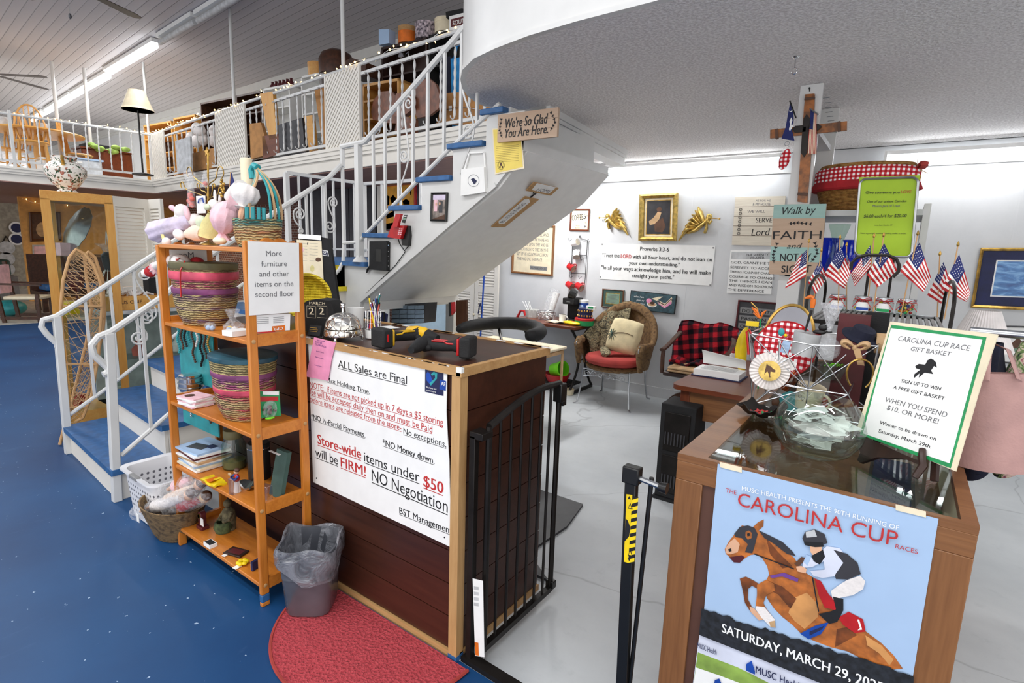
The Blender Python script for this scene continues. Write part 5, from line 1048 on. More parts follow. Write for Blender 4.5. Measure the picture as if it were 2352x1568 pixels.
m=MB('paper');m.cbox(onz(1358,700,ty+.2,5.17),.1,.04,.035,.15);m.use('green').cbox(onz(1358,700,ty+.2,5.169),.06,.0405,.02,.15);one(m,'tea_box','small white and green carton lying on the top biscuit tin','carton')
cup('mug','white and red mug standing before the coffee maker on the sewing table','mug',onz(1292,728,ty,5.22),(0,0,1),.036,.04,.09,'paper','cream',0)
T=thing('snack_bag','yellow snack packet lying on the sewing table edge','packet',onz(1312,742,ty,5.1));m=MB('yellow');m.sph((0,0,.022),.12,.05,.022,16,8,(0,0,-.15));m.use('orange').sph((.03,-.01,.024),.04,.03,.0225,12,6);m.build('packet',T,local=True)
m=MB('cream');m.grid(lambda u,v:onz(1280,742,ty+.012,5.12)+Vector(((u-.5)*.24,(v-.5)*.14,.008*sin(u*9)+.012*u)),8,4,.004);one(m,'cloth_napkin','cream napkin spread at the table front beside the yellow packet','napkin')
T=thing('wire_fruit_basket','silver wire scroll basket of sweets and packets on the sewing table','basket',onz(1255,728,ty,5.3));m=MB('chrome')
for k in range(14):
 a=2*pi*k/14;r=.1;c=Vector((cos(a)*r,sin(a)*r,.05));u=Vector((-sin(a),cos(a),0));m.tube(spiral(c,.034,.008,0,9,18,u,(0,0,1)),.0028,5)
m.tube(circ((0,0,.09),.11,28),.004,6,closed=True);m.tube(circ((0,0,.006),.085,28),.004,6,closed=True);m.build('wire',T,local=True);m=MB('paper');random.seed(3)
for k in range(22):m.cbox((random.uniform(-.06,.06),random.uniform(-.06,.06),.02+random.uniform(0,.06)),.04,.025,.008,random.random()*3,random.random(),random.random())
m.build('packets',T,local=True)['kind']='stuff'
T=thing('white_basket','white woven basket of straws left of the silver wire basket','basket',onz(1222,730,ty,5.34));weave_('wicker_white','#d4d4d0','#f2f2ee',None,40,60);MB('wicker_white').lathe([(0,0),(.07,0),(.085,.09),(.08,.09),(.066,.008),(0,.008)],n=30).build('basket',T,local=True)
m=MB('paper')
for k in range(5):m.cyl((.02*cos(k),.02*sin(k),.01),(-.05-.02*k,.03*sin(k),.18),.004,n=6)
m.build('straw',T,local=True);bpy.data.objects['straw'].name='straws'
m=MB('wrap');m.use('paper');m.cyl(onz(1262,700,ty+.0,5.45),onz(1280,645,ty+.3,5.5),.035,.042,18);m.use('wrap').cyl(onz(1252,705,ty,5.42),onz(1276,640,ty+.34,5.5),.06,.06,14);one(m,'foam_cups','tall sleeve of white foam cups in plastic leaning on the back wall','foam cups')
m=MB('red');a=onz(1187,740,.78,5.1);m.tube([onz(1186,740,ty,5.05),onz(1196,712,ty+.1,5.05),onz(1204,712,ty+.1,5.05),onz(1206,726,ty+.05,5.05)],.014,8);one(m,'red_tool','red handled tool standing at the left end of the sewing table','tool')
# things under it
T=thing('red_bowl','round red plastic basket on the treadle holding a green pot','bowl',onz(1280,865,.101,sy0_+.2));MB('red').lathe([(0,0),(.11,0),(.15,.09),(.145,.09),(.108,.008),(0,.008)],n=28).build('bowl',T,local=True)
T=thing('green_pot','bright green bucket lying in the red plastic basket','bucket',onz(1283,850,.16,sy0_+.2));m=MB('lime');m.lathe([(0,0),(.07,0),(.09,.17),(.085,.17),(.066,.008),(0,.008)],(-.07,0,.06),26,axis=(.9,-.25,.25));m.build('bucket',T,local=True)
c=PZ(1303,905,0);T=thing('pet_bowl','small white bowl on the grey floor by the folding table leg','bowl',(c.x,c.y,.001));MB('cream').lathe([(0,0),(.068,0),(.075,.06),(.07,.06),(.06,.02),(0,.016)],n=30).build('bowl',T,local=True)
# folding table
fx,fy=-2.44,4.27
T=thing('folding_table','beige folding card table behind the counter','table',(fx-.4,fy-.4,0));MB('cream').box(fx-.86,fx,fy-.86,fy,.668,.692).build('table_top',T,bevel=.008)
for x in(fx-.03,fx-.83):
 for y in(fy-.03,fy-.83):MB('tan').cyl((x,y,0),(x,y,.668),.0125,n=10).build('leg',T)
MB('tan').bar((fx-.03,fy-.84,.64),(fx-.03,fy-.02,.64),.02,.03).bar((fx-.84,fy-.03,.64),(fx-.02,fy-.03,.64),.02,.03).build('apron',T)
# stool with curved foam backrest
st_=thing('stool','stool with black foam curved armrest seen over the counter','stool',(*[PZ(1150,760,.9)[i]for i in(0,1)],0))
pts=[PZ(x,y,.9)for x,y in((1050,757),(1065,752),(1100,744),(1145,741),(1190,742),(1225,748),(1243,757),(1240,767),(1222,770),(1205,770))]
MB('soft_black').tube(pts,[.03,.05,.056,.058,.058,.058,.058,.058,.054,.036],14).build('armrest',st_,subsurf=1);cpt=PZ(1150,768,.9)
MB('soft_black').lathe([(0,.62),(.18,.62),(.2,.65),(.18,.69),(0,.69)],(cpt.x,cpt.y,0),24).build('seat',st_)
MB('iron').cyl((cpt.x,cpt.y,.05),(cpt.x,cpt.y,.62),.025,n=10).lathe([(.25,0),(.25,.02),(.03,.05)],(cpt.x,cpt.y,0),24).tube([(cpt.x,cpt.y,.6),(cpt.x,cpt.y+.1,.62),pts[3]+Vector((0,0,-.03))],.012,8).build('post',st_)
# wicker armchair
wc=thing('wicker_chair','brown wicker armchair with scrolled iron legs against the back wall','chair',(-2.345,5.15,0));CX,CY=-2.345,5.13
m=MB('wicker_brown');N=40
A_=lambda u:radians(205-230*u)
def shell(u,v):
 a=A_(u);bk=max(0,sin(a));R_=.30+.05*v+.0*bk;zt_=.64+.34*bk**1.2;z=.40+(zt_-.40)*v
 return Vector((CX+cos(a)*(R_+.02)*1.02,CY+sin(a)*(R_-.02)*.98,z))
m.grid(shell,N,10,.018)
m.build('woven_back',wc)
rim=[shell(i/N,1)+Vector((0,0,.012))for i in range(N+1)]
MB('wicker_brown').tube(rim,[.028+.02*max(0,sin(A_(i/N)))for i in range(N+1)],10).build('rolled_rim',wc)
for s_ in(0,1):
 p=shell(s_,1);d=Vector((0,-1,0));MB('wicker_brown').tube([p+Vector((0,.03,.0)),p+d*.04+Vector((0,0,.01)),p+d*.07+Vector((0,0,-.03)),p+d*.05+Vector((0,0,-.14)),p+d*.03+Vector((0,0,-.24))],[.035,.04,.042,.036,.026],10).build('arm_front',wc)
 MB('steel').tube(spiral(p+d*.085+Vector((0,0,-.02)),.04,.01,pi/2,pi/2+8,20,(0,-1,0),(0,0,1)),.006,6).build('arm_scroll',wc)
MB('wicker_brown').lathe([(0,.37),(.29,.37),(.31,.395),(.29,.41),(0,.41)],(CX,CY,0),32).build('seat',wc)
legp=[(-2.611,4.828),(-2.071,4.903),(-2.619,5.412),(-2.109,5.466)]
for x,y in legp:
 tx,ty_=CX+(x-CX)*.9,CY+(y-CY)*.85;MB('steel').tube([(tx,ty_,.38),(tx+(x-tx)*.2,ty_+(y-ty_)*.3,.2),(x,y,.02),(x+(x-CX)*.12,y-(.03 if y<5.1 else-.03),.006)],.009,8).build('leg',wc)
m=MB('steel')
for i in range(6):
 x=CX-.2+.08*i;m.tube(spiral((x,4.88,.32),.035,.008,pi if i%2 else 0,(pi if i%2 else 0)+(-8 if i%2 else 8),18,(1,0,0),(0,0,1)),.0045,5)
m.tube([(-2.58,4.87,.37),(-2.09,4.9,.37)],.007,6);m.tube([(-2.58,4.87,.29),(CX,4.88,.34),(-2.1,4.9,.29)],.005,6);m.build('scrollwork',wc)
m=MB('cushion_red')
M2=MB('cushion_red');M2.lathe([(0,0),(.2,-.005),(.29,.015),(.315,.055),(.29,.095),(.22,.105),(.12,.088),(.0,.075)],(CX,CY-.04,.412),40,1,.95,wob=lambda a,i:1+.025*sin(8*a)*(2<i<7));one(M2,'seat_cushion','red tufted cushion on the wicker armchair','cushion',subsurf=1)
t=NT('camo');t.bsdf(.9);v=t.coord();n1=t.noise(v,9,4,.6,2);n2=t.noise(t.coord((1,1,2.2),(.4,.3,.2)),22,4,.7,3);t.color(t.mix(t.ramp(n2,[(.5,'#000000'),(.56,'#ffffff')]),t.ramp(n1,[(.35,'#4a4636'),(.5,'#a79a78'),(.6,'#6f6a50'),(.7,'#b37a48')]),'#2e2b24'))
t.bump(n1,.5,.03)
m=MB('camo')
def blanket(u,v):
 a=A_(.03+.47*u);bk=max(0,sin(a));zt_=.64+.34*bk**1.2
 R_=.36-.10*v;z=zt_+.05-.36*v*(1-.25*sin(u*3));
 if v<.2:R_=.385;z=zt_+.02+.04*sin(v/.2*pi/2)
 return Vector((CX+cos(a)*(R_-.03)+.012*sin(u*19+v*5),CY+sin(a)*(R_-.05)+.012*sin(u*15+2),z+.012*sin(u*22)*v))
m.grid(blanket,34,16,.012);m.tube([(CX-.11,CY-.06,.56),(CX-.05,CY-.14,.54),(CX-.02,CY-.22,.53)],[.05,.055,.03],10,flat=.6);one(m,'camouflage_blanket','brown camouflage blanket draped over the left side of the wicker armchair','blanket')
pil=thing('palm_pillow','square cream pillow with a palm tree on the wicker armchair','pillow',(CX+.07,CY+.02,.525))
Rp=Matrix.Rotation(.12,3,'Y')@Matrix.Rotation(-.35,3,'X')
def pw(u,v,s_):x,z=(u-.5)*.37,(v-.5)*.37;e=(1-abs(2*u-1)**4)*(1-abs(2*v-1)**4);k=1-.08*(abs(2*u-1)**2+abs(2*v-1)**2)*(1-.5*e);return Rp@Vector((x*k*1.05,s_*.062*e**.6,z*k*1.05))+Vector((0,.0,.185))
m=MB('cream');m.grid(lambda u,v:pw(u,v,-1),14,14);m.grid(lambda u,v:pw(1-u,v,1),14,14);M_('pillow_cloth','#ddcda4',.9,var=.06,bump=.3);m.names[0]='pillow_cloth';m.build('pillow',pil,local=True)
m=MB('brown');f_=lambda u,v:pw(u,v,-1)+Vector((0,-.0035,0));m.tube([f_(.2+.6*i/8,.46+.06*sin(i/8*pi)+.08*(i/8))for i in range(9)],.005,5,flat=.4);m.use('green_mat')
for k in range(11):a=radians(20+k*33);m.tube([f_(.2,.46),f_(.2+.09*cos(a),.46+.11*sin(a)),f_(.2+.17*cos(a),.46+.19*sin(a)-.03)],[.004,.006,.001],5,flat=.4)
m.build('palm_print',pil,local=True)
# wooden office chair with plaid throw
ox,oy=PY(1598,850,5.05).x,5.1
oc=thing('office_chair','dark wooden swivel armchair on casters right of the wicker armchair','chair',(ox,oy,0))
MB('dark_wood').box(-.25,.25,-.24,.24,.43,.475).build('seat',oc,local=True,bevel=.015)
M_('oak_dark','#4a2c1c',.4,var=.25,scale=25)
for s_ in(-1,1):
 MB('oak_dark').tube([(s_*.27,-.2,.45),(s_*.27,-.21,.6),(s_*.27,-.2,.665)],.02,8).build('arm_post',oc,local=True)
 MB('oak_dark').tube(bez((s_*.27,-.24,.672),(s_*.29,.02,.68),(s_*.30,.12,.74),(s_*.22,.27,.85),12),[.026]*13,8,flat=.6).build('arm',oc,local=True)
MB('oak_dark').grid(lambda u,v:((u-.5)*.48,.27-.06*(2*u-1)**2+.05*v,.49+.37*v),12,6,.02).build('backrest',oc,local=True)
MB('iron').cyl((0,0,.15),(0,0,.43),.03,n=12).build('post',oc,local=True)
for k in range(4):
 a=pi/4+k*pi/2+.35;d=Vector((cos(a),sin(a),0));MB('oak_dark').tube(bez(d*.03+Vector((0,0,.2)),d*.16+Vector((0,0,.22)),d*.26+Vector((0,0,.16)),d*.34+Vector((0,0,.075)),8),[.03,.034,.036,.034,.032,.03,.028,.024,.02],8).build('base_leg',oc,local=True)
 m=MB('iron');p=d*.335;m.cyl(p+Vector((0,-.012,.024)),p+Vector((0,.012,.024)),.024,n=14);m.cyl(p+Vector((0,0,.03)),p+Vector((0,0,.07)),.008,n=8);m.build('caster',oc,local=True)
for z in(.477,.502):
 one(MB('tan').cbox((ox-.0,oy-.05,z+.012),.42,.38,.022,.05*z),'seat_pad',('lower','upper')[z>.49]+' of two flat brown seat pads stacked on the wooden swivel chair','seat pad',bevel=.01)
t=NT('plaid');t.bsdf(.95,0,.2);v=t.coord(rot=(0,.2,0));s1=t.ramp(t.wave(v,3.4,'X',.6,1,'TRI'),[(.44,'#000000'),(.56,'#ffffff')]);s2=t.ramp(t.wave(v,3.4,'Z',.6,1,'TRI'),[(.44,'#000000'),(.56,'#ffffff')]);c=t.mix(s1,t.mix(s2,'#15131a','#5a1620'),t.mix(s2,'#5a1620','#b3202c'));t.color(c);t.bump(t.noise(v,60,4),.6,.01)
m=MB('plaid')
def throw(u,v):
 x=(u-.5)*(.56+.06*v);t_=v*1.35
 y=.34-.06*(2*u-1)**2 if t_<.25 else(.29-.06*(2*u-1)**2-.10*(t_-.25));z=.86+.05*sin(min(1,t_/.25)*pi)*.9 if t_<.25 else .87-.36*(t_-.25)
 return(x+.012*sin(v*9+u*4),y-.03+.018*sin(u*24+v*3)*min(1,v*2),z+.012*sin(u*11))
m.grid(throw,44,20,.012);m.grid(lambda u,v:((u-.5)*.5,.12-.24*v*(.6+.4*sin(u*3+.6)),.53+.02*sin(u*16)+.01*sin(v*9)),24,8,.014);m.v=[p+Vector((ox,oy,0))for p in m.v];one(m,'plaid_throw','red and black plaid throw over the back of the wooden swivel chair','blanket')
# desk with ledger
dk=thing('desk','brown wooden desk with rounded top left of the display case','desk',(-.8,3.9,0))
c=PZ(1548,880,.74);dx0,dy0=c.x-.01,c.y-.03;dx1,dy1=KX0-.02,4.55
rc=.06;pts=[(dx0+rc-rc*cos(a),dy0+rc-rc*sin(a),.71)for a in[pi/2*i/6 for i in range(7)]]+[(dx1,dy0,.71),(dx1,dy1,.71)]+[(dx0+rc-rc*sin(a),dy1-rc+rc*cos(a),.71)for a in[pi/2*i/6 for i in range(7)]]
MB('mahogany').prism(pts,(0,0,.03)).build('desk_top',dk,bevel=.004);MB('laminate_x').box(dx0+.06,dx1-.03,dy0+.04,dy0+.06,.53,.71).build('apron',dk);MB('mahogany').box(dx0+.06,dx0+.08,dy0+.04,dy1-.06,.53,.71).build('apron',dk)
for x in(dx0+.085,dx1-.05):
 for y in(dy0+.065,dy1-.08):MB('mahogany_z').box(x-.03,x+.03,y-.03,y+.03,0,.71).build('leg',dk,bevel=.004)
lg=thing('ledger','open ledger book with a raised page on the desk','book',PZ(1655,858,.741));L0=PZ(1650,862,.741)
m=MB('paper');m.grid(lambda u,v:(L0.x-.14+.3*u,L0.y-.11+.2*v,.785+.004*sin(u*3)),6,4,.04);m.use('grey_ink')
for i in range(5):m.box(L0.x-.1,L0.x+.12,L0.y-.07+.03*i,L0.y-.066+.03*i,.7905,.791)
m.build('pages',lg);MB('paper').grid(lambda u,v:(L0.x-.13+.29*u,L0.y+.07-.06*v,.80+.10*v*(1-.35*u)+.015*sin(v*3)),8,6,.002).build('raised_page',lg);MB('navy').box(L0.x-.15,L0.x+.17,L0.y-.12,L0.y+.1,.7405,.747).build('cover',lg)
m=MB('yellow');c=PY(1708,805,3.9);m.tube([c+Vector((.01,0,.17)),c+Vector((-.012,0,.1)),c+Vector((-.02,0,0)),c+Vector((-.008,0,-.1)),c+Vector((.01,0,-.16))],[.012,.035,.042,.036,.012],14);m.use('tan').sph(c+Vector((.01,-.02,-.15)),.022);T=one(m,'banana_toy','yellow banana shaped toy standing on the desk behind the wire basket','toy',subsurf=1)
T=thing('glue_bottle','small white bottle with a red nozzle on the desk','bottle',PZ(1682,828,.741));MB('fabric_white').lathe([(0,0),(.022,0),(.022,.05),(.012,.062),(0,.062)],n=16).build('bottle',T,local=True);MB('red').lathe([(.012,.062),(.012,.075),(.004,.08),(.003,.1)],n=12).tube([(0,0,.1),(.01,0,.108),(.035,0,.108)],.003,6).build('nozzle',T,local=True)
# black heater
hx=PZ(1507,1150,0);he=thing('space_heater','black upright heater with grille panels on the floor before the desk','heater',(hx.x+.02,hx.y+.1,0));hh=PV(1530,925,(hx.x+.08,hx.y+.08)).z
MB('soft_black').box(-.05,.17,-.06,.16,.02,hh).build('cabinet',he,local=True,bevel=.006)
for i in range(2):
 z0=.06+i*(hh-.08)/2;m=MB('iron');m.box(-.02,.14,-.068,-.058,z0,z0+(hh-.14)/2);m.build('panel',he,local=True,bevel=.003);m=MB('dark_grey')
 for k in range(7):m.box(-.01+k*.02,-.002+k*.02,-.074,-.066,z0+.04,z0+.12)
 m.build('grille',he,local=True)
MB('soft_black').box(-.06,.18,-.07,.17,0,.02).build('base',he,local=True)
q=[PZ(1243,1262,0),PZ(1302,1213,0)];MB_=MB('dark_grey');MB_.prism([(CX1+.005,2.02,.001),(q[1].x-.02,2.16,.001),(q[1].x,q[1].y,.001),(q[1].x-.06,q[1].y+.3,.001),(CX1-.6,q[1].y+.3,.001),(CX1-.6,2.02,.001)],(0,0,.014));one(MB_,'floor_mat','dark cushioned standing mat on the grey floor behind the counter','mat',bevel=.004)
# things under the stair soffit behind the counter
P=Pl((0,3.2,0),(0,-1,0),680,540,3.92)
oz=thing('drawer_organizer','grey blue small parts drawer cabinet under the stairs','organizer',P(1010,760));m=MB('dark_grey');m.prism([P(870,625),P(1165,610),P(1150,790),P(860,800)],(0,.14,0));m.build('cabinet',oz)
M_('drawer_blue','#8fa3b4',.3,var=.1)
for r in range(4):
 for c_ in range(4):
  x0,x1=878+c_*71,878+c_*71+64;y0,y1=634+r*40,634+r*40+33;MB('drawer_blue').prism([P(x0,y0,.001),P(x1,y0-3,.001),P(x1-2,y1-2,.001),P(x0-2,y1,.001)],(0,-.02,0)).build('drawer',oz)
rk2=thing('wire_file_rack','black wire file rack behind the pen cup','rack',P(900,790,.3));m=MB('black');m.tube([P(800,600,.3),P(940,598,.3),P(945,640,.3)],.004,6);m.tube([P(830,690,.3),P(1048,672,.3),P(1040,760,.3)],.004,6);m.tube([P(800,600,.3),P(800,800,.3)],.004,6);m.tube([P(1040,672,.3),P(1030,800,.3)],.004,6);m.build('wire',rk2)
for pts,c_,lab in((((835,710),(920,705),(920,790),(838,795)),'green_mat','dark green folder in the wire file rack'),(((920,715),(1010,705),(1005,795),(925,795)),'dark_grey','smoky plastic tray in the wire file rack'),(((1010,670),(1050,690),(1040,790),(1000,780)),'navy','blue folder at the right end of the wire file rack')):
 one(MB(c_).prism([P(x,y,.29)for x,y in pts],(0,.02,0)),'folder',lab,'folder')
m=MB('walnut_z');m.prism([P(1218,605,-.3),P(1312,600,-.3),P(1315,850,-.3),P(1220,850,-.3)],(0,.02,0));one(m,'brown_board','brown board standing inside the post under the stairs','board')
T=thing('spray_bottle_hanger','red and black hanging tool on the white post under the stairs','tool',P(1395,700));m=MB('red');m.prism([P(1390,605),P(1420,600),P(1422,690),P(1400,720)],(0,.02,0));m.build('red_body',T);m=MB('black');m.prism([P(1375,605,.003),P(1392,602,.003),P(1400,720,.003),P(1378,735,.003)],(0,.02,0));m.build('black_grip',T)
T=thing('mop','blue mop handle standing before the louvred doors','mop',(PY(1102,740,5.4).x,5.4,0));MB('blue').cyl((0,0,.1),(PY(1103,618,5.4).x-T.location.x,.1,1.5),.011,n=8).build('handle',T,local=True);MB('navy').tube([(-.03,0,.72),(-.012,0,.82),(0,0,.86),(.012,0,.82),(.03,0,.72)],.008,6).build('clip',T,local=True);MB('fabric_white').lathe([(.1,0),(.09,.06),(.02,.12)],n=14).build('mop_head',T,local=True)
# ================= white shelf unit at the end of the case, cross and signs =================
HX0,HX1,HY=-.605,-.492,3.512
su=thing('shelf_unit','white floor to ceiling shelf unit carrying the wooden cross','shelf',(-.3,3.8,0))
MB('white_rail').box(HX0,HX1,HY,HY+.03,0,2.498).build('front_upright',su);MB('wall_paint').box(HX0+.01,HX0+.03,HY+.03,HY+.62,0,2.498).build('side_panel',su)
MB('white_rail').box(HX0,HX1+.02,HY+.60,HY+.63,0,2.498).build('rear_upright',su);MB('white_rail').box(.03,.06,HY+.03,HY+.63,0,1.85).build('side_panel',su)
for z in(1.79,1.45,1.12):MB('wall_paint').box(HX0+.03,.03,HY+.0,HY+.62,z,z+.03).build('shelf',su)
MB('wall_paint').box(HX0+.03,HX1,HY+.03,HY+.6,2.24,2.27).build('shelf',su)
m=MB('steel')
for i in range(9):y=HY+.05+i*.06;z=2.43-i*.012;m.cyl((HX1-.004,y,z),(HX1+.03,y,z),.002,n=6)
m.build('nail_row',su)
P=Pl((0,HY-.002,0),(0,-1,0),1700,100,3.137)
m=MB('black');P.ell(m,500,322,7,8,'black');P.poly(m,[(496,325),(504,325),(503,345),(497,345)],'black');m.build('keyhole',su)
cr=thing('wooden_cross','brown wooden wall cross with a small black cross at its centre, on the white upright','cross',P(470,1140))
M_('cross_wood','#9a5b26',.4,var=.3,scale=30);M_('cross_edge','#4e2414',.4)
def slab(pts,d,mat,nm,par,k=0):
 m=MB(mat);q=[P(x,y,k)for x,y in pts];m.prism(q,(0,-d,0));return m.build(nm,par,bevel=.004)
slab([(472,372),(540,366),(534,560),(486,1148),(416,1140),(450,640)],.02,'cross_wood','upright',cr)
slab([(220,625),(772,562),(770,628),(218,686)],.014,'cross_wood','crossbar',cr)
m=MB('iron')
for pts in([(462,545),(485,515),(508,545),(488,790),(465,822),(440,790)],[(378,625),(402,600),(570,585),(592,605),(568,630),(400,650)]):m.prism([P(x,y,.021)for x,y in pts],(0,-.006,0))
m.build('black_cross',cr)
for a,b_ in(((468,405),(540,400)),((418,1085),(490,1090)),((268,620),(270,690)),((715,566),(717,636))):MB('brown').bar(P(*a,.014),P(*b_,.014),.024,.014).build('binding',cr)
fl=thing('state_flag','small dark blue flag with a white tree and crescent hanging left of the cross','flag',P(345,700,.03));MB('black').cyl(P(365,422,.035),P(410,545,.035),.004,n=6).build('stick',fl)
m=MB('flag_blue');q=[(366,438),(388,490),(392,560),(376,620),(398,706),(355,700),(305,690),(335,610),(350,520)];m.prism([P(x,y,.03)for x,y in q],(0,.003,0));P.ell(m,372,488,12,16,'paper',.0315);P.ell(m,369,483,10,14,'flag_blue',.0318);P.poly(m,[(375,540),(384,560),(374,590),(390,600),(365,640),(358,625),(368,590),(362,570)],'paper',.0315);m.build('cloth',fl)
fl=thing('hand_flag','small US flag hanging on the right arm of the wooden cross','flag',P(525,800,.03));MB('steel').cyl(P(508,478,.03),P(572,522,.03),.004,n=6).build('stick',fl)
m=MB('red');A,B_,C_,D_=P(512,485,.028),P(556,510,.028),P(555,802,.028),P(492,795,.028)
m.grid(lambda u,v:A*(1-u)*(1-v)+B_*u*(1-v)+C_*u*v+D_*(1-u)*v+Vector((0,.006*sin(v*7+u*3),0)),13,16)
for f_ in range(13*16):i,j=f_%13,f_//13;m.use('flag_blue' if(i<7 and j<7)else('red' if i%2==0 else 'cream'));m.mi[f_]=m.c
m.build('cloth',fl)
o_=thing('hanging_ornament','pink gingham fabric ornament hanging below the blue flag','ornament',P(328,930,.02));m=MB('gingham');m.sph(P(328,840,.03),.028,.012,.058,14,10,(0,.22,0));m.build('fabric_body',o_);m=MB('steel');m.tube(circ(P(345,728,.03),.012,14,(1,0,0),(0,0,1)),.0016,5,closed=True);m.build('ring',o_)
# faith sign in front of the upright
P=Pl((0,3.46,0),(0,-1,0),1640,420,3.303)
m=MB('board_tan');F=Face(m,P(455,165),P(853,158),P(415,690),.018,'board_tan');
for v0,v1,c in((.80,1,'board_mint'),(.40,.8,'board_tan'),(.19,.40,'board_mint'),(0,.19,'board_tan')):F.rect(0,v0+.004,1,v1,c,.0006)
for s_,p0,p1,h,sh in(('Walk by',(515,240),(770,232),56,.25),('FAITH',(445,428),(812,425),62,0),('and',(552,498),(668,496),40,.3),('NOT BY',(500,592),(735,590),56,0),('SIGHT',(510,680),(735,678),54,0)):P.text(m,s_,p0,p1,h,'ink',.002,.02 if s_ in('NOT BY','SIGHT')else .005,sh)
def sprig(P,m,pts,n,r,off=.002):
 m.use('ink');q=[P(*p,off)for p in pts];m.tube(q,.0012,4)
 for i in range(n):
  t_=(i+.5)/n*(len(q)-1);k=int(t_);c=q[k].lerp(q[k+1],t_-k);d=(q[k+1]-q[k]).normalized();s_=P.n.cross(d)
  for sg in(-1,1):tip=c+d*r*1.3+s_*r*sg;m.flat([c,c+d*r*.9+s_*r*.1*sg,tip,c+d*r*.3+s_*r*.6*sg][::sg])
for pts in(((560,310),(640,302),(740,312)),):sprig(P,m,pts,6,.010)
for pts in(((455,610),(450,540),(480,455)),((735,600),(785,530),(765,450))):sprig(P,m,pts,6,.010)
one(m,'faith_sign','mint and tan plank sign about walking by faith fixed before the white upright','sign')
# big wicker basket with gingham liner
c=Vector((PY(1985,430,3.82).x,3.82,1.821));bk=thing('wicker_basket','large oval wicker basket with red gingham liner on top of the shelf unit','basket',c)
MB('wicker_honey').lathe([(0,0),(.17,0),(.2,.04),(.225,.11),(.235,.17),(.225,.17),(.19,.03),(0,.02)],n=44,sx=1.05,sy=.8).build('basket',bk,local=True)
MB('gingham').lathe([(.236,.16),(.247,.175),(.247,.235),(.232,.25),(.21,.235)],n=60,sx=1.05,sy=.8,wob=lambda a,i:1+.006*sin(30*a)).build('liner',bk,local=True)
MB('fabric_red').lathe([(.245,.18),(.262,.135),(.25,.125)],n=72,sx=1.05,sy=.8,wob=lambda a,i:1+.014*sin(24*a)*(i>0)).build('ruffle',bk,local=True)
MB('wicker_honey').lathe([(.2,.245),(.235,.252),(.225,.27),(.1,.285),(0,.285)],n=44,sx=1.03,sy=.8).build('lid',bk,local=True)
m=MB('cushion_red');d_=Vector((.24,-.06,.235));
for s_ in(-1,1):m.tube(bez(d_,d_+Vector((.02,s_*.05,.05)),d_+Vector((.05,s_*.07,.0)),d_,10),[.004+.02*sin(pi*i/10)for i in range(11)],8,flat=.5)
m.use('tan');
for k in range(9):m.cyl(d_,d_+Vector((.05*cos(k),.03*sin(k*2),-.03+.01*k)),.003,.001,5)
m.build('bow',bk,local=True)
# blue glass vases on the shelf below
sy_=3.72
for px,mt,h,r,lab in((1905,'blue_glass',.20,.055,'cobalt blue glass vase left of the clear vase'),(1958,'blue_glass',.19,.05,'cobalt blue glass vase right of the clear vase')):
 x=PY(px,560,sy_+.1).x;T=one(MB(mt).lathe([(0,0),(r*.6,0),(r,.05),(r*1.05,h*.7),(r*.9,h*.9),(r*1.1,h)],(x,sy_+.12,1.481),26),'glass_vase',lab,'vase')
x=PY(1927,560,sy_).x;one(MB('green_glass').lathe([(0,0),(.045,0),(.05,.03),(.028,.12),(.025,.17),(.05,.25),(.055,.27)],(x,sy_-.08,1.481),26),'glass_vase','clear flared glass vase between the cobalt vases','vase')
# lime price board
LY=3.34
P=Pl((0,LY,0),(0,-1,0),1700,100,3.137)
lb_=thing('price_board','lime green price board in a rounded metal tray leaning on the shelf unit','sign',P(1030,1535));F=Face(MB('lime'),P(862,972),P(1290,958),P(820,1530),.004)
M_('lime_paper','#a9cc1f',.55,var=.02)
def rr(u0,v0,u1,v1,r,k=6):
 out=[];ax=F.Y.length/F.X.length
 for cx,cy,a0 in((u1-r*ax,v1-r,0),(u0+r*ax,v1-r,pi/2),(u0+r*ax,v0+r,pi),(u1-r*ax,v0+r,1.5*pi)):out+=[(cx+r*ax*cos(a0+pi/2*i/k),cy+r*sin(a0+pi/2*i/k))for i in range(k+1)]
 return out
m=MB('lime_paper');m.prism([F.p(u,v,-.002)for u,v in rr(.02,.02,.98,.98,.06)],(0,.008,0));m.flat([F.p(-.01,.96,-.012),F.p(1.02,.96,-.012),F.p(1.02,1.02,-.012),F.p(-.01,1.02,-.012)])
P2=Pl((0,LY-.002,0),(0,-1,0),1700,100,3.137)
for s_,p0,p1,h,mt,sh in(('Give someone you',(903,1082),(1148,1080),20,'ink',0),('LOVE',(1158,1078),(1232,1076),20,'red_ink',0),('One of our unique Camden',(915,1146),(1198,1142),17,'ink',.15),('Mason Jars of Love',(952,1178),(1150,1176),17,'grey_ink',.15),('$6.00 each/4 for $20.00',(890,1254),(1198,1250),22,'ink',.1),('Love, from Camden, SC',(970,1313),(1096,1312),9,'ink',.1),('Makes a great gift, souvenir, stocking stuffer or treat!',(865,1370),(1195,1372),9,'ink',.1)):P2.text(m,s_,p0,p1,h,mt,.001,.01,sh)
m.build('lime_sheet',lb_);MB('steel').tube([F.p(u,v,.004)for u,v in rr(.01,.01,.99,.99,.07)],.006,8,closed=True).build('tray_rim',lb_)
MB('iron').bar(F.p(.3,.02,-.012),Vector((F.p(.3,0).x,LY+.03,1.0)),.012,.012).bar(F.p(.7,.02,-.012),Vector((F.p(.7,0).x,LY+.03,1.0)),.012,.012).build('stand',lb_)
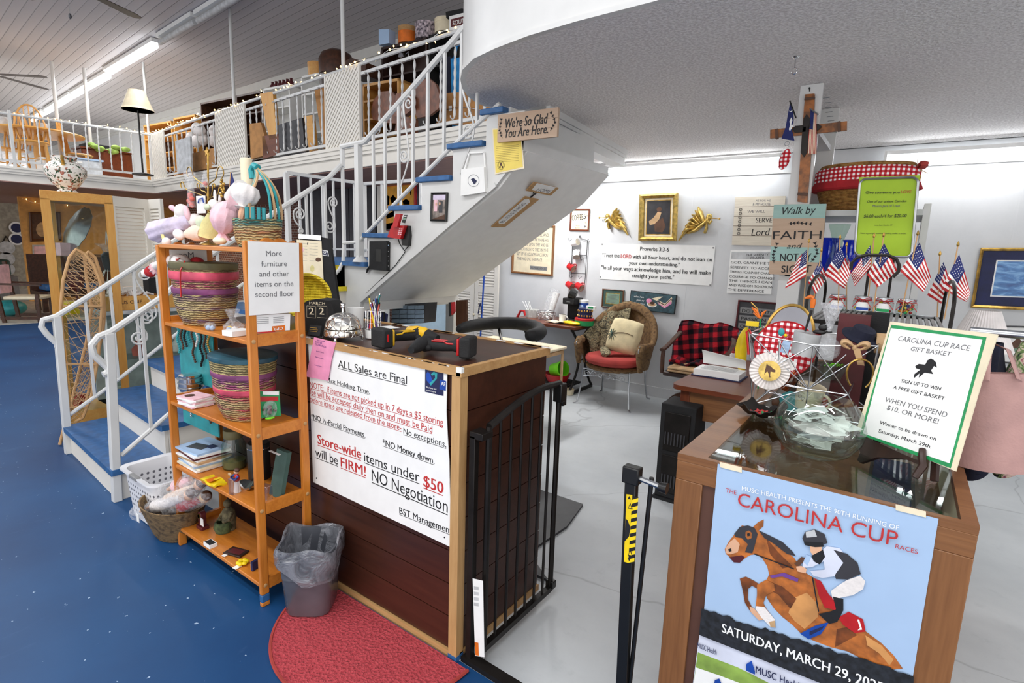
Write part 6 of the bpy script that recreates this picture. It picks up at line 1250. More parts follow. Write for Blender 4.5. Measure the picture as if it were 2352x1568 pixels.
# pleated lamp on a little table at the right
T=thing('side_table','small dark table under the pleated lamp at the right','table',(.36,3.6,0));MB('dark_wood').lathe([(0,.72),(.2,.72),(.2,.75),(0,.75)],(-.05,0,0),30).build('table_top',T,local=True);MB('dark_wood').lathe([(.13,0),(.13,.02),(.03,.05),(.025,.72)],(-.07,0,0),20).build('pedestal',T,local=True)
lx=PY(2258,745,3.6).x;zt_=PY(2258,712,3.6).z;T=thing('table_lamp','table lamp with a white pleated shade right of the slatted stand','lamp',(lx,3.6,.751))
MB('light_grey').lathe([(0,0),(.07,0),(.07,.02),(.03,.05),(.05,.15),(.02,.25),(.012,.3),(.012,zt_-.9)],n=22).build('lamp_base',T,local=True)
m=MB('fabric_white');h1=zt_-.751;m.lathe([(.135,h1-.2),(.06,h1),(.058,h1),(.132,h1-.2)],n=90,wob=lambda a,i:1+.018*(1 if int(a*90/2/pi+.5)%2 else-1));m.build('lamp_shade',T,local=True)
# clothes rail right of the case with handbag
cg=thing('clothes_rack','clothes rail at the right photo edge holding dark clothes','clothes rack',(.62,2.0,0));MB('steel').cyl((.17,2.05,1.36),(1.2,2.05,1.36),.012,n=10).build('rail',cg)
for x in(.8,1.18):MB('steel').cyl((x,2.05,.0),(x,2.05,1.36),.012,n=10).bar((x,1.85,.01),(x,2.25,.01),.025,.02).build('upright',cg)
def garment(name,label,x,y0,y1,z1,z0,mat,w_=.035):
 m=MB(mat)
 m.grid(lambda u,v:(x+w_*cos(2*pi*u)*(.35+.65*min(1,v*3))+.006*sin(9*u*2*pi/3+v*5),(y0+y1)/2+(y1-y0)/2*sin(2*pi*u)*(.3+.7*min(1,v*2.5))+.01*sin(v*7),z1+(z0-z1)*v-.02*sin(u*12)*v),36,14)
 m.flat([(x+w_*cos(2*pi*k/12),(y0+y1)/2+(y1-y0)/2*sin(2*pi*k/12),z0+.01)for k in range(12)]);one(m,name,label,'clothing')
t=NT('floral');t.bsdf(.9);v=t.coord();n1=t.noise(v,26,3,.6,1.5);t.color(t.ramp(n1,[(.36,'#1d2230'),(.45,'#6e8a4e'),(.52,'#d9c7b4'),(.6,'#a5606c'),(.68,'#2c3350')]))
garment('dark_coat','dark navy coat hanging on the clothes rail behind the pink handbag',.40,1.95,2.2,1.34,.96,'fabric_navy',.05);garment('floral_dress','flower patterned dress between the dark clothes on the rail',.30,1.96,2.18,1.34,.98,'floral');garment('dark_jacket','dark jacket nearest the display case on the rail',.235,1.97,2.17,1.33,.95,'fabric_navy')
M_('pink_leather','#bb918c',.5,var=.06,bump=.25,bscale=160)
hb=thing('handbag','dusty pink leather tote bag hanging from the clothes rail','bag',(.33,1.88,.95));P=Pl((0,1.86,0),(0,-1,0),1680,660,3.015)
a,b_,c,d=P(1570,600),P(2110,610),P(2110,1305),P(1560,1245)
m=MB('pink_leather');ct_=(a+b_+c+d)/4
for sgn in(0,1):m.grid(lambda u,v:(a*(1-u)*(1-v)+b_*u*(1-v)+c*u*v+d*(1-u)*v)+Vector((0,(-1 if sgn==0 else 1)*.045*(sin(pi*min(max(u,.02),.98))**.5)*(.35+.65*v)+.03,0)),14,10)
m.build('bag_body',hb);MB('pink_leather').tube([P(1760,640,.01),P(1800,520,-.08),P(1850,430,-.16),P(1960,470,-.1),P(1990,640,.01)],.008,8,flat=.4).build('strap',hb)
# ================= goods on the orange rack =================
S1,S2,S3,S4,S5=SHZ[4]+.001,SHZ[3]+.001,SHZ[2]+.001,SHZ[1]+.001,SHZ[0]+.001
RY=1.215
def rx(px,py,y=RY):return PY(px,py,y).x
def tagm(c,d=(0,-.004,-.05),parent=None):
 c=Vector(c);d=Vector(d);m=MB('paper');m.tube([c,c+d*.5],.0008,4);m.cbox(c+d*.9,.018,.0015,.03);m.build('price_tag',parent)
def basket_(name,label,o,r,h,stops,z0=0,rim=None,group=None,sy=.78,base=.72,parts=True):
 mn='basket_'+str(len(MATS));bands_(mn,stops,0,h);T=thing(name,label,'basket',o,random.uniform(0,3)*0,group)
 MB(mn).lathe([(0,.0),(r*base,0),(r*(base+.14),h*.25),(r*.97,h*.6),(r,h),(r*.96,h),(r*.93,h*.6),(r*(base-.02),.012),(0,.01)],n=48,sy=sy,wob=lambda a,i:1+.008*sin(9*a+i)).build('basket',T,local=True)
 if rim:MB(rim).lathe([(r*1.0,h*.86),(r*1.02,h*.88),(r*1.025,h),(r*1.0,h*1.01)],n=48,sy=sy).build('rim_band',T,local=True)
 return T
M_('olive','#6f6a48',.6);M_('rose','#d8506a',.55,var=.15);M_('plum','#8a4a78',.55,var=.15);M_('petrol','#2f5c6c',.5,var=.2);M_('coral','#d8695a',.55)
cx=rx(465,680,1.2)
basket_('basket','striped splint basket with a purple band, lower of two stacked on the upper rack shelf',(cx,RY,S2),.165,.17,[(0,'#b99a5c'),(.2,'#5c3a6e'),(.26,'#d9c080'),(.4,'#c8b070'),(.48,'#7a4a7c'),(.55,'#d6bf84'),(.8,'#6a3f6a'),(1,'#8a4a78')],rim='plum')
T=basket_('basket','splint basket with pink band and olive rim nested in the purple banded one',(cx,RY,S2+.085),.17,.20,[(0,'#c8b070'),(.35,'#d9c080'),(.5,'#b8426a'),(.62,'#d86a88'),(.74,'#c8a870'),(.84,'#77704a'),(1,'#77704a')],rim='olive')
MB('rose').lathe([(.172,.125),(.1755,.13),(.1755,.158),(.172,.162)],n=48,sy=.78).build('pink_band',T,local=True)
# lamb toy lying over the basket
lm=thing('lamb_toy','white stuffed lamb toy with red lace collar lying over the rim of the olive basket','soft toy',(cx,RY,S2+.28));L_=lambda x,y,k=0:PY(340+x/4.355,340+y/4.355,RY-.06-k)
m=MB('fabric_white');m.sph(L_(330,1130),.045,.04,.03,16,10,(0,.15,0));m.tube([L_(280,1120),L_(200,1130),L_(130,1160),L_(60,1190)],[.03,.024,.02,.022],12);m.sph(L_(-20,1250),.026,.022,.02,12,8,(0,.5,0));m.build('body',lm)
m=MB('fabric_pink');m.lathe([(.012,-.012),(.03,-.006),(.03,.006),(.012,.012)],L_(80,1205),30,axis=(1,0,.35),wob=lambda a,i:1+.15*sin(11*a));m.build('ruffle',lm);m=MB('fabric_red');m.lathe([(.02,-.016),(.027,-.01),(.027,.012),(.02,.018)],L_(25,1235),24,axis=(1,0,.5));m.build('collar',lm)
m=MB('red');m.tube([L_(240,1180,.02),L_(280,1110,.03),L_(320,1100,.03),L_(270,1130,.03),L_(230,1180,.02)],.003,5);m.tube([L_(370,1130,.03),L_(325,1220,.08),L_(322,1320,.085),L_(330,1490,.085)],.003,5);m.build('ribbon',lm)
m=MB('fabric_red');m.sph(PY(452,602,RY),.04,.03,.025,14,8);one(m,'red_cloth','crumpled red cloth behind the lamb toy in the olive basket','cloth')
T=thing('egg_bag','clear bag of blue sweets at the front of the upper rack shelf','sweet bag',(rx(482,735,1.12),1.12,S2));MB('wrap').sph((0,0,.02),.03,.022,.02,12,8).build('bag',T,local=True);m=MB('light_blue');m.sph((-.008,-.005,.012),.011);m.sph((.01,.004,.012),.011);m.build('sweets',T,local=True)
T=thing('egg_bag','clear gathered bag of yellow and white sweets beside the near rack leg','sweet bag',(rx(535,745,1.16),1.16,S2));MB('wrap').lathe([(0,.0),(.035,.005),(.04,.03),(.012,.06),(.03,.1)],n=16,wob=lambda a,i:1+.12*sin(5*a+i)).build('bag',T,local=True);m=MB('yellow');m.sph((-.012,-.008,.016),.013);m.use('fabric_white').sph((.012,.0,.016),.013);m.use('light_blue').sph((.0,-.018,.014),.012);m.build('sweets',T,local=True)
c=(rx(545,757,1.14),1.14,S2+.012);one(MB('paper').cbox(c,.07,.09,.022,.1),'card_stack','stack of white cards at the near end of the upper rack shelf','cards')
# three nested baskets, third shelf
cx3=rx(555,900,1.2)
for i,(lab,st_,rim)in enumerate((('red splint basket, lowest of three stacked on the middle rack shelf',[(0,'#a8905a'),(.15,'#b8304a'),(.3,'#c9ae70'),(.42,'#c23a58'),(.6,'#cdb478'),(.75,'#b52f4c'),(1,'#c24a64')],'rose'),('mauve banded basket, middle of three stacked on the middle rack shelf',[(0,'#c8b070'),(.5,'#c8a870'),(.62,'#b8507c'),(.85,'#9a5a8c'),(1,'#b86a9a')],'plum'),('blue rimmed open basket, top of three on the middle rack shelf',[(0,'#c8b070'),(.5,'#d0ba80'),(.7,'#8a8a5a'),(.85,'#c9b478'),(1,'#2f5c6c')],'petrol'))):
 basket_('basket',lab,(cx3,RY,S3+.07*i),.15+.008*i,.145,st_,rim=rim)
# teal basket with tall handle on top
tx=rx(600,520,1.22)-.025;tb_=basket_('handled_basket','teal and straw basket with tall raffia handle on top of the rack',(tx,1.22,S1),.112,.115,[(0,'#2a8a80'),(.15,'#c9a86a'),(.4,'#d8b880'),(.55,'#b8704a'),(.65,'#d8b880'),(.78,'#2f8f90'),(1,'#5aa890')],base=.78)
hp_=PY(583,380,1.22)-Vector((tx,1.22,S1))
for k in range(8):
 a=-.9+.26*k;b_=Vector((.1*cos(a)*.5+.03,-.09*cos(a*.5)*.9,.115))if k<4 else Vector((.10*cos(a*.7),-.08+.02*k,.115))
 MB('teal' if k%2==0 else 'tan').tube(bez(b_,b_+Vector((0,0,.12)),hp_+Vector((.05+.01*k,0,-.06)),hp_,10),.0055,6).build('raffia_strand',tb_,local=True)
MB('teal').tube([hp_+Vector((-.015,0,-.05)),hp_+Vector((-.02,0,-.015)),hp_,hp_+Vector((.03,0,-.01))],.013,8).build('handle_knot',tb_,local=True)
for k in range(4):a=-1.2+.35*k;MB('teal').cyl((.108*cos(a*.6)+.0,-.088+.018*k,.11),(.106*cos(a*.6),-.086+.018*k,.155),.008,n=8).build('binding',tb_,local=True)
p=PY(565,363,1.28);one(MB('cream').lathe([(0,S1),(.024,S1),(.024,p.z-.004),(.02,p.z),(0,p.z-.004)],(p.x,1.28,0),22),'pillar_candle','tall cream candle standing behind the dolls on top of the rack','candle')
# soft toys and dolls on top
Q=lambda x,y,k=0:PY(340+x/4.355,340+y/4.355,1.2-k)
def blob(m,mat,c,*r,rot=None):m.use(mat).sph(c,*r,14,9,rot)
d1=thing('bunny_doll','pale pink floppy eared bunny doll at the left end on the rack top','doll',Q(300,930)*Vector((1,1,0))+Vector((0,0,S1)))
m=MB('fabric_white');blob(m,'fabric_white',Q(335,640),.036,.032,.038);blob(m,'fabric_white',Q(310,690,.01),.024,.022,.018);m.build('head',d1)
m=MB('fabric_pink');blob(m,'fabric_pink',Q(245,600),.034,.01,.014,rot=(0,.2,0));m.build('ear',d1);m=MB('fabric_pink');blob(m,'fabric_pink',Q(390,650,.03),.016,.012,.036,rot=(0,-.35,0));m.build('ear',d1)
m=MB('fabric_lilac');a=Q(430,735);b_=Q(95,835);l_=(b_-a).length;m.lathe([(.02,0),(.034,.12*l_),(.044,.4*l_),(.05,.75*l_),(.055,l_),(.03,l_*.98)],a,40,axis=b_-a,wob=lambda t_,i:1+.06*sin(8*t_+i*.3)*(i>1));m.build('dress',d1)
m=MB('fabric_peach');m.tube([Q(560,860,.02),Q(480,850,.03),Q(400,860,.03)],[.032,.036,.02],12);m.build('pantalette',d1);m=MB('fabric_white');blob(m,'fabric_white',Q(310,865,.03),.04,.022,.024,rot=(0,.3,0));m.build('leg',d1)
m=MB('fabric_yellow');m.lathe([(.01,0),(.032,.008),(.034,.02),(.012,.02)],Q(195,930,.04),20,axis=(-.4,-1,-.2),wob=lambda a,i:1+.12*sin(6*a)*(i>0));blob(m,'fabric_white',Q(185,940,.06),.021,.02,.022);m.build('foot',d1)
d2=thing('rag_doll','pink rag doll with balloon trousers slumped over the teal basket on top of the rack','doll',Q(760,930)*Vector((1,1,0))+Vector((0,0,S1)))
m=MB('fabric_pink');a=Q(800,570,.05);b_=Q(738,855,.06);l_=(b_-a).length;m.lathe([(.02,-.01),(.044,.1*l_),(.056,.35*l_),(.054,.6*l_),(.036,.85*l_),(.012,l_)],a,44,axis=b_-a,wob=lambda t_,i:1+.045*sin(10*t_+i*.4)+.02*sin(17*t_));m.tube([Q(900,600,.02),a],[.03,.04],12);m.build('trousers',d2);m=MB('fabric_pink');m.lathe([(.012,0),(.032,-.03)],Q(742,850,.06),24,wob=lambda a,i:1+.15*sin(6*a)*i);m.build('ankle_ruffle',d2)
m=MB('fabric_white');a=Q(1000,370,.04);b_=Q(943,590,.07);l_=(b_-a).length;m.lathe([(.015,0),(.042,.12*l_),(.052,.4*l_),(.044,.7*l_),(.013,.95*l_),(.026,1.05*l_)],a,40,axis=b_-a,wob=lambda t_,i:1+.05*sin(9*t_+i*.5));m.tube([Q(940,400,.02),Q(880,440,.02),Q(820,500,.02)],[.035,.03,.025],10);m.build('blouse',d2)
m=MB('skin');m.tube([Q(950,600,.07),Q(940,650,.075),Q(930,700,.075)],[.012,.014,.012],8);m.build('hand',d2);m=MB('cream');blob(m,'cream',Q(720,925,.07),.036,.025,.016);m.build('foot',d2)
d3=thing('bunny_doll','small white bunny doll with green bow sitting behind the pink rag doll','doll',Q(660,900)*Vector((1,1,0))+Vector((0,0,S1)))
m=MB('fabric_white');blob(m,'fabric_white',Q(660,580),.03,.026,.03);blob(m,'fabric_white',Q(670,480),.008,.006,.028);blob(m,'fabric_white',Q(720,500),.008,.006,.028,rot=(0,.3,0));m.build('head',d3);m=MB('fabric_yellow');m.tube([Q(650,660),Q(630,760),Q(620,880)],[.02,.038,.05],12);m.build('dress',d3);m=MB('fabric_green');blob(m,'fabric_green',Q(590,590,.03),.022,.01,.014);m.build('bow',d3);m=MB('fabric_green');blob(m,'fabric_green',Q(530,740,.02),.03,.02,.03);m.build('skirt',d3)
m=MB('fabric_white');blob(m,'fabric_white',Q(470,720),.035,.03,.03);one(m,'lace_cloth','white lace cloth bundled between the dolls on top of the rack','cloth')
jt_=thing('jewelry_tree','gold scrolled jewellery tree topped with a star behind the dolls','jewellery stand',Q(600,900,-.09)*Vector((1,1,0))+Vector((0,0,S1)));G=lambda x,y:PY(340+x/4.355,340+y/4.355,1.3)
m=MB('brass');b0=G(600,900);b0.z=S1;m.cyl(b0,G(600,60),.0045,n=8);m.lathe([(.04,0),(.04,.006),(.008,.02)],b0,18);m.build('pole',jt_)
for(x0,y0,cxx,cyy,r,s_)in((585,420,410,250,.035,1),(600,400,730,255,.038,-1),(585,520,340,375,.022,1),(600,540,740,420,.03,-1),(590,480,500,380,.016,1),(605,600,660,380,.014,-1)):
 c=G(cxx,cyy);m=MB('brass');sp=spiral(c,r,r*.5,0 if s_>0 else pi,(0 if s_>0 else pi)+s_*4.4,18,(1,0,0),(0,0,1));m.tube(bez(G(x0,y0),G(x0,y0-80),sp[0]+Vector((0,0,-.04)),sp[0],6)[:-1]+sp,.0028,6);m.build('scroll_arm',jt_)
m=MB('brass');c=G(592,40);m.prism([c+Vector((sin(a)*(.022 if i%2==0 else .009),-.004,cos(a)*(.022 if i%2==0 else .009)))for i,a in enumerate([2*pi*j/10 for j in range(10)])],(0,.008,0));m.build('star',jt_)
T=thing('ornament_tube','clear plastic tube with red flowers hanging left on the jewellery tree','ornament',Q(430,560,.02));m=MB('wrap');m.tube([Q(410,240,.02),Q(425,380,.02),Q(435,590,.02)],[.026,.014,.018],12);m.build('tube',T);m=MB('coral');[m.sph(Q(430+random.uniform(-18,18),470+20*i,.02),.012)for i in range(6)];m.build('flowers',T)
T=thing('ornament_bag','small clear cone with a red sweet hanging by the jewellery tree pole','ornament',Q(570,360,.02));m=MB('wrap');m.lathe([(.002,.05),(.016,0),(.012,-.02),(0,-.025)],Q(570,340,.02),14);m.build('bag',T);m=MB('coral');m.sph(Q(572,355,.02),.010);m.build('sweet',T)
T=thing('bead_earring','string of gold beads hanging right on the jewellery tree','earring',Q(750,480));m=MB('brass');[m.sph(Q(745+random.uniform(-20,20),320+20*i),.007,n=8,m=6)for i in range(9)];m.build('beads',T)
m=MB('flag_blue');m.prism([Q(830,250,-.03),Q(865,370,-.03),Q(840,410,-.03),Q(815,400,-.03)],(0,.004,0));m.use('ash').cyl(Q(828,240,-.03),Q(810,480,-.03),.0025,n=6);one(m,'star_flag','tiny dark blue flag standing behind the pink rag doll','flag')
m=MB('paper');m.prism([Q(480,480,-.05),Q(570,475,-.05),Q(575,650,-.05),Q(490,655,-.05)],(0,.002,0));m.use('blue').tube([Q(500,550,-.045),Q(510,510,-.045),Q(545,500,-.045),Q(555,545,-.045)],.003,5);one(m,'price_card','white card with a blue loop behind the bunny doll on top of the rack','card')
# jewellery boards behind the left posts
for(a,lab,z1,z0)in(((162,770,430,1100),'teal board of bead necklaces between the second and third rack shelves',1.12,.80),((200,1370,470,1640),'teal board of earrings and charms under the middle rack shelf',.745,.56)):
 K=Pl((0,RY1-.05,0),(0,-1,0),360,520,3.4075);T=thing('jewelry_board',lab,'jewellery display',K((a[0]+a[2])/2,a[3]));q0,q1=K(a[0],a[1]),K(a[2],a[1])
 m=MB('teal');m.box(q0.x,q1.x,RY1-.05,RY1-.044,z0-.02 if z0<.7 else z0,z1);m.build('board',T)
 random.seed(int(z1*100))
 for i in range(9):
  x=q0.x+.02+(q1.x-q0.x-.04)*i/8;zt_=z1-.02-random.random()*.03;ln=random.uniform(.08,.2)*(1 if z0>.7 else .6);mt=random.choice(('brass','soft_black','chrome','brown','teal','fabric_white'));m=MB(mt);n_=int(ln/.011)
  for k in range(n_):m.sph((x+.012*sin(k*.7+i),RY1-.06,zt_-k*.011),.0065,n=7,m=5)
  m.build('bead_string',T)
T=thing('silver_jar','round silver basket jar beside the blue rimmed basket on the middle shelf','jar',(rx(440,915,1.25),1.25,S3));MB('chrome').lathe([(0,0),(.05,0),(.056,.03),(.05,.07),(.052,.085),(.0,.09)],n=22).build('jar',T,local=True);m=MB('steel')
for k in range(3):m.tube(circ((0,0,.02+.025*k),.058,24),.003,5,closed=True)
m.build('wire',T,local=True)
for i in range(7):one(MB('paper' if i%3 else 'fabric_pink').cbox((rx(445,920,1.14)+random.uniform(-.006,.006),1.15,S3+.004+.0062*i),.13,.1,.0055,.12+random.uniform(-.12,.12)),'brochure',('lowest pink edged brochure of the pile on the middle shelf','brochure second from the bottom of the middle shelf pile','brochure third from the bottom of the middle shelf pile','pink brochure at the centre of the middle shelf pile','brochure third from the top of the middle shelf pile','brochure second from the top of the middle shelf pile','topmost brochure of the pile at the left of the middle shelf')[i],'brochure','brochure pile on the middle shelf')
m=MB('brown');m.sph((rx(440,897,1.14),1.13,S3+.0475),.02,.022,.001);bpy.data.objects['brochure.006'];m.build('cover_photo',bpy.data.objects['brochure.006'])
K=Pl((RX1-.03,0,0),(1,0,0),360,520,3.4075);T=thing('blister_toy','carded brown monkey toy on green card at the near end of the middle shelf','toy',K(880,1505));m=MB('green');m.prism([K(800,1290),K(960,1285),K(972,1480),K(800,1500)],(-.002,0,0));K.poly(m,[(828,1290),(955,1290),(955,1320),(828,1315)],'paper');K.poly(m,[(800,1330),(950,1330),(950,1365),(800,1370)],'red');m.build('card',T);m=MB('brown');m.sph(K(875,1415,.008),.010,.010,.012);m.sph(K(875,1450,.008),.009,.010,.012);m.tube([K(845,1425,.008),K(820,1435,.008)],.004,6);m.tube([K(905,1430,.008),K(925,1440,.008)],.004,6);m.use('lime').sph(K(880,1495,.006),.014,.02,.005);m.build('monkey',T);m=MB('wrap');m.sph(K(880,1430,.006),.014,.032,.04,12,8);m.build('blister',T)
# fourth shelf
Y4=1.17
for i in range(9):one(MB(('paper','cream','light_blue','paper','tan','paper','maroon','paper','light_blue')[i]).cbox((rx(470,1050,1.2)+.008*sin(i*2.1),1.2,S4+.006+.0102*i),.2,.17,.0095,.1*sin(i*1.7)),'magazine',('lowest magazine','second lowest magazine','third lowest magazine','fourth lowest magazine','fifth magazine from the bottom','fourth magazine from the top','third magazine from the top','second magazine from the top','topmost pale blue magazine')[i]+' of the pile on the second lowest rack shelf','magazine','magazine pile on the second lowest rack shelf')
m=MB('dark_grey');x=rx(470,1050,1.2);m.cbox((x-.01,1.18,S4+.0935),.1,.06,.0008,.3);m.use('navy').cbox((x+.04,1.22,S4+.0937),.05,.04,.0008,.1);m.build('cover_print',bpy.data.objects['magazine.008'])
x=rx(540,1080,1.27);T=thing('glass_jar','green glass jar with a lid behind the fisherman figurine','jar',(x,1.27,S4));MB('green_glass').lathe([(0,0),(.052,0),(.056,.01),(.056,.12),(.04,.15),(.04,.16)],n=28).build('jar',T,local=True);MB('olive').lathe([(.042,.155),(.044,.16),(.044,.19),(.04,.195),(0,.195)],n=28).build('lid',T,local=True);m=MB('olive');m.lathe([(0,.004),(.05,.006),(.05,.04),(0,.05)],n=20);m.build('contents',T,local=True)
x=rx(598,1070,1.29);one(MB('black').lathe([(0,0),(.05,0),(.05,.17),(.046,.175),(0,.175)],(x,1.285,S4),28).use('chrome').lathe([(.051,.15),(.051,.155)],(x,1.285,S4),28),'canister','shiny black canister right of the green glass jar','canister')
x=rx(538,1090,1.13);T=thing('figurine','small painted man figurine in red vest carrying fish, on the second lowest shelf','figurine',(x,1.14,S4));m=MB('fabric_white');m.tube([(0,0,0),(0,0,.03),(0,0,.05)],[.016,.013,.012],10);m.build('legs',T,local=True);m=MB('red');m.sph((0,0,.066),.015,.012,.02);m.build('vest',T,local=True);m=MB('skin');m.sph((0,0,.096),.011,.011,.013);m.build('head',T,local=True);m=MB('brown');m.sph((.002,.002,.102),.0125,.0125,.010);m.build('hair',T,local=True);m=MB('blue');m.tube([(.014,0,.078),(.012,-.016,.062),(-.014,-.018,.07)],.005,6);m.tube([(-.014,0,.078),(-.018,-.014,.07),(-.012,-.02,.08)],.005,6);m.build('sleeves',T,local=True);m=MB('tan');m.sph((-.014,-.022,.085),.014,.006,.008);m.build('fish',T,local=True)
T=thing('yellow_packet','yellow patterned cloth packet on the second lowest shelf edge','packet',(rx(490,1090,1.12),1.12,S4));m=MB('yellow');m.grid(lambda u,v:((u-.5)*.13,(v-.5)*.06,.012+.006*sin(u*8)*sin(v*5)),8,4,.01);m.use('orange').grid(lambda u,v:((u-.6)*.05,(v-.5)*.05,.0135+.004*sin(u*8)),4,4);m.build('packet',T,local=True)
for px,py,y,w_,h,lab in((537,1125,1.12,.03,.075,'narrow clear acrylic block at the second lowest shelf edge'),(612,1140,1.16,.045,.085,'larger clear acrylic block beside the near rack leg')):one(MB('acrylic').cbox((rx(px,py,y),y,S4+h/2),w_,.03,h,.2),'acrylic_block',lab,'block',bevel=.002)
T=thing('silver_pouch','crumpled silver pouch between the acrylic blocks','pouch',(rx(572,1105,1.2),1.2,S4));m=MB('steel');m.grid(lambda u,v:((u-.5)*.1,(v-.5)*.06,.014+.008*sin(u*7+v*4)),8,5,.008);m.build('pouch',T,local=True)
T=thing('green_book','thin green book leaning upright at the near end of the second lowest shelf','book',(RX1-.06,1.25,S4));m=MB('green_mat');m.par((-.06,-.035,0),(.085,.0,.0),(0,.02,0),(.0,.045,.2));m.build('cover',T,local=True);m=MB('paper');m.par((-.056,-.031,.2015),(.077,0,0),(0,.012,0),(0,0,.001));m.build('page_edge',T,local=True)
m=MB('maroon');x=RX1-.13;m.tube([(x,1.27,S4+.004),(x,1.27,S4+.05),(x+.01,1.28,S4+.1),(x+.03,1.29,S4+.14)],[.022,.014,.024,.01],10,flat=.5);one(m,'red_bird','dark red curved ornament beside the green book','ornament')
# lowest shelf
T=thing('mantel_clock','tiny dark red mantel clock with a white tag on the lowest shelf','clock',(rx(466,1210,1.17),1.17,S5));MB('maroon').box(-.028,.028,-.02,.02,0,.018).box(-.018,.018,-.013,.013,.018,.075).lathe([(0,-.013),(.018,-.013),(.018,.013),(0,.013)],(0,0,.075),20,axis=(0,1,0)).build('case',T,local=True,bevel=.002);m=MB('brass');m.lathe([(0,0),(.014,0),(.014,.004),(0,.004)],(0,-.013,.07),18,axis=(0,-1,0));m.use('paper').lathe([(0,.0045),(.011,.0045)],(0,-.013,.07),18,axis=(0,-1,0));m.build('dial',T,local=True);MB('paper').cbox((.03,-.016,.05),.03,.002,.04).build('price_tag',T,local=True)
T=thing('card_box','small white and black box at the lowest shelf edge','box',(rx(482,1232,1.115),1.115,S5));MB('paper').box(-.03,.03,-.018,.018,0,.018).build('box',T,local=True);MB('soft_black').box(-.026,.026,-.015,.015,.018,.0185).build('print',T,local=True)
T=thing('stone_statue','mossy stone seated figure with a bowl at the back of the lowest shelf','statue',(rx(522,1200,1.24),1.24,S5));M_('moss_stone','#6b6248',.85,var=.35,scale=40,bump=.4);M_('moss','#4d5a38',.9,var=.3,scale=40,bump=.5);m=MB('moss_stone');m.tube([(0,.01,.0),(0,.01,.06),(0,.01,.1),(0,.008,.12)],[.03,.034,.028,.012],14);m.sph((0,.005,.14),.018,.018,.022);m.tube([(-.03,.01,.1),(-.038,-.01,.07),(-.02,-.03,.06)],.009,8);m.tube([(.03,.01,.1),(.038,-.01,.07),(.02,-.03,.06)],.009,8);m.build('figure',T,local=True);MB('moss').lathe([(0,0),(.035,0),(.044,.03),(.036,.055),(.03,.055),(.034,.03),(0,.02)],(0,-.02,0),24,wob=lambda a,i:1+.04*sin(7*a+i)).build('bowl',T,local=True)
T=thing('small_frame','small dark framed red picture lying flat on the lowest shelf','framed picture',(rx(540,1218,1.16),1.16,S5));T.rotation_euler.z=.3;MB('dark_wood').box(-.05,.05,-.03,.03,0,.008).build('frame',T,local=True,bevel=.002);MB('maroon').box(-.036,.036,-.018,.018,.008,.0088).build('picture',T,local=True);MB('paper').cbox((-.03,-.04,.003),.022,.016,.002).build('price_tag',T,local=True)
T=thing('yellow_flower','yellow fabric flower pin with a white tag on the lowest shelf','brooch',(rx(556,1272,1.13),1.13,S5));m=MB('yellow')
for k in range(6):m.sph((.016*cos(k*1.05),.016*sin(k*1.05),.012),.012,.012,.008)
m.build('petals',T,local=True);MB('paper').cbox((.005,-.028,.003),.024,.03,.002,.1).build('price_tag',T,local=True)
m=MB('navy');m.cbox((rx(588,1300,1.15),1.15,S5+.022),.012,.045,.042,.2);m.use('paper').cbox((rx(588,1300,1.15)-.007,1.148,S5+.022),.003,.04,.038,.2);one(m,'card_case','small dark card case standing behind the near rack leg on the lowest shelf','case')
m=MB('brass');m.tube([(RX1-.02,1.22+.02*sin(k*.9),S5+.004+.012*max(0,6-k))for k in range(14)],.002,5);one(m,'chain','thin gold chain at the near end of the lowest shelf','chain')
# ================= floor baskets left of the rack =================
lb2=thing('laundry_basket','white perforated plastic laundry basket on the floor beside the stairs','laundry basket',(-3.24,1.20,0))
t=NT('holed_plastic');t.bsdf(.35);v=t.coord();sp=t.new('SeparateXYZ');t.link(v,sp.inputs[0])
hx=t.math('ADD',sp.outputs[0],sp.outputs[1]);a=t.math('ABSOLUTE',t.math('SUBTRACT',t.math('FRACT',t.math('MULTIPLY',hx,32)),.5));b_=t.math('ABSOLUTE',t.math('SUBTRACT',t.math('FRACT',t.math('MULTIPLY',sp.outputs[2],32)),.5))
d=t.math('SQRT',t.math('ADD',t.math('POWER',a,2),t.math('POWER',b_,2)));zok=t.math('MULTIPLY',t.math('GREATER_THAN',sp.outputs[2],.04),t.math('LESS_THAN',sp.outputs[2],.225));hole=t.math('MULTIPLY',t.math('LESS_THAN',d,.24),zok)
t.color(t.mix(hole,'#e9e9ec','#6b6b72'))
def rrect(w,d_,z,r,n=6):
 out=[]
 for cx_,cy_,a0 in((w-r,d_-r,0),(-w+r,d_-r,pi/2),(-w+r,-d_+r,pi),(w-r,-d_+r,1.5*pi)):out+=[Vector((cx_+r*cos(a0+pi/2*i/n),cy_+r*sin(a0+pi/2*i/n),z))for i in range(n+1)]
 return out
m=MB('holed_plastic');loft(m,[rrect(.17,.12,.004,.05),rrect(.2,.135,.265,.05),rrect(.225,.155,.27,.06),rrect(.225,.155,.28,.06),rrect(.195,.13,.275,.05),rrect(.165,.115,.012,.05)]);m.add(rrect(.165,.115,.012,.05),[tuple(range(28))]);m.build('basket',lb2,local=True)
for y in(-.145,.145):MB('grey').box(-.05,.05,y-.012,y+.012,.262,.283).build('handle',lb2,local=True,bevel=.004)
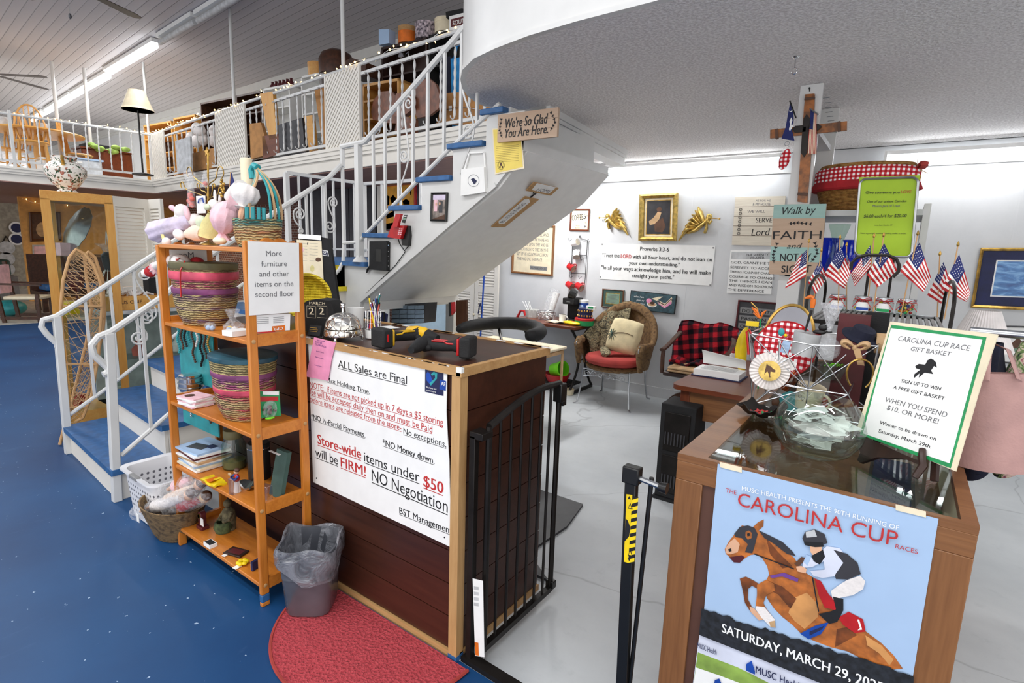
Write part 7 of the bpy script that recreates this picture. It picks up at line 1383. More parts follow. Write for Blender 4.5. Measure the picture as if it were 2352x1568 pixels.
wk=thing('seagrass_basket','brown woven basket of wrapped dolls on the floor left of the rack','basket',(-2.99,1.135,0));MB('seagrass').lathe([(0,0),(.11,0),(.13,.03),(.185,.16),(.195,.19),(.185,.19),(.12,.03),(0,.01)],n=44,sx=1.1,sy=.72,wob=lambda a,i:1+.02*sin(3*a)).build('basket',wk,local=True);m=MB('paper');m.tube([(-.17,-.06,.17),(-.18,-.10,.1)],.001,4);m.cbox((-.18,-.105,.07),.03,.002,.045);m.build('price_tag',wk,local=True)
random.seed(11);Wp=lambda x,y,k=0:PY(270+x/3.409,960+y/3.409,1.12-k)
for i,(hd_,ft,sk_,cl,lab)in enumerate((((560,600),(190,730),'skin','fabric_white','wrapped doll at the front left of the brown woven basket'),((640,520),(300,700),'skin','fabric_peach','wrapped doll at the rear left of the brown woven basket'),((680,620),(430,700),'tan','fabric_red','wrapped doll at the right of the brown woven basket'),((610,470),(400,560),'skin','fabric_pink','wrapped doll deep in the brown woven basket'))):
 a,b_=Wp(*hd_,-.02*i+.03),Wp(*ft,.06-.02*i);T=thing('wrapped_doll',lab,'doll',a.lerp(b_,.5),0,'wrapped dolls in the woven basket');d=(b_-a)
 m=MB(sk_);m.sph(a,.026,.024,.028);m.tube([a+d*.65,b_],[.014,.008],8);m.tube([a+d*.62+Vector((.012,-.012,.012)),b_+Vector((.02,-.012,.012))],[.013,.008],8);m.tube([a+d*.2+Vector((.02,0,.02)),a+d*.5+Vector((.04,-.01,.0))],.008,7);m.build('body',T);m=MB(cl);m.tube([a+d*.14,a+d*.3,a+d*.66],[.018,.026,.036],12);m.build('dress',T);m=MB('brown');m.sph(a+Vector((.006,.006,.008)),.028,.026,.026);m.build('hair',T);m=MB('wrap');m.tube([a-d*.12,a,a+d*.5,b_,b_+d*.08],[.012,.036,.044,.03,.045],12);m.build('wrapping',T)
# ================= on the counter =================
CT=CZ+.001
def cz(px,py):return PZ(px,py,CZ)
cal=thing('block_calendar','black block calendar reading March 22 with a rounded top at the left of the counter','calendar',cz(735,765));P=Pl(cz(735,762),(.35,-1,0),680,540,3.92)
xd=Vector((1,.35,0)).normalized();nd=Vector((.35,-1,0)).normalized()
def calp(pts):return[P(x,y)for x,y in pts]
m=MB('soft_black');m.prism(calp([(60,620),(100,590),(180,575),(290,590),(330,640),(345,700),(340,800),(320,862),(75,862),(60,800)]),-nd*.09);m.build('block',cal)
m=MB('cream');P.text(m,'MARCH',(120,622),(262,628),24,'cream',.001,.015)
for x0,x1 in((98,178),(190,278)):
 for q in(((x0,635),(x1,640)),((x0,738),(x1,746))):P.line(m,*q,.0012,'cream',.001)
 for q in(((x0,635),(x0,738)),((x1,640),(x1,746))):P.line(m,*q,.0012,'cream',.001)
 P.text(m,'2',(x0+18,712),(x0+62,715),62,'cream',.001,.03)
m.build('lettering',cal)
T=thing('card_holder','clear holder of dark business cards before the block calendar','card holder',cz(727,775));m=MB('acrylic');m.cbox((0,0,.004),.07,.05,.005);m.build('holder',T,local=True);m=MB('soft_black');m.cbox((-.003,.0,.03),.065,.016,.045,.25,-.35);m.build('cards',T,local=True);m=MB('brass');[m.cbox((-.003+.0,-.011,.02+.008*i),.045-.008*(i%2),.001,.0022,.25,-.35)for i in range(4)];m.build('lettering',T,local=True)
c=cz(789,778);T=thing('counter_bell','large silver dome bell with honeycomb pattern on the counter','bell',c);r=.078
t=NT('hammered');t.bsdf(.22,1);t.color(lin('#d9d6cf'));vo=t.new('TexVoronoi',feature='DISTANCE_TO_EDGE');vo.inputs['Scale'].default_value=34;t.link(t.coord(),vo.inputs['Vector']);t.bump(t.ramp(vo.outputs['Distance'],[(0,'#000000'),(.08,'#ffffff')]),.6,.004)
MB('hammered').lathe([(r,.05),(r*.98,.06),(r*.9,.08),(r*.7,.1),(r*.4,.112),(0,.116)],n=36).build('dome',T,local=True);MB('hammered').lathe([(0,.018),(r*1.06,.018),(r*1.08,.024),(r*1.02,.045),(r*.9,.05),(0,.05)],n=36).build('base',T,local=True);MB('chrome').cyl((0,0,.116),(0,0,.14),.006,n=10).sph((0,0,.142),.011).lathe([(0,.15),(.012,.15),(.012,.155),(0,.158)],n=14).build('plunger',T,local=True)
for k in range(3):a=-pi/2+.5+k*2.1;MB('chrome').tube([(cos(a)*r*.8,sin(a)*r*.8,.02),(cos(a)*r,sin(a)*r,.012),(cos(a)*r*1.05,sin(a)*r*1.05,0)],[.008,.006,.007],8).build('foot',T,local=True)
c=cz(818,752);one(MB('white').lathe([(0,0),(.035,0),(.04,.1),(.037,.1),(.033,.008),(0,.008)],c,26),'white_cup','white cup behind the silver bell','cup')
c=cz(858,775);c.z=CT;one(MB('white').lathe([(0,0),(.035,0),(.037,.036),(.034,.036),(.032,.008),(0,.008)],c,26),'white_bowl','short white pot under the wire pen cup','pot')
T=thing('pen_cup','chrome wire pen cup crowded with pens on the counter','pen cup',c+Vector((0,0,.0365)));m=MB('chrome');[m.tube(circ((0,0,z),.034,26),.0014,5,closed=True)for z in(.002,.03,.055,.085)];[m.cyl((.034*cos(a),.034*sin(a),0),(.034*cos(a),.034*sin(a),.085),.001,n=5)for a in[2*pi*i/12 for i in range(12)]];m.prism(circ((0,0,.001),.034,26),(0,0,.002));m.build('wire_cup',T,local=True)
for i,(cc,lab)in enumerate((('teal','tall teal pen'),('lime','bright green marker'),('blue','blue pen'),('red','red pen'),('orange','orange pen'),('yellow','yellow highlighter'),('purple','purple pen'),('white','white pen'),('navy','dark blue pen'),('coral','coral pen'))):
 a=i*.66;p0=Vector((cos(a+2.6)*.02,sin(a+2.6)*.02,.005));p1=p0+Vector((cos(a)*.04+.01,sin(a)*.028,.11+.012*(i%3)+(.04 if i==0 else 0)))
 q=thing('pen',lab+' in the chrome wire pen cup','pen',c+Vector((0,0,.0365)),0,'pens in the wire cup');MB(cc).cyl(p0,p1,.0042,n=10).build('barrel',q,local=True);d=(p1-p0).normalized();MB('black' if i%2 else 'chrome').cyl(p1,p1+d*.008,.003,.002,8).tube([p1-d*.004,p1-d*.004+Vector((.006,-.002,0)),p1-d*.03+Vector((.006,-.002,0))],.0011,5).build('clip',q,local=True)
one(MB('paper').cbox(cz(893,752)+Vector((0,0,.0012)),.09,.07,.001,-.2),'note_paper','small white note on the counter right of the pen cup','paper')
# cordless drills lying on their sides
def drill(name,label,bpos,hpos,body,accent,s_,mir):
 A,B_=cz(*bpos),cz(*hpos);d=(B_-A);L_=d.length;d.normalize();n=Vector((-d.y,d.x,0));up_=Vector((0,0,1));T=thing(name,label,'drill',(A+B_)*.5+Vector((0,0,.001)))
 q=lambda a,b_,h:Vector(((A+d*a*L_+n*b_).x,(A+d*a*L_+n*b_).y,CT+h))
 m=MB('soft_black');m.par(q(-.02,-.045,.002),q(.19,-.045,.002)-q(-.02,-.045,.002),n*.09,(0,0,.078));m.build('battery',T,bevel=.008)
 m=MB(accent);m.par(q(.19,-.038,.008),q(.25,-.038,.008)-q(.19,-.038,.008),n*.076,(0,0,.066));m.build('battery_collar',T,bevel=.006)
 m=MB('soft_black');m.tube([q(.25,0,.042),q(.36,0,.04),q(.55,0,.036),q(.78,0,.036),q(.9,0,.038)],[.032,.021,.02,.022,.03],12);m.build('grip',T)
 for sg in(-1,1):MB(accent).tube([q(.32,sg*.02,.05),q(.45,sg*.018,.05),q(.52,sg*.012,.056),q(.75,sg*.014,.056)],.0035,6).build('accent_stripe',T)
 m=MB(body);m.tube([q(.93,-.075*mir,.04),q(.93,-.03*mir,.042),q(.93,.03*mir,.042),q(.93,.05*mir,.04)],[.022,.028,.027,.02],14);m.build('motor_housing',T);m=MB('soft_black');m.tube([q(.93,.05*mir,.04),q(.93,.08*mir,.036),q(.93,.115*mir,.034)],[.024,.02,.013],12);m.build('chuck',T);m=MB('soft_black');m.sph(q(.80,.022*mir,.03),.014,.014,.012);m.build('trigger',T)
 m=MB('yellow' if accent=='yellow' else 'red');m.par(q(.05,-.0465,.03),q(.09,-.0465,.03)-q(.05,-.0465,.03),-n*.0005*-1,(0,0,.03));m.build('battery_label',T)
M_('drill_yellow','#e8b61c',.4)
drill('cordless_drill','black and yellow cordless drill lying on the counter beside the bell',(868,800),(972,786),'drill_yellow','drill_yellow',1,-1)
drill('cordless_drill','black and red cordless drill lying nearest the counter corner',(1085,822),(965,812),'soft_black','red',1,1)
# black display board, leaflet, yellow basket
P=Pl(cz(745,705)+Vector((-.1,.1,0)),(.5,-1,.1),680,540,3.92);bd=thing('display_board','black upright display board at the back of the counter with clipped leaflets','display board',P(300,640))
m=MB('soft_black');q=[P(30,10),P(235,18),P(300,30),P(385,640),P(60,640)];m.prism(q,-P.n*.03);m.build('board',bd);m=MB('paper');K=Pl(P.pt,P.n,680,540,3.92);K.poly(m,[(228,130),(286,140),(298,190),(232,180)],'paper',.001);K.poly(m,[(234,136),(282,145),(292,184),(237,175)],'navy',.0014);K.text(m,'SC',(243,168),(284,174),22,'paper',.0018,.02);K.text(m,'IT SHOP',(242,146),(280,151),8,'paper',.0018,.01);m.build('sticker',bd)
m=MB('cream');m.prism([P(10,40,.004),P(232,55,.004),P(255,470,.004),P(20,440,.004)],P.n*.002)
for i in range(7):P.line(m,(25,70+26*i),(105,76+26*i),.0014,'grey_ink',.0064);P.line(m,(125,72+26*i),(200,78+26*i),.0014,'grey_ink',.0064)
P.ell(m,205,220,26,20,'brown',.0066);P.ell(m,215,400,16,26,'brown',.0066);P.ell(m,60,130,16,22,'fabric_pink',.0066);P.ell(m,150,300,20,30,'fabric_yellow',.0066);P.poly(m,[(105,68),(115,68),(112,88),(104,86)],'ink',.0066)
one(m,'menu_leaflet','cream printed leaflet clipped to the black display board','leaflet')
m=MB('chrome');m.bar(P(30,10,.006),P(232,25,.006),.012,.03);one(m,'clip_bar','metal clip bar along the top of the display board','clip')
c=cz(705,735);yb=thing('yellow_basket','bright yellow wicker basket standing on edge behind the rack sign','basket',(c.x-.02,c.y+.02,CT));c2=Vector((c.x-.02,c.y+.02,CT+.122));ax_=Vector((.75,-.65,.05));m=MB('wicker_yellow');m.lathe([(0,-.07),(.08,-.07),(.095,-.05),(.115,.0),(.12,.012),(.112,.012),(.09,-.045),(0,-.06)],c2,40,axis=ax_);m.build('basket',yb);u,w=basis(ax_);MB('wicker_yellow').tube(circ(c2+ax_.normalized()*.012,.118,40,u,w),.009,8,closed=True).build('rim',yb)
# ================= on the white stair side =================
ST=Pl((0,SY1-.002,0),(0,-1,0),740,380,4.9)
T=thing('router','black wireless router box fixed on the white stair side','router',ST(665,1180));m=MB('soft_black');m.prism([ST(572,852),ST(752,850),ST(766,866),ST(762,1185),ST(585,1170),ST(570,1150)],(0,-.035,0));m.build('case',T,bevel=.006);K=Pl((0,SY1-.0375,0),(0,-1,0),740,380,4.9);m=MB('black');K.poly(m,[(610,940),(664,942),(662,1085),(608,1080)],'black',.0006);[K.ell(m,744,y,4,5,'light_blue' if y==898 else 'grey',.0006)for y in(898,965,1020,1075,1130)];m.build('front_detail',T);m=MB('black');m.tube([ST(560,1130,.01),ST(530,1170,.015),ST(515,1205,.012)],[.012,.01,.005],8);m.build('plug',T)
T=thing('wall_phone','red cordless telephone in its black wall cradle on the stair side','telephone',ST(930,900));m=MB('black');m.prism([ST(960,675,.0),ST(1000,680,.0),ST(1010,790,.0),ST(1000,905,.0),ST(935,900,.0),ST(925,830,.0)],(0,-.03,0));m.build('cradle',T,bevel=.004);m=MB('red');m.prism([ST(850,680,.03),ST(995,680,.03),ST(945,830,.03),ST(800,810,.03)],(0,-.028,0));m.build('base',T,bevel=.005);K=Pl((0,SY1-.06,0),(0,-1,0),740,380,4.9);m=MB('paper');[K.poly(m,[(868+dx,705+dy),(884+dx,707+dy),(881+dx,718+dy),(865+dx,716+dy)],'fabric_pink',.0008)for dx,dy in((0,0),(22,3),(-5,20),(17,23),(-10,40),(12,43),(-14,60),(8,63))];m.build('keypad',T)
m=MB('red');m.prism([ST(885,690,.06),ST(925,552,.06),ST(982,552,.06),ST(940,700,.06)],(0,-.022,0));m.build('handset',T,bevel=.006);K=Pl((0,SY1-.0845,0),(0,-1,0),740,380,4.9);m=MB('black');K.poly(m,[(895,640),(922,556),(962,556),(935,650)],'black',.0006);K.poly(m,[(908,608),(918,585),(946,588),(938,612)],'green_mat2',.0012);K.poly(m,[(925,566),(950,567),(949,577),(924,576)],'paper',.0012);m.build('screen',T);m=MB('black');m.tube([ST(880,830,.02),ST(895,880,.02),ST(940,960,.012),ST(985,905,.012)],.004,6);m.tube([ST(945,965,.006),ST(830,1125,.006),ST(660,1290,.006),ST(500,1440,.006)],.003,6);m.build('cord',T)
S2_=Pl((0,SY1-.002,0),(0,-1,0),780,240,3.266)
M_('photo_print','#8d8078',.4,var=.5,scale=18)
def photo(F,m):F.rect(.1,.07,.9,.93,'photo_print',.002);F.poly([(.1,.07),(.9,.25),(.9,.07)],'brown',.003);F.rect(.2,.35,.4,.75,'fabric_pink',.003);F.rect(.5,.3,.72,.7,'dark_grey',.003);F.rect(.12,.75,.88,.93,'fabric_lilac',.0028);F.ell(.55,.62,.05,.06,'skin',10,.004);F.ell(.33,.6,.05,.06,'skin',10,.004)
picture('framed_photo','small black framed photograph on the white stair side','framed photo',S2_,(695,662),(818,660),(688,875),'black',.11,.07,.012,photo,'dark_grey')
T=thing('card_dispenser','white literature holder with a round blue emblem on the stair side','holder',S2_(1020,690));m=MB('white');m.prism([S2_(935,490),S2_(1105,470),S2_(1112,660),S2_(930,688)],(0,-.03,0));m.build('pocket',T,bevel=.004);m=MB('white')
for a,b_ in(((945,490),(980,365)),((980,365),(1090,360)),((1090,360),(1100,475))):m.bar(S2_(*a,.006),S2_(*b_,.006),.008,.012,(0,1,0))
m.build('back_frame',T);K=Pl((0,SY1-.0335,0),(0,-1,0),780,240,3.266);m=MB('blue');K.poly(m,[(985,560),(1005,550),(1030,572),(1020,590),(1008,598),(998,580)],'navy',.001);q=[K(1005+42*cos(a),570+45*sin(a),.001)for a in[2*pi*i/24 for i in range(24)]];m.use('navy').tube(q,.0009,4,closed=True);m.build('emblem',T)
m=MB('wrap');P=Pl((0,SY1-.006,0),(0,-1,0),780,240,3.266);m.use('cream');m.prism([P(1145,180),P(1360,165),P(1385,478),P(1165,525)],(0,.002,0))
M_('license_yellow','#f0d768',.5,var=.03);P.poly(m,[(1152,190),(1355,175),(1375,468),(1172,513)],'license_yellow',.0008)
for i in range(10):P.line(m,(1175,318+13*i),(1345,302+13*i),.0012,'brown',.0014)
m.use('ink');[m.tube([P(1212+r*cos(a),457+r*1.25*sin(a),.0016)for a in[2*pi*i/22 for i in range(22)]],.0008,4,closed=True)for r in(26,20)];P.ell(m,1212,450,8,12,'brown',.0014);P.ell(m,1204,468,6,8,'brown',.0014);P.ell(m,1222,468,6,8,'brown',.0014)
one(m,'license_sheet','yellow certificate sheet in a plastic sleeve below the welcome board','certificate')
P=Pl((0,SY1-.05,0),(0,-1,0),780,240,3.266);m=MB('board_tan');m.prism([P(1188,78),P(1640,20),P(1630,240),P(1182,285)],(0,.018,0))
for a,b_ in(((1186,150),(1638,95)),((1184,220),(1634,168))):P.line(m,a,b_,.0012,'brown',.0008)
P.text(m,"We're So Glad",(1243,178),(1560,140),72,'ink',.002,.02,.2);P.text(m,'You Are Here.',(1240,250),(1562,215),66,'ink',.002,.02,.2)
sprig(P,m,((1220,250),(1200,190),(1215,105)),6,.009);sprig(P,m,((1580,200),(1620,130),(1585,55)),6,.009)
one(m,'welcome_board','tan wooden board with welcome lettering hanging at the top of the stair side','sign')
# plaques on the sloping soffit
s0,s1=Vector((-1.94,2.8,2.042)),Vector((-3.46,2.8,1.087));sn=(s1-s0).cross(Vector((0,1,0))).normalized();P=Pl(s0,sn,780,240,3.266)
def plaque(name,label,pts,inner,th,txt,tp):
 T=thing(name,label,'plaque',P(*pts[0]));m=MB('trim_wood');m.prism([P(x,y,.003)for x,y in pts],P.n*th);m.build('board',T);K=Pl(P.pt+P.n*(th+.003),P.n,780,240,3.266);m=MB('paper');K.poly(m,inner,'paper',.0008);K.text(m,txt,*tp,24,'grey_ink',.0014,0);m.build('lettering',T)
plaque('soffit_plaque','long narrow wooden plaque hanging on the sloping stair soffit',[(1135,910),(1235,912),(1490,705),(1390,683)],[(1195,895),(1235,892),(1430,730),(1420,708),(1385,710),(1190,875)],.007,'BLESSINGS',((1225,885),(1400,738)))
plaque('soffit_plaque','small pale plaque on the stair soffit above the long narrow one',[(1395,638),(1580,675),(1640,620),(1455,575)],[(1440,640),(1570,668),(1625,620),(1480,588)],.006,'HOME',((1470,648),(1570,660)))
m=MB('iron');m.tube([P(1430,690,.006),P(1455,665,.01),P(1475,655,.006)],.005,6);m.tube([P(1455,665,.01),P(1450,648,.006)],.005,6);one(m,'plaque_hook','dark twig hook joining the two soffit plaques','hook')
# ceiling hook
h=PZ(1828,130,ZS);m=MB('chrome');m.cyl((h.x,h.y,ZS),(h.x,h.y,ZS-.05),.003,n=8);m.tube([Vector((h.x,h.y,ZS-.05))+Vector((.012*sin(a),0,-.014+.014*cos(a)))for a in[i*.5 for i in range(10)]],.003,6);m.lathe([(.016,0),(.012,-.006),(0,-.008)],(h.x,h.y,ZS-.001),14);one(m,'ceiling_hook','small metal hook in the grey sprayed ceiling above the cross','hook')
# ================= upstairs: furniture and goods behind the gallery railing =================
UA=lambda y:Pl((0,y,0),(.0825,-1,0),0,0,3.485)
UB=lambda y:Pl((0,y,0),(.0825,-1,0),550,0,3.485)
BK=Vector((-.0825,1,0))
def slabq(P,q,mat,d,name,label,cat,group=None,**k):return one(MB(mat).prism([P(x,y)for x,y in q],BK*d),name,label,cat,group,**k)
def bookcase(name,label,P,x0,x1,yt,mat,n=3,d=.32,zt=None,back=None):
 a,b_=P(x0,yt),P(x1,yt);z1=(a.z+b_.z)/2 if zt is None else zt;z0=ZG+.001;X=Vector((b_.x-a.x,b_.y-a.y,0));o=Vector((a.x,a.y,z0));H_=z1-z0;T=thing(name,label,'bookcase',o+X/2)
 m=MB(mat);u=X.normalized()*.025
 for k in(Vector((0,0,0)),X-u):m.par(o+k,u,BK*d,Vector((0,0,H_)))
 m.par(o+Vector((0,0,H_-.03)),X,BK*d,Vector((0,0,.03)));m.par(o+Vector((0,0,0)),X,BK*d,Vector((0,0,.05)));m.build('case',T);MB(back or mat).par(o+BK*(d-.012),X,BK*.012,Vector((0,0,H_))).build('back_panel',T)
 for i in range(1,n+1):MB(mat).par(o+u+Vector((0,0,H_*i/(n+1))),X-u*2,BK*(d-.02),Vector((0,0,.022))).build('shelf',T)
 return T
B5=UB(5.75)
bookcase('bookcase','brown cabinet upstairs, second from the left of the white shelf with dark bottles',B5,-30,170,745,'oak_dark');bookcase('bookcase','narrow white shelf upstairs with dark bottles on top',B5,185,400,690,'white');bookcase('bookcase','white bookcase upstairs under two chip baskets',B5,490,690,590,'white',4)
bookcase('bookcase','tall dark bookcase upstairs carrying the hat boxes and a teapot',B5,1135,1500,340,'dark_wood',3);bookcase('bookcase','tall black bookcase upstairs beside the curved white fascia',B5,1515,1900,240,'soft_black',3)
bookcase('hutch','open oak hutch upstairs behind the saddle',UB(5.0),985,1275,650,'oak',3,back='oak_dark')
A5=UA(5.9);bookcase('bookcase','pale oak shelf upstairs behind the floor lamp',A5,1145,1370,985,'oak',3,back='oak_dark');bookcase('bookcase','oak shelf upstairs, right of the one behind the floor lamp',A5,1385,1560,930,'oak',3,back='oak_dark');bookcase('bookcase','arched oak cabinet upstairs behind the second lattice panel',A5,1600,1960,790,'oak_dark',3)
def drum(P,x,yb,r,h,mat,name,label,cat,lid=None,group=None,s=1):
 c=P(x,yb)+BK*.16;T=thing(name,label,cat,c,0,group);MB(mat).lathe([(0,0),(r,0),(r*s,h),(0,h)],n=26).build('body',T,local=True)
 if lid:MB(lid).lathe([(r*s*1.03,h*.72),(r*s*1.03,h+.006),(0,h+.012)],n=26).build('lid',T,local=True)
 return T
M_('floral_paper','#7a6a94',.6,var=.6,scale=30,col2='#d8c8d0')
slabq(B5,[(1115,235),(1198,232),(1198,345),(1115,360)],'light_blue',.12,'picture_box','blue picture box at the left end of the tall dark bookcase top','box');drum(B5,1280,325,.125,.2,'orange','hat_box','round orange hat box on the tall dark bookcase','hat box','trim_wood','hat boxes upstairs');drum(B5,1430,290,.145,.19,'floral_paper','hat_box','round purple flowered hat box on the tall dark bookcase','hat box','floral_paper','hat boxes upstairs');drum(B5,1590,240,.145,.16,'cream','drum_basket','pale round bamboo drum on the black bookcase','box','cream')
P=UB(5.6);m=MB('paper');m.prism([P(x,y)for x,y in((1680,130),(1890,80),(1890,215),(1680,245))],BK*.2);P.poly(m,[(1692,155),(1885,108),(1885,175),(1694,218)],'maroon',.001);P.text(m,'SOUTHERN',(1706,204),(1900,158),36,'paper',.002,.02);one(m,'shop_box','white box with a dark red lettered band on the black bookcase','box')
slabq(UB(5.65),[(1650,95),(1780,68),(1850,90),(1850,112),(1655,145)],'soft_black',.15,'black_case','flat black case on the white lettered box','case')
for x,yb,r,lab in((555,600,.13,'larger chip basket on the white bookcase upstairs'),(648,580,.1,'smaller chip basket on the white bookcase upstairs')):drum(B5,x,yb,r,.2,'oak_x','chip_basket',lab,'basket',None,'chip baskets upstairs',1.1)
c=UB(5.6)(780,610);m=MB('oak_dark');m.lathe([(.24,-.0),(.24,.2),(.2,.28),(.1,.33),(0,.34)],Vector((c.x,c.y,c.z)),24);m.use('dark_wood').lathe([(0,0),(.23,0),(.23,-(c.z-ZG))],c,20);one(m,'domed_trunk','dark domed trunk on a stand left of the last full lattice panel','trunk')
slabq(UB(5.5),[(840,490),(895,462),(1015,498),(1005,600),(840,600)],'oak_dark',.35,'brown_chest','brown chest right of the domed trunk upstairs','chest')
for i in range(6):c=B5(212+30*i,690)+BK*.12;c.z=(B5(185,690).z+B5(400,690).z)/2+.001;one(MB('maroon').lathe([(0,0),(.04,0),(.045,.05),(.02,.09),(.022,.12),(0,.125)],c,12),'dark_bottle',('first','second','third','fourth','fifth','sixth')[i]+' small dark red figure from the left on the white shelf upstairs','figure','dark figures on the white shelf')
c=B5(1245,480)+BK*.15;T=thing('teapot','silver teapot on the tall dark bookcase shelf','teapot',c);MB('chrome').lathe([(0,0),(.05,0),(.04,.02),(.075,.06),(.07,.11),(.03,.14),(.008,.16),(0,.19)],n=22).build('pot',T,local=True);MB('chrome').tube([(-.07,0,.05),(-.11,0,.07),(-.13,0,.13)],[.014,.01,.006],8).build('spout',T,local=True);MB('chrome').tube([(.065,0,.11),(.12,0,.13),(.12,0,.06),(.07,0,.05)],.007,8).build('handle',T,local=True)
# saddle hung on the railing side
P=Pl(GP(0,3,-.12),GN,550,0,3.485);sd=thing('saddle','brown leather saddle displayed behind the gallery railing above the stairs','saddle',P(1350,1110));M_('saddle_leather','#7a4a34',.4,var=.22,scale=14)
def leather(pts,d,nm,k=0):MB('saddle_leather').prism([P(x,y,k)for x,y in pts],-GN*d).build(nm,sd,bevel=.012)
leather([(1065,900),(1085,800),(1150,735),(1220,730),(1275,780),(1300,900),(1280,990),(1180,985),(1080,960)],.03,'left_flap',.02);leather([(1410,720),(1470,650),(1530,630),(1590,680),(1620,770),(1615,870),(1540,930),(1440,950),(1400,860)],.03,'right_flap',.03);leather([(1290,760),(1380,735),(1440,790),(1445,870),(1400,900),(1320,960),(1275,930)],.06,'seat',.06);leather([(1300,970),(1380,945),(1450,960),(1450,1060),(1400,1110),(1320,1120),(1285,1070)],.04,'stirrup_flap',.07)
P=UB(5.0);T=thing('blue_bag','bright blue fabric bag hanging upstairs near the curved fascia','bag',P(1755,730));M_('teal_blue','#1583c4',.7,var=.15);m=MB('teal_blue');m.prism([P(x,y)for x,y in((1690,470),(1815,450),(1810,1140),(1705,1160))],BK*.12);m.build('bag_body',T,bevel=.02);MB('teal_blue').tube([P(1720,470),P(1740,370),P(1770,360),P(1795,455)],.012,8).build('strap',T)
slabq(UB(5.05),[(1600,470),(1690,450),(1700,1162),(1600,1178)],'fabric_navy',.14,'navy_bag','dark navy bag left of the bright blue bag upstairs','bag')
P=UB(4.6);T=thing('framed_canvas','large frame turned to show its kraft paper back with hanging wire upstairs','frame',P(1760,1030));M_('kraft','#b5834f',.8,var=.1);MB('kraft').prism([P(x,y)for x,y in((1575,990),(1640,745),(2010,720),(2010,1000))],BK*.04).build('backing',T);m=MB('steel');m.tube([P(1650,880,.01),P(1800,860,.02),P(2000,890,.01)],.003,5);m.build('wire',T);m=MB('paper');m.prism([P(1680,850,.01),P(1705,848,.01),P(1705,890,.01),P(1682,892,.01)],GN*.002);m.build('price_tag',T)
P=UB(4.75)
for q,mt,lab in((((310,1000),(500,940),(530,1230),(320,1275)),'dark_grey','large grey canvas leaning upstairs between the second and third lattice panels'),(((515,930),(580,920),(605,1200),(560,1215)),'oak_x','tan wooden frame leaning right of the large grey canvas'),(((600,720),(690,690),(690,1180),(670,1190)),'kraft','tall tan board leaning left of the last lattice panel'),(((80,990),(170,980),(240,1230),(90,1275)),'kraft','brown board leaning right of the second lattice panel'),(((165,750),(265,730),(300,1100),(240,1120)),'oak','oak board standing behind the leaning brown board'),(((180,1090),(310,1070),(325,1230),(190,1270)),'mahogany','reddish low board leaning before the oak board')):slabq(P,q,mt,.05,'leaning_board',lab,'board')
P=UA(4.9);slabq(P,[(1400,1130),(1520,1090),(1530,1370),(1420,1390)],'light_grey',.03,'leaning_board','pale grey panel leaning between the first two lattice panels','board');slabq(UA(5.1),[(1530,1230),(1720,1180),(1720,1340),(1540,1370)],'kraft',.3,'cardboard_box','brown box between the first two lattice panels','box')
c=UA(5.3)(1600,1090);m=MB('fabric_white');random.seed(2);[m.sph(c+Vector((random.uniform(-.3,.3),random.uniform(-.1,.1),random.uniform(-.1,.2))),.1,.08,.1,10,7)for _ in range(9)];one(m,'white_flowers','bunch of white cloth flowers upstairs between the first two lattice panels','flowers')
# left wing: floor lamp, oak dining set, bins
P=UA(5.0);lpb=P(1105,900);T=thing('floor_lamp','floor lamp with a cream bell shade standing upstairs in the corner','lamp',(lpb.x,lpb.y,ZG+.001));s0=P(1100,885).z-ZG;s1=P(1100,722).z-ZG;dpt=(lpb-CAM).dot(CF)/FPX/3.485;rb=115*dpt;rt=57*dpt
MB('cream').lathe([(rb,s0),(rb*.8,s0+(s1-s0)*.25),(rt*1.12,s0+(s1-s0)*.7),(rt,s1),(rt*.97,s1),(rb*.97,s0)],n=30).build('lamp_shade',T,local=True);MB('black').cyl((0,0,.03),(0,0,s0+.15),.014,n=10).lathe([(.16,0),(.16,.02),(.03,.05)],n=22).build('stand',T,local=True)
Lx=lambda px,py,x=-12.6:PX(px/3.485,py/3.485,x)
tt=thing('dining_table','round oak pedestal table upstairs behind the left railing','table',(*Lx(300,1040,-13.0)[:2],ZG+.001));MB('oak_x').lathe([(0,.71),(.66,.71),(.68,.73),(.66,.75),(0,.75)],n=44).build('table_top',tt,local=True);MB('oak').lathe([(.3,0),(.2,.06),(.08,.1),(.09,.4),(.06,.7)],n=20).build('pedestal',tt,local=True)
def windsor(label,loc,rz,s=1.0):
 T=thing('windsor_chair',label,'chair',loc,rz,'oak chairs upstairs');T.scale=(s,s,s)
 MB('oak_x').lathe([(0,.43),(.22,.43),(.235,.45),(.2,.47),(0,.46)],n=26).build('seat',T,local=True)
 for x in(-.16,.16):
  for y in(-.15,.15):MB('oak').tube([(x*1.25,y*1.25,0),(x*1.1,y*1.1,.2),(x,y,.44)],[.014,.022,.016],8).build('leg',T,local=True)
 hoop=[(.21*cos(a)*(1+.1*sin(a)),.19+.1*(sin(a)),.46+.62*sin(a))for a in[pi*i/18 for i in range(19)]];MB('oak').tube(hoop,.014,8).build('hoop',T,local=True)
 for k in range(7):
  t_=(k-3)/3.4;a=math.acos(max(-1,min(1,t_)));MB('oak').tube([(t_*.15,.18,.46),(t_*.19,.2+.05*sin(a),.46+.31*sin(a)),(.21*cos(a)*(1+.1*sin(a)),.19+.1*sin(a),.46+.62*sin(a))],[.008,.016,.007],6).build('spindle',T,local=True)
 MB('oak').bar((-.2,0,.2),(.2,0,.2),.018,.018).build('stretcher',T,local=True)
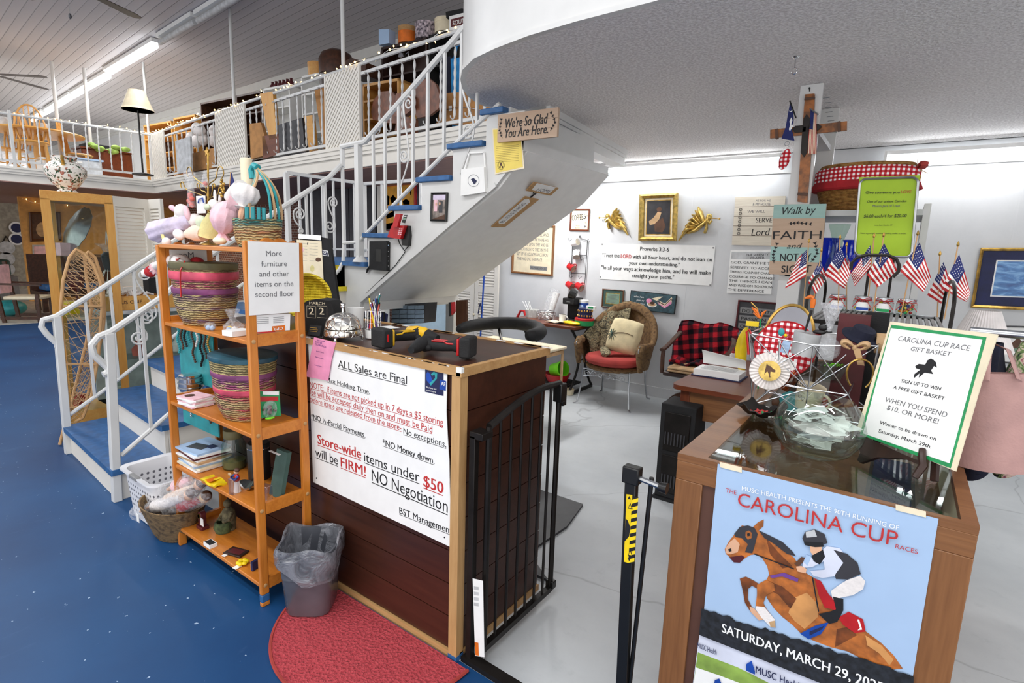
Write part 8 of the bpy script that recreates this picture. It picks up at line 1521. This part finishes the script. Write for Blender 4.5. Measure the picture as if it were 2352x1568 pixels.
a=Lx(280,1330,-12.35);windsor('oak windsor chair with hoop back nearest the left railing',(a.x,a.y,ZG+.001),1.35,1.05);a=Lx(640,1330,-12.9);windsor('oak windsor chair turned aside, right of the round oak table upstairs',(a.x,a.y,ZG+.001),2.6,.95);a=Lx(40,1330,-13.6);windsor('oak windsor chair at the far side of the round oak table',(a.x,a.y+.1,ZG+.001),-1.2)
def bin_(x,yb,w_,h,mt,lab,X_=-12.5,d=.4,nm='storage_bin',cat='storage bin',lid='white'):
 c=Lx(x,yb,X_);T=thing(nm,lab,cat,(c.x,c.y,ZG+.001),0);h+=max(0,c.z-ZG);MB(mt).box(-d,0,-w_/2,w_/2,0,h).build('box',T,local=True,bevel=.02)
 if lid:MB(lid).box(-d-.02,.02,-w_/2-.02,w_/2+.02,h,h+.03).build('lid',T,local=True)
M_('clear_bin','#cfd6de',.3,var=.1)
bin_(510,1420,.55,.24,'white','white storage tub upstairs behind the left railing near the vase');bin_(700,1415,.5,.3,'clear_bin','pale clear storage bin upstairs right of the white tub',lid='light_blue');
bin_(880,1440,.85,.55,'mahogany','dark red wooden chest upstairs behind the left railing',-13.2,.5,'wooden_chest','chest','mahogany');bin_(800,1240,.5,.22,'soft_black','black open case upstairs on the left wing',-14.5,.4,'black_case','case',None)
c=Lx(880,1225,-13.3);m=MB('grass');random.seed(4);[m.sph(c+Vector((random.uniform(-.2,.2),random.uniform(-.35,.35),random.uniform(-.02,.12))),.06,.08,.05,7,5)for _ in range(22)];one(m,'greenery','green artificial foliage on the dark red chest upstairs','plant')
for x,lab in((20,'glass candle jar on the round oak table upstairs'),(330,'clear glass bowl on the round oak table upstairs')):c=Lx(x,960,-13.0);one(MB('light_grey').lathe([(0,0),(.06,0),(.09,.1),(.08,.16)],(c.x,c.y,ZG+.752),16),'table_glass',lab,'glassware')
# ceiling fans and fluorescent strips
def fan(label,hub,angs,L_=.66,z=4.38):
 c=PZ(*hub,z);T=thing('ceiling_fan',label,'ceiling fan',(c.x,c.y,z),0,'ceiling fans');MB('iron').lathe([(0,-.1),(.07,-.09),(.1,-.03),(.1,.04),(.05,.08),(0,.08)],n=22).build('motor',T,local=True);MB('iron').cyl((0,0,.06),(0,0,ZC-z),.014,n=8).lathe([(.07,ZC-z-.05),(.07,ZC-z-.002)],n=16).build('down_rod',T,local=True)
 for a in angs:
  d=Vector((cos(a),sin(a),0));n=Vector((-d.y,d.x,0));pts=[d*.14-n*.05,d*L_*.9-n*.075,d*L_-n*.05,d*(L_+.02),d*L_+n*.05,d*L_*.9+n*.075,d*.14+n*.05];MB('dark_wood').prism([p+Vector((0,0,-.02))for p in pts],(0,0,.008)).build('blade',T,local=True)
 m=MB('steel');m.cyl((.04,0,-.1),(.04,0,-.36),.0015,n=5);m.use('dark_grey').sph((.04,0,-.38),.016,.016,.03);m.build('pull_chain',T,local=True)
def ang(hub,tip,z=4.38):a=PZ(*tip,z)-PZ(*hub,z);return math.atan2(a.y,a.x)
h1=(150,-45);a0=ang(h1,(318,38));L1=(PZ(318,38,4.38)-PZ(*h1,4.38)).length;fan('dark ceiling fan cut by the top edge of the photo',h1,[a0+2*pi*k/5 for k in range(5)],L1)
h2=(-20,168);a0=ang(h2,(105,174));L2=(PZ(105,174,4.38)-PZ(*h2,4.38)).length;fan('dark ceiling fan at the left edge of the photo',h2,[a0+2*pi*k/5 for k in range(5)],L2)
for k,(a,b_,lit)in enumerate((((548,-8),(455,48),0),((448,50),(368,98),0),((358,106),(245,172),1),((250,176),(168,222),1),((164,224),(106,260),1),((100,262),(75,277),1))):
 A,B_=PZ(*a,4.62),PZ(*b_,4.62);T=thing('strip_light',('unlit strip light at the top, before the first gallery pole','unlit strip light right of the lit row on the board ceiling','lit strip light, nearest of the row on the board ceiling','lit strip light, second of the row on the board ceiling','lit strip light, third of the row above the left wing','lit strip light, farthest of the row above the left wing')[k],'strip light',(A+B_)/2,0,'strip lights on the board ceiling');MB('strip_tube' if lit else 'light_grey').cyl(A,B_,.04,n=10).build('tube',T);MB('white').bar(A+Vector((0,0,.09)),B_+Vector((0,0,.09)),.12,.06).build('housing',T)
for k in range(3):
 A,B_=PZ(*((358,106),(250,176),(164,224))[k],4.56),PZ(*((245,172),(168,222),(106,260))[k],4.56);lamp('strip_glow',(A+B_)/2,((B_-A).length,.1),40,(0,0,math.atan2((B_-A).y,(B_-A).x)))
# ================= left: cabinet, snowshoes, far room =================
cb=Vector((-5.37,1.30,0));ch=1.885;cl,cr_=PZ(102,443.6,ch),PZ(258,449,ch);u1=(cr_-cb)*Vector((1,1,0));u1=Vector((u1.x,u1.y,0));u2=Vector((cl.x-cb.x,cl.y-cb.y,0));L1_,L2_=u1.length,min(u2.length,.45);u1.normalize();u2.normalize()
oc_=thing('display_cabinet','tall oak display cabinet with glass doors left of the stairs','cabinet',cb+u1*L1_/2+u2*L2_/2);E1,E2=u1*L1_,u2*L2_
for p in(Vector((0,0,0)),E1-u1*.06,E2-u2*.05,E1+E2-u1*.06-u2*.05):MB('oak').par(cb+p,u1*.06,u2*.05,(0,0,ch-.06)).build('post',oc_)
MB('oak_x').par(cb+Vector((0,0,ch-.075)),E1,E2,(0,0,.075)).build('top',oc_,bevel=.004);MB('oak_x').par(cb,E1,E2,(0,0,.12)).build('plinth',oc_)
for z in(1.38,.9):MB('glass').par(cb+u1*.05+u2*.02+Vector((0,0,z)),E1-u1*.1,E2-u2*.04,(0,0,.008)).build('glass_shelf',oc_)
MB('glass').par(cb+u1*.06+Vector((0,0,.12)),E1-u1*.12,u2*.005,(0,0,ch-.2)).build('glass_door',oc_);MB('glass').par(cb+u2*.05+Vector((0,0,.12)),E2-u2*.1,u1*.005,(0,0,ch-.2)).build('glass_side',oc_)
cc=cb+E1*.42+E2*.5;T=thing('platter','grey metal platter on a wooden easel inside the oak cabinet','platter',Vector((cc.x,cc.y,1.389)));m=MB('steel');ax=(Vector((CAM.x,CAM.y,0))-Vector((cc.x,cc.y,0))).normalized()+Vector((-.9,-.2,.2));m.lathe([(0,.03),(.11,.02),(.15,0),(.19,-.012),(.195,-.006),(.15,.006),(.11,.026),(0,.036)],(0,0,.22),30,axis=ax,wob=lambda a,i:1+.03*sin(12*a)*(i>2));m.build('dish',T,local=True);m=MB('ash');[m.bar((x,-.05,.005),(x*.3+.05,.03,.3),.018,.018)for x in(-.08,.12)];m.build('easel',T,local=True)
tp=cb+E1*.35+E2*.5;T=thing('ginger_vase','white flowered china vase with gold handles on top of the oak cabinet','vase',Vector((tp.x,tp.y,ch+.001)));t=NT('china');t.bsdf(.15);v=t.coord();n1=t.noise(v,34,2,.5,1);n2=t.noise(t.coord((1,1,1),(1,2,3)),30,2,.5,1);t.color(t.mix(t.ramp(n2,[(.60,'#000000'),(.63,'#ffffff')]),t.mix(t.ramp(n1,[(.57,'#000000'),(.6,'#ffffff')]),'#f0ebe2','#41573f'),'#b06a54'))
MB('china').lathe([(0,0),(.07,0),(.072,.012),(.05,.03),(.09,.07),(.135,.14),(.14,.19),(.1,.235),(.075,.25),(.085,.285),(.075,.285),(.06,.25)],n=36).build('vase',T,local=True)
for s_ in(-1,1):MB('brass').tube([(s_*.08,-.03*s_,.27),(s_*.12,-.045*s_,.275),(s_*.13,-.05*s_,.25),(s_*.11,-.04*s_,.235),(s_*.125,-.045*s_,.21)],.011,8).build('handle',T,local=True)
for i,z in enumerate((1.6,1.12,.95)):c=cb+u2*L2_*.5+u1*.09;one(MB(('fabric_pink','yellow','red')[i]).cbox((c.x,c.y,(1.389,.909,.121)[i]+.05),.1,.1,.1,.4),'boxed_goods',('pink box on the upper glass shelf of the oak cabinet','yellow box on the middle glass shelf of the oak cabinet','red box at the bottom of the oak cabinet')[i],'box')
# snowshoes leaning on the cabinet
def snowshoe(label,pts,tails,y,bars):
 K=Pl(y,(CAM-Vector(y))*Vector((1,1,0)),80,540,2.529);T=thing('snowshoe',label,'snowshoe',K(*tails[0]));O=[K(*p)for p in pts];path=[O[0]]
 for i in range(len(O)-1):
  for k in range(1,5):path.append(O[i].lerp(O[i+1],k/4))
 MB('ash').tube(path,.011,8).build('bent_frame',T);[MB('ash').bar(K(*a),K(*b_),.03,.012).build('cross_bar',T)for a,b_ in bars];m=MB('tan');n=len(path);h_=n//2
 for i in range(1,h_-1):
  j=n-1-i
  m.cyl(path[i],path[min(n-1,j+1)],.002,n=4);m.cyl(path[i],path[max(h_,j-2)],.002,n=4);m.cyl(path[i],path[max(h_,j-4)],.002,n=4)
 m.build('webbing',T);return T
snowshoe('nearer wooden snowshoe with woven webbing leaning on the oak cabinet',[(145,1215),(200,1000),(175,800),(150,420),(165,260),(200,130),(240,82),(290,110),(340,170),(385,280),(390,420),(370,700),(330,930),(280,1060),(240,1080)],((170,1215),),(-4.95,1.2,0),(((165,412),(392,412)),((180,748),(360,748)),((200,1000),(300,995))))
snowshoe('farther wooden snowshoe half hidden behind the nearer one',[(170,1180),(230,900),(300,620),(330,420),(300,250),(290,130),(310,95),(350,130),(395,260),(405,450),(395,560),(350,760),(300,960)],((180,1180),),(-5.03,1.26,0),(((320,480),(400,480)),((280,760),(350,760))))
# glass counter with wooden wine crate
gx0,gx1,gy0_,gy1_=-5.68,-5.37,1.62,3.0;gc=thing('glass_counter','glass fronted counter with a white frame behind the stair railing','counter',(-5.6,2.3,0))
MB('light_grey').box(gx0,gx1,gy0_,gy1_,.9,.93).build('counter_top',gc);MB('white').box(gx0,gx1,gy0_,gy1_,0,.12).build('plinth',gc);MB('glass').box(gx1-.008,gx1,gy0_+.03,gy1_-.03,.12,.9).build('glass_front',gc);MB('glass').box(gx0+.02,gx1-.02,gy0_+.03,gy1_-.03,.5,.508).build('glass_shelf',gc);MB('light_grey').box(gx0,gx0+.02,gy0_,gy1_,.12,.9).build('back_panel',gc)
for y in(gy0_,gy1_-.03):MB('white').box(gx1-.03,gx1,y,y+.03,.12,.9).build('post',gc)
for i in range(7):one(MB('wrap').use(('fabric_white','coral','light_grey')[i%3]).lathe([(0,0),(.05,0),(.055,.06),(.02,.1),(.03,.13)],(-5.5,1.75+.16*i,.509 if i%2 else .121),14),'glassware',('first','second','third','fourth','fifth','sixth','seventh')[i]+' small ornament from the left inside the glass counter','ornament','ornaments in the glass counter')
cr1=PZ(241,712,.931);T=thing('wine_crate','oak wine crate with shredded paper on the glass counter','crate',(-5.5,2.1,.931));x_=gx1-.03;ya=PX(244,710,x_).y;yb_=ya+.62;m=MB('oak_x');m.box(x_-.02,x_,ya,yb_,.932,1.05).box(x_-.3,x_-.28,ya,yb_,.932,1.05).box(x_-.28,x_-.02,ya,ya+.02,.932,1.05).box(x_-.28,x_-.02,yb_-.02,yb_,.932,1.05).box(x_-.28,x_-.02,ya,yb_,.932,.94);m.build('crate',T);m=MB('brown');m.text('OPUS ONE',(x_+.001,ya+.05,.985),(0,1,0),(0,0,1),.03,.22,'l',.01);m.build('lettering',T)
m=MB('fabric_white');random.seed(6)
for i in range(46):p=Vector((x_-.15+random.uniform(-.12,.12),(ya+yb_)/2+random.uniform(-.29,.29),1.05));m.tube([p,p+Vector((random.uniform(-.05,.05),random.uniform(-.05,.05),random.uniform(.01,.05))),p+Vector((random.uniform(-.08,.08),random.uniform(-.08,.08),0))],.008,5)
m.build('shredded_paper',T)['kind']='stuff'
one(MB('soft_black').box(x_-.2,x_-.08,ya+.36,ya+.5,1.06,1.2),'black_mug_box','black box on the shredded paper of the wine crate','box')
c=PX(258,690,x_-.2);T=thing('wire_dress_form','small wire dress form with black bodice and clear wrap on the wine crate','dress form',(c.x,c.y,1.06));m=MB('fabric_white');[m.tube([(.1*cos(a),.1*sin(a),0),(.07*cos(a),.07*sin(a),.12),(.03*cos(a),.03*sin(a),.22)],.003,5)for a in[2*pi*i/10 for i in range(10)]];[m.tube(circ((0,0,z),r,18),.003,5,closed=True)for z,r in((.0,.1),(.1,.078),(.2,.035))];m.tube([(0,-.01,.42),(-.012,0,.5),(0,0,.53),(.012,0,.5),(0,.01,.42)],.004,5);m.build('wire_skirt',T,local=True);MB('black').lathe([(.035,.2),(.045,.26),(.055,.33),(.03,.36)],n=16).build('bodice',T,local=True);MB('wrap').lathe([(.03,.35),(.05,.4),(.09,.43)],n=14).build('wrap',T,local=True)
T=thing('red_ornament_glass','dark red glass goblet with beads behind the snowshoe tops','goblet',(c.x-.1,c.y-.22,.931));MB('maroon').lathe([(0,0),(.05,0),(.01,.02),(.01,.14),(.05,.18),(.06,.25),(.05,.32)],n=18).build('goblet',T,local=True)
# louvred folding screen
p0,p1,p2=PX(259,640,-6.6),PX(353,640,-6.75),PX(376,640,-6.4);zt_=PX(262,450,-6.6).z
louvre_door('louvre_screen','wide cream louvred screen panel right of the oak cabinet',(p0.x,p0.y,zt_),(p1.x,p1.y,zt_),.01);louvre_door('louvre_screen','narrow angled cream louvred screen panel behind the dolls',(p1.x,p1.y+.02,zt_),(p2.x,p2.y+.05,zt_),.01)
# far room under the left wing
struct(MB('light_tile').box(-30,-12.4,-7,6.9,0,.004),'floor_4');struct(MB('orange_wall').box(-16.6,-16.5,PX(47,500,-16.5).y,6.9,0,2.386),'wall_far');struct(MB('beige_wall').box(-20.6,-20.5,-4,6.9,0,2.386),'wall_left')
FW=Pl((-16.49,0,0),(1,0,0),0,400,4.355);picture('framed_painting','dark wood framed painting on the orange wall','painting',FW,(285,378),(600,376),(300,675),'walnut_z',.08,.08,.04,lambda F,m:(F.rect(.05,.05,.95,.95,'brown',.002),F.ell(.4,.4,.2,.25,'tan',14,.003)),'brown')
picture('framed_print','pale framed print below the dark painting on the orange wall','framed print',FW,(322,705),(600,705),(328,855),'light_grey',.05,.1,.03,lambda F,m:(F.rect(.05,.1,.95,.9,'fabric_pink',.002),F.poly([(.3,.3),(.42,.4),(.36,.3)],'ink',.003)),'paper')
P=Pl((-20.49,0,0),(1,0,0),0,400,4.355)
for y,lab in((538,'upper dark rimmed plate on the far grey wall'),(648,'lower dark rimmed plate on the far grey wall')):c=P(165,y);T=thing('wall_plate',lab,'plate',c,0,'plates on the far wall');MB('paper').lathe([(0,0),(.11,0),(.17,.03),(0,.015)],c,26,axis=(1,0,0)).build('plate',T);MB('navy').lathe([(.085,.016),(.125,.026)],c+Vector((.004,0,0)),26,axis=(1,0,0)).build('rim_band',T)
T=thing('clock_rack','tall rack of three round dials on the far grey wall','wall rack',P(65,980));m=MB('iron');m.tube([P(25,980),P(25,680),P(60,620),P(100,680),P(105,980)],.02,6);m.build('frame',T);[MB('light_grey').lathe([(0,0),(.16,0),(.18,.03),(0,.03)],P(65,y),20,axis=(1,0,0)).build('dial',T)for y in(735,845,950)]
# rocking chair and goods by the far room
rc_=thing('wooden_armchair','brown wooden armchair with pale seat by the far orange wall','chair',(-12.75,2.75,.005),-.6);Z_='oak_dark'
for x,y,z in((-.25,.25,.5),(.25,.25,.5),(-.25,-.25,1.05),(.25,-.25,1.05)):MB(Z_).bar((x,y,0),(x,y-(.12 if z>1 else 0),z),.05,.05,(1,0,0)).build('leg',rc_,local=True)
MB('cream').box(-.24,.24,-.25,.28,.40,.46).build('seat',rc_,local=True,bevel=.02);MB('fabric_pink').box(-.2,.2,-.33,-.28,.5,1.0).build('backrest',rc_,local=True,bevel=.01)
for x in(-.25,.25):MB(Z_).bar((x,-.3,.68),(x,.32,.66),.06,.03).build('arm',rc_,local=True);MB(Z_).bar((x,-.3,.08),(x,.3,.08),.03,.05).build('stretcher',rc_,local=True)
T=thing('bench','wooden settle with blue cushions behind the brown armchair','bench',(-14.2,3.9,.005));MB(Z_).box(-.3,.3,-.7,.7,.3,.42).build('seat',T,local=True);MB(Z_).box(-.35,-.28,-.7,.7,.3,1.15).build('backrest',T,local=True);[MB(Z_).box(x-.04,x+.04,y-.04,y+.04,0,.3).build('leg',T,local=True)for x in(-.25,.25)for y in(-.62,.62)]
for i,y in enumerate((-.32,.32)):one(MB('stair_blue').cbox((-14.15,3.9+y,.50),.5,.55,.13),'blue_cushion',('blue cushion on the nearer half of the far settle','blue cushion on the farther half of the far settle')[i],'cushion',bevel=.03)
T=thing('laundry_crate','grey slatted crate on the far floor at the left photo edge','crate',(-17.5,3.1,.005));MB('grey').box(-.3,.3,-.5,.5,0,.55).build('crate',T,local=True,bevel=.02);one(MB('green_mat').cbox((-17.5,3.1,.75),.5,.8,.38),'green_bin','dark green box on the grey slatted crate','box',bevel=.05)
c=PZ(25,725,.005);one(MB('teal').sph((c.x,c.y,.16),.3,.25,.15),'blue_cushion','teal cushion on the far pale floor at the left photo edge','cushion')
string_lights('string_lights','warm bulbs strung across the top of the far orange wall',[PX(x,y,-16.45)for x,y in((50,455),(70,463),(92,468),(100,474),(130,470),(180,472),(210,462))],6)
# red and orange poster beyond the stairs
P=Pl((0,5.35,0),(0,-1,0),740,380,4.9);m=MB('red');m.prism([P(655,215),P(1050,185),P(1050,700),P(680,745)],(0,.03,0));P.poly(m,[(685,235),(1035,205),(1035,690),(700,730)],'orange',.001);M_('poster_orange','#eda92c',.5,var=.1)
for q,c in((((690,245),(1030,215),(1030,680),(705,720)),'poster_orange'),(((715,320),(760,350),(755,440),(712,455)),'green'),(((765,370),(800,330),(835,370),(830,430),(780,420)),'red'),(((905,400),(945,375),(985,400),(985,440),(915,440)),'fabric_lilac'),(((720,560),(820,500),(820,570),(730,600)),'brown'),(((705,660),(800,640),(790,735),(715,730)),'dark_grey'),(((940,260),(965,250),(955,320),(940,330)),'ink'),(((990,270),(1008,265),(1005,330),(992,330)),'ink')):P.poly(m,q,c,.003)
one(m,'hall_poster','orange and red poster hanging beyond the stair balusters','poster')
T=thing('strip_light','lit strip light under the gallery seen between the stair balusters','strip light',PY(640,440,6.4));MB('tube_light').cyl(PY(590,444,6.4),PY(682,436,6.4),.03,n=8).build('tube',T)
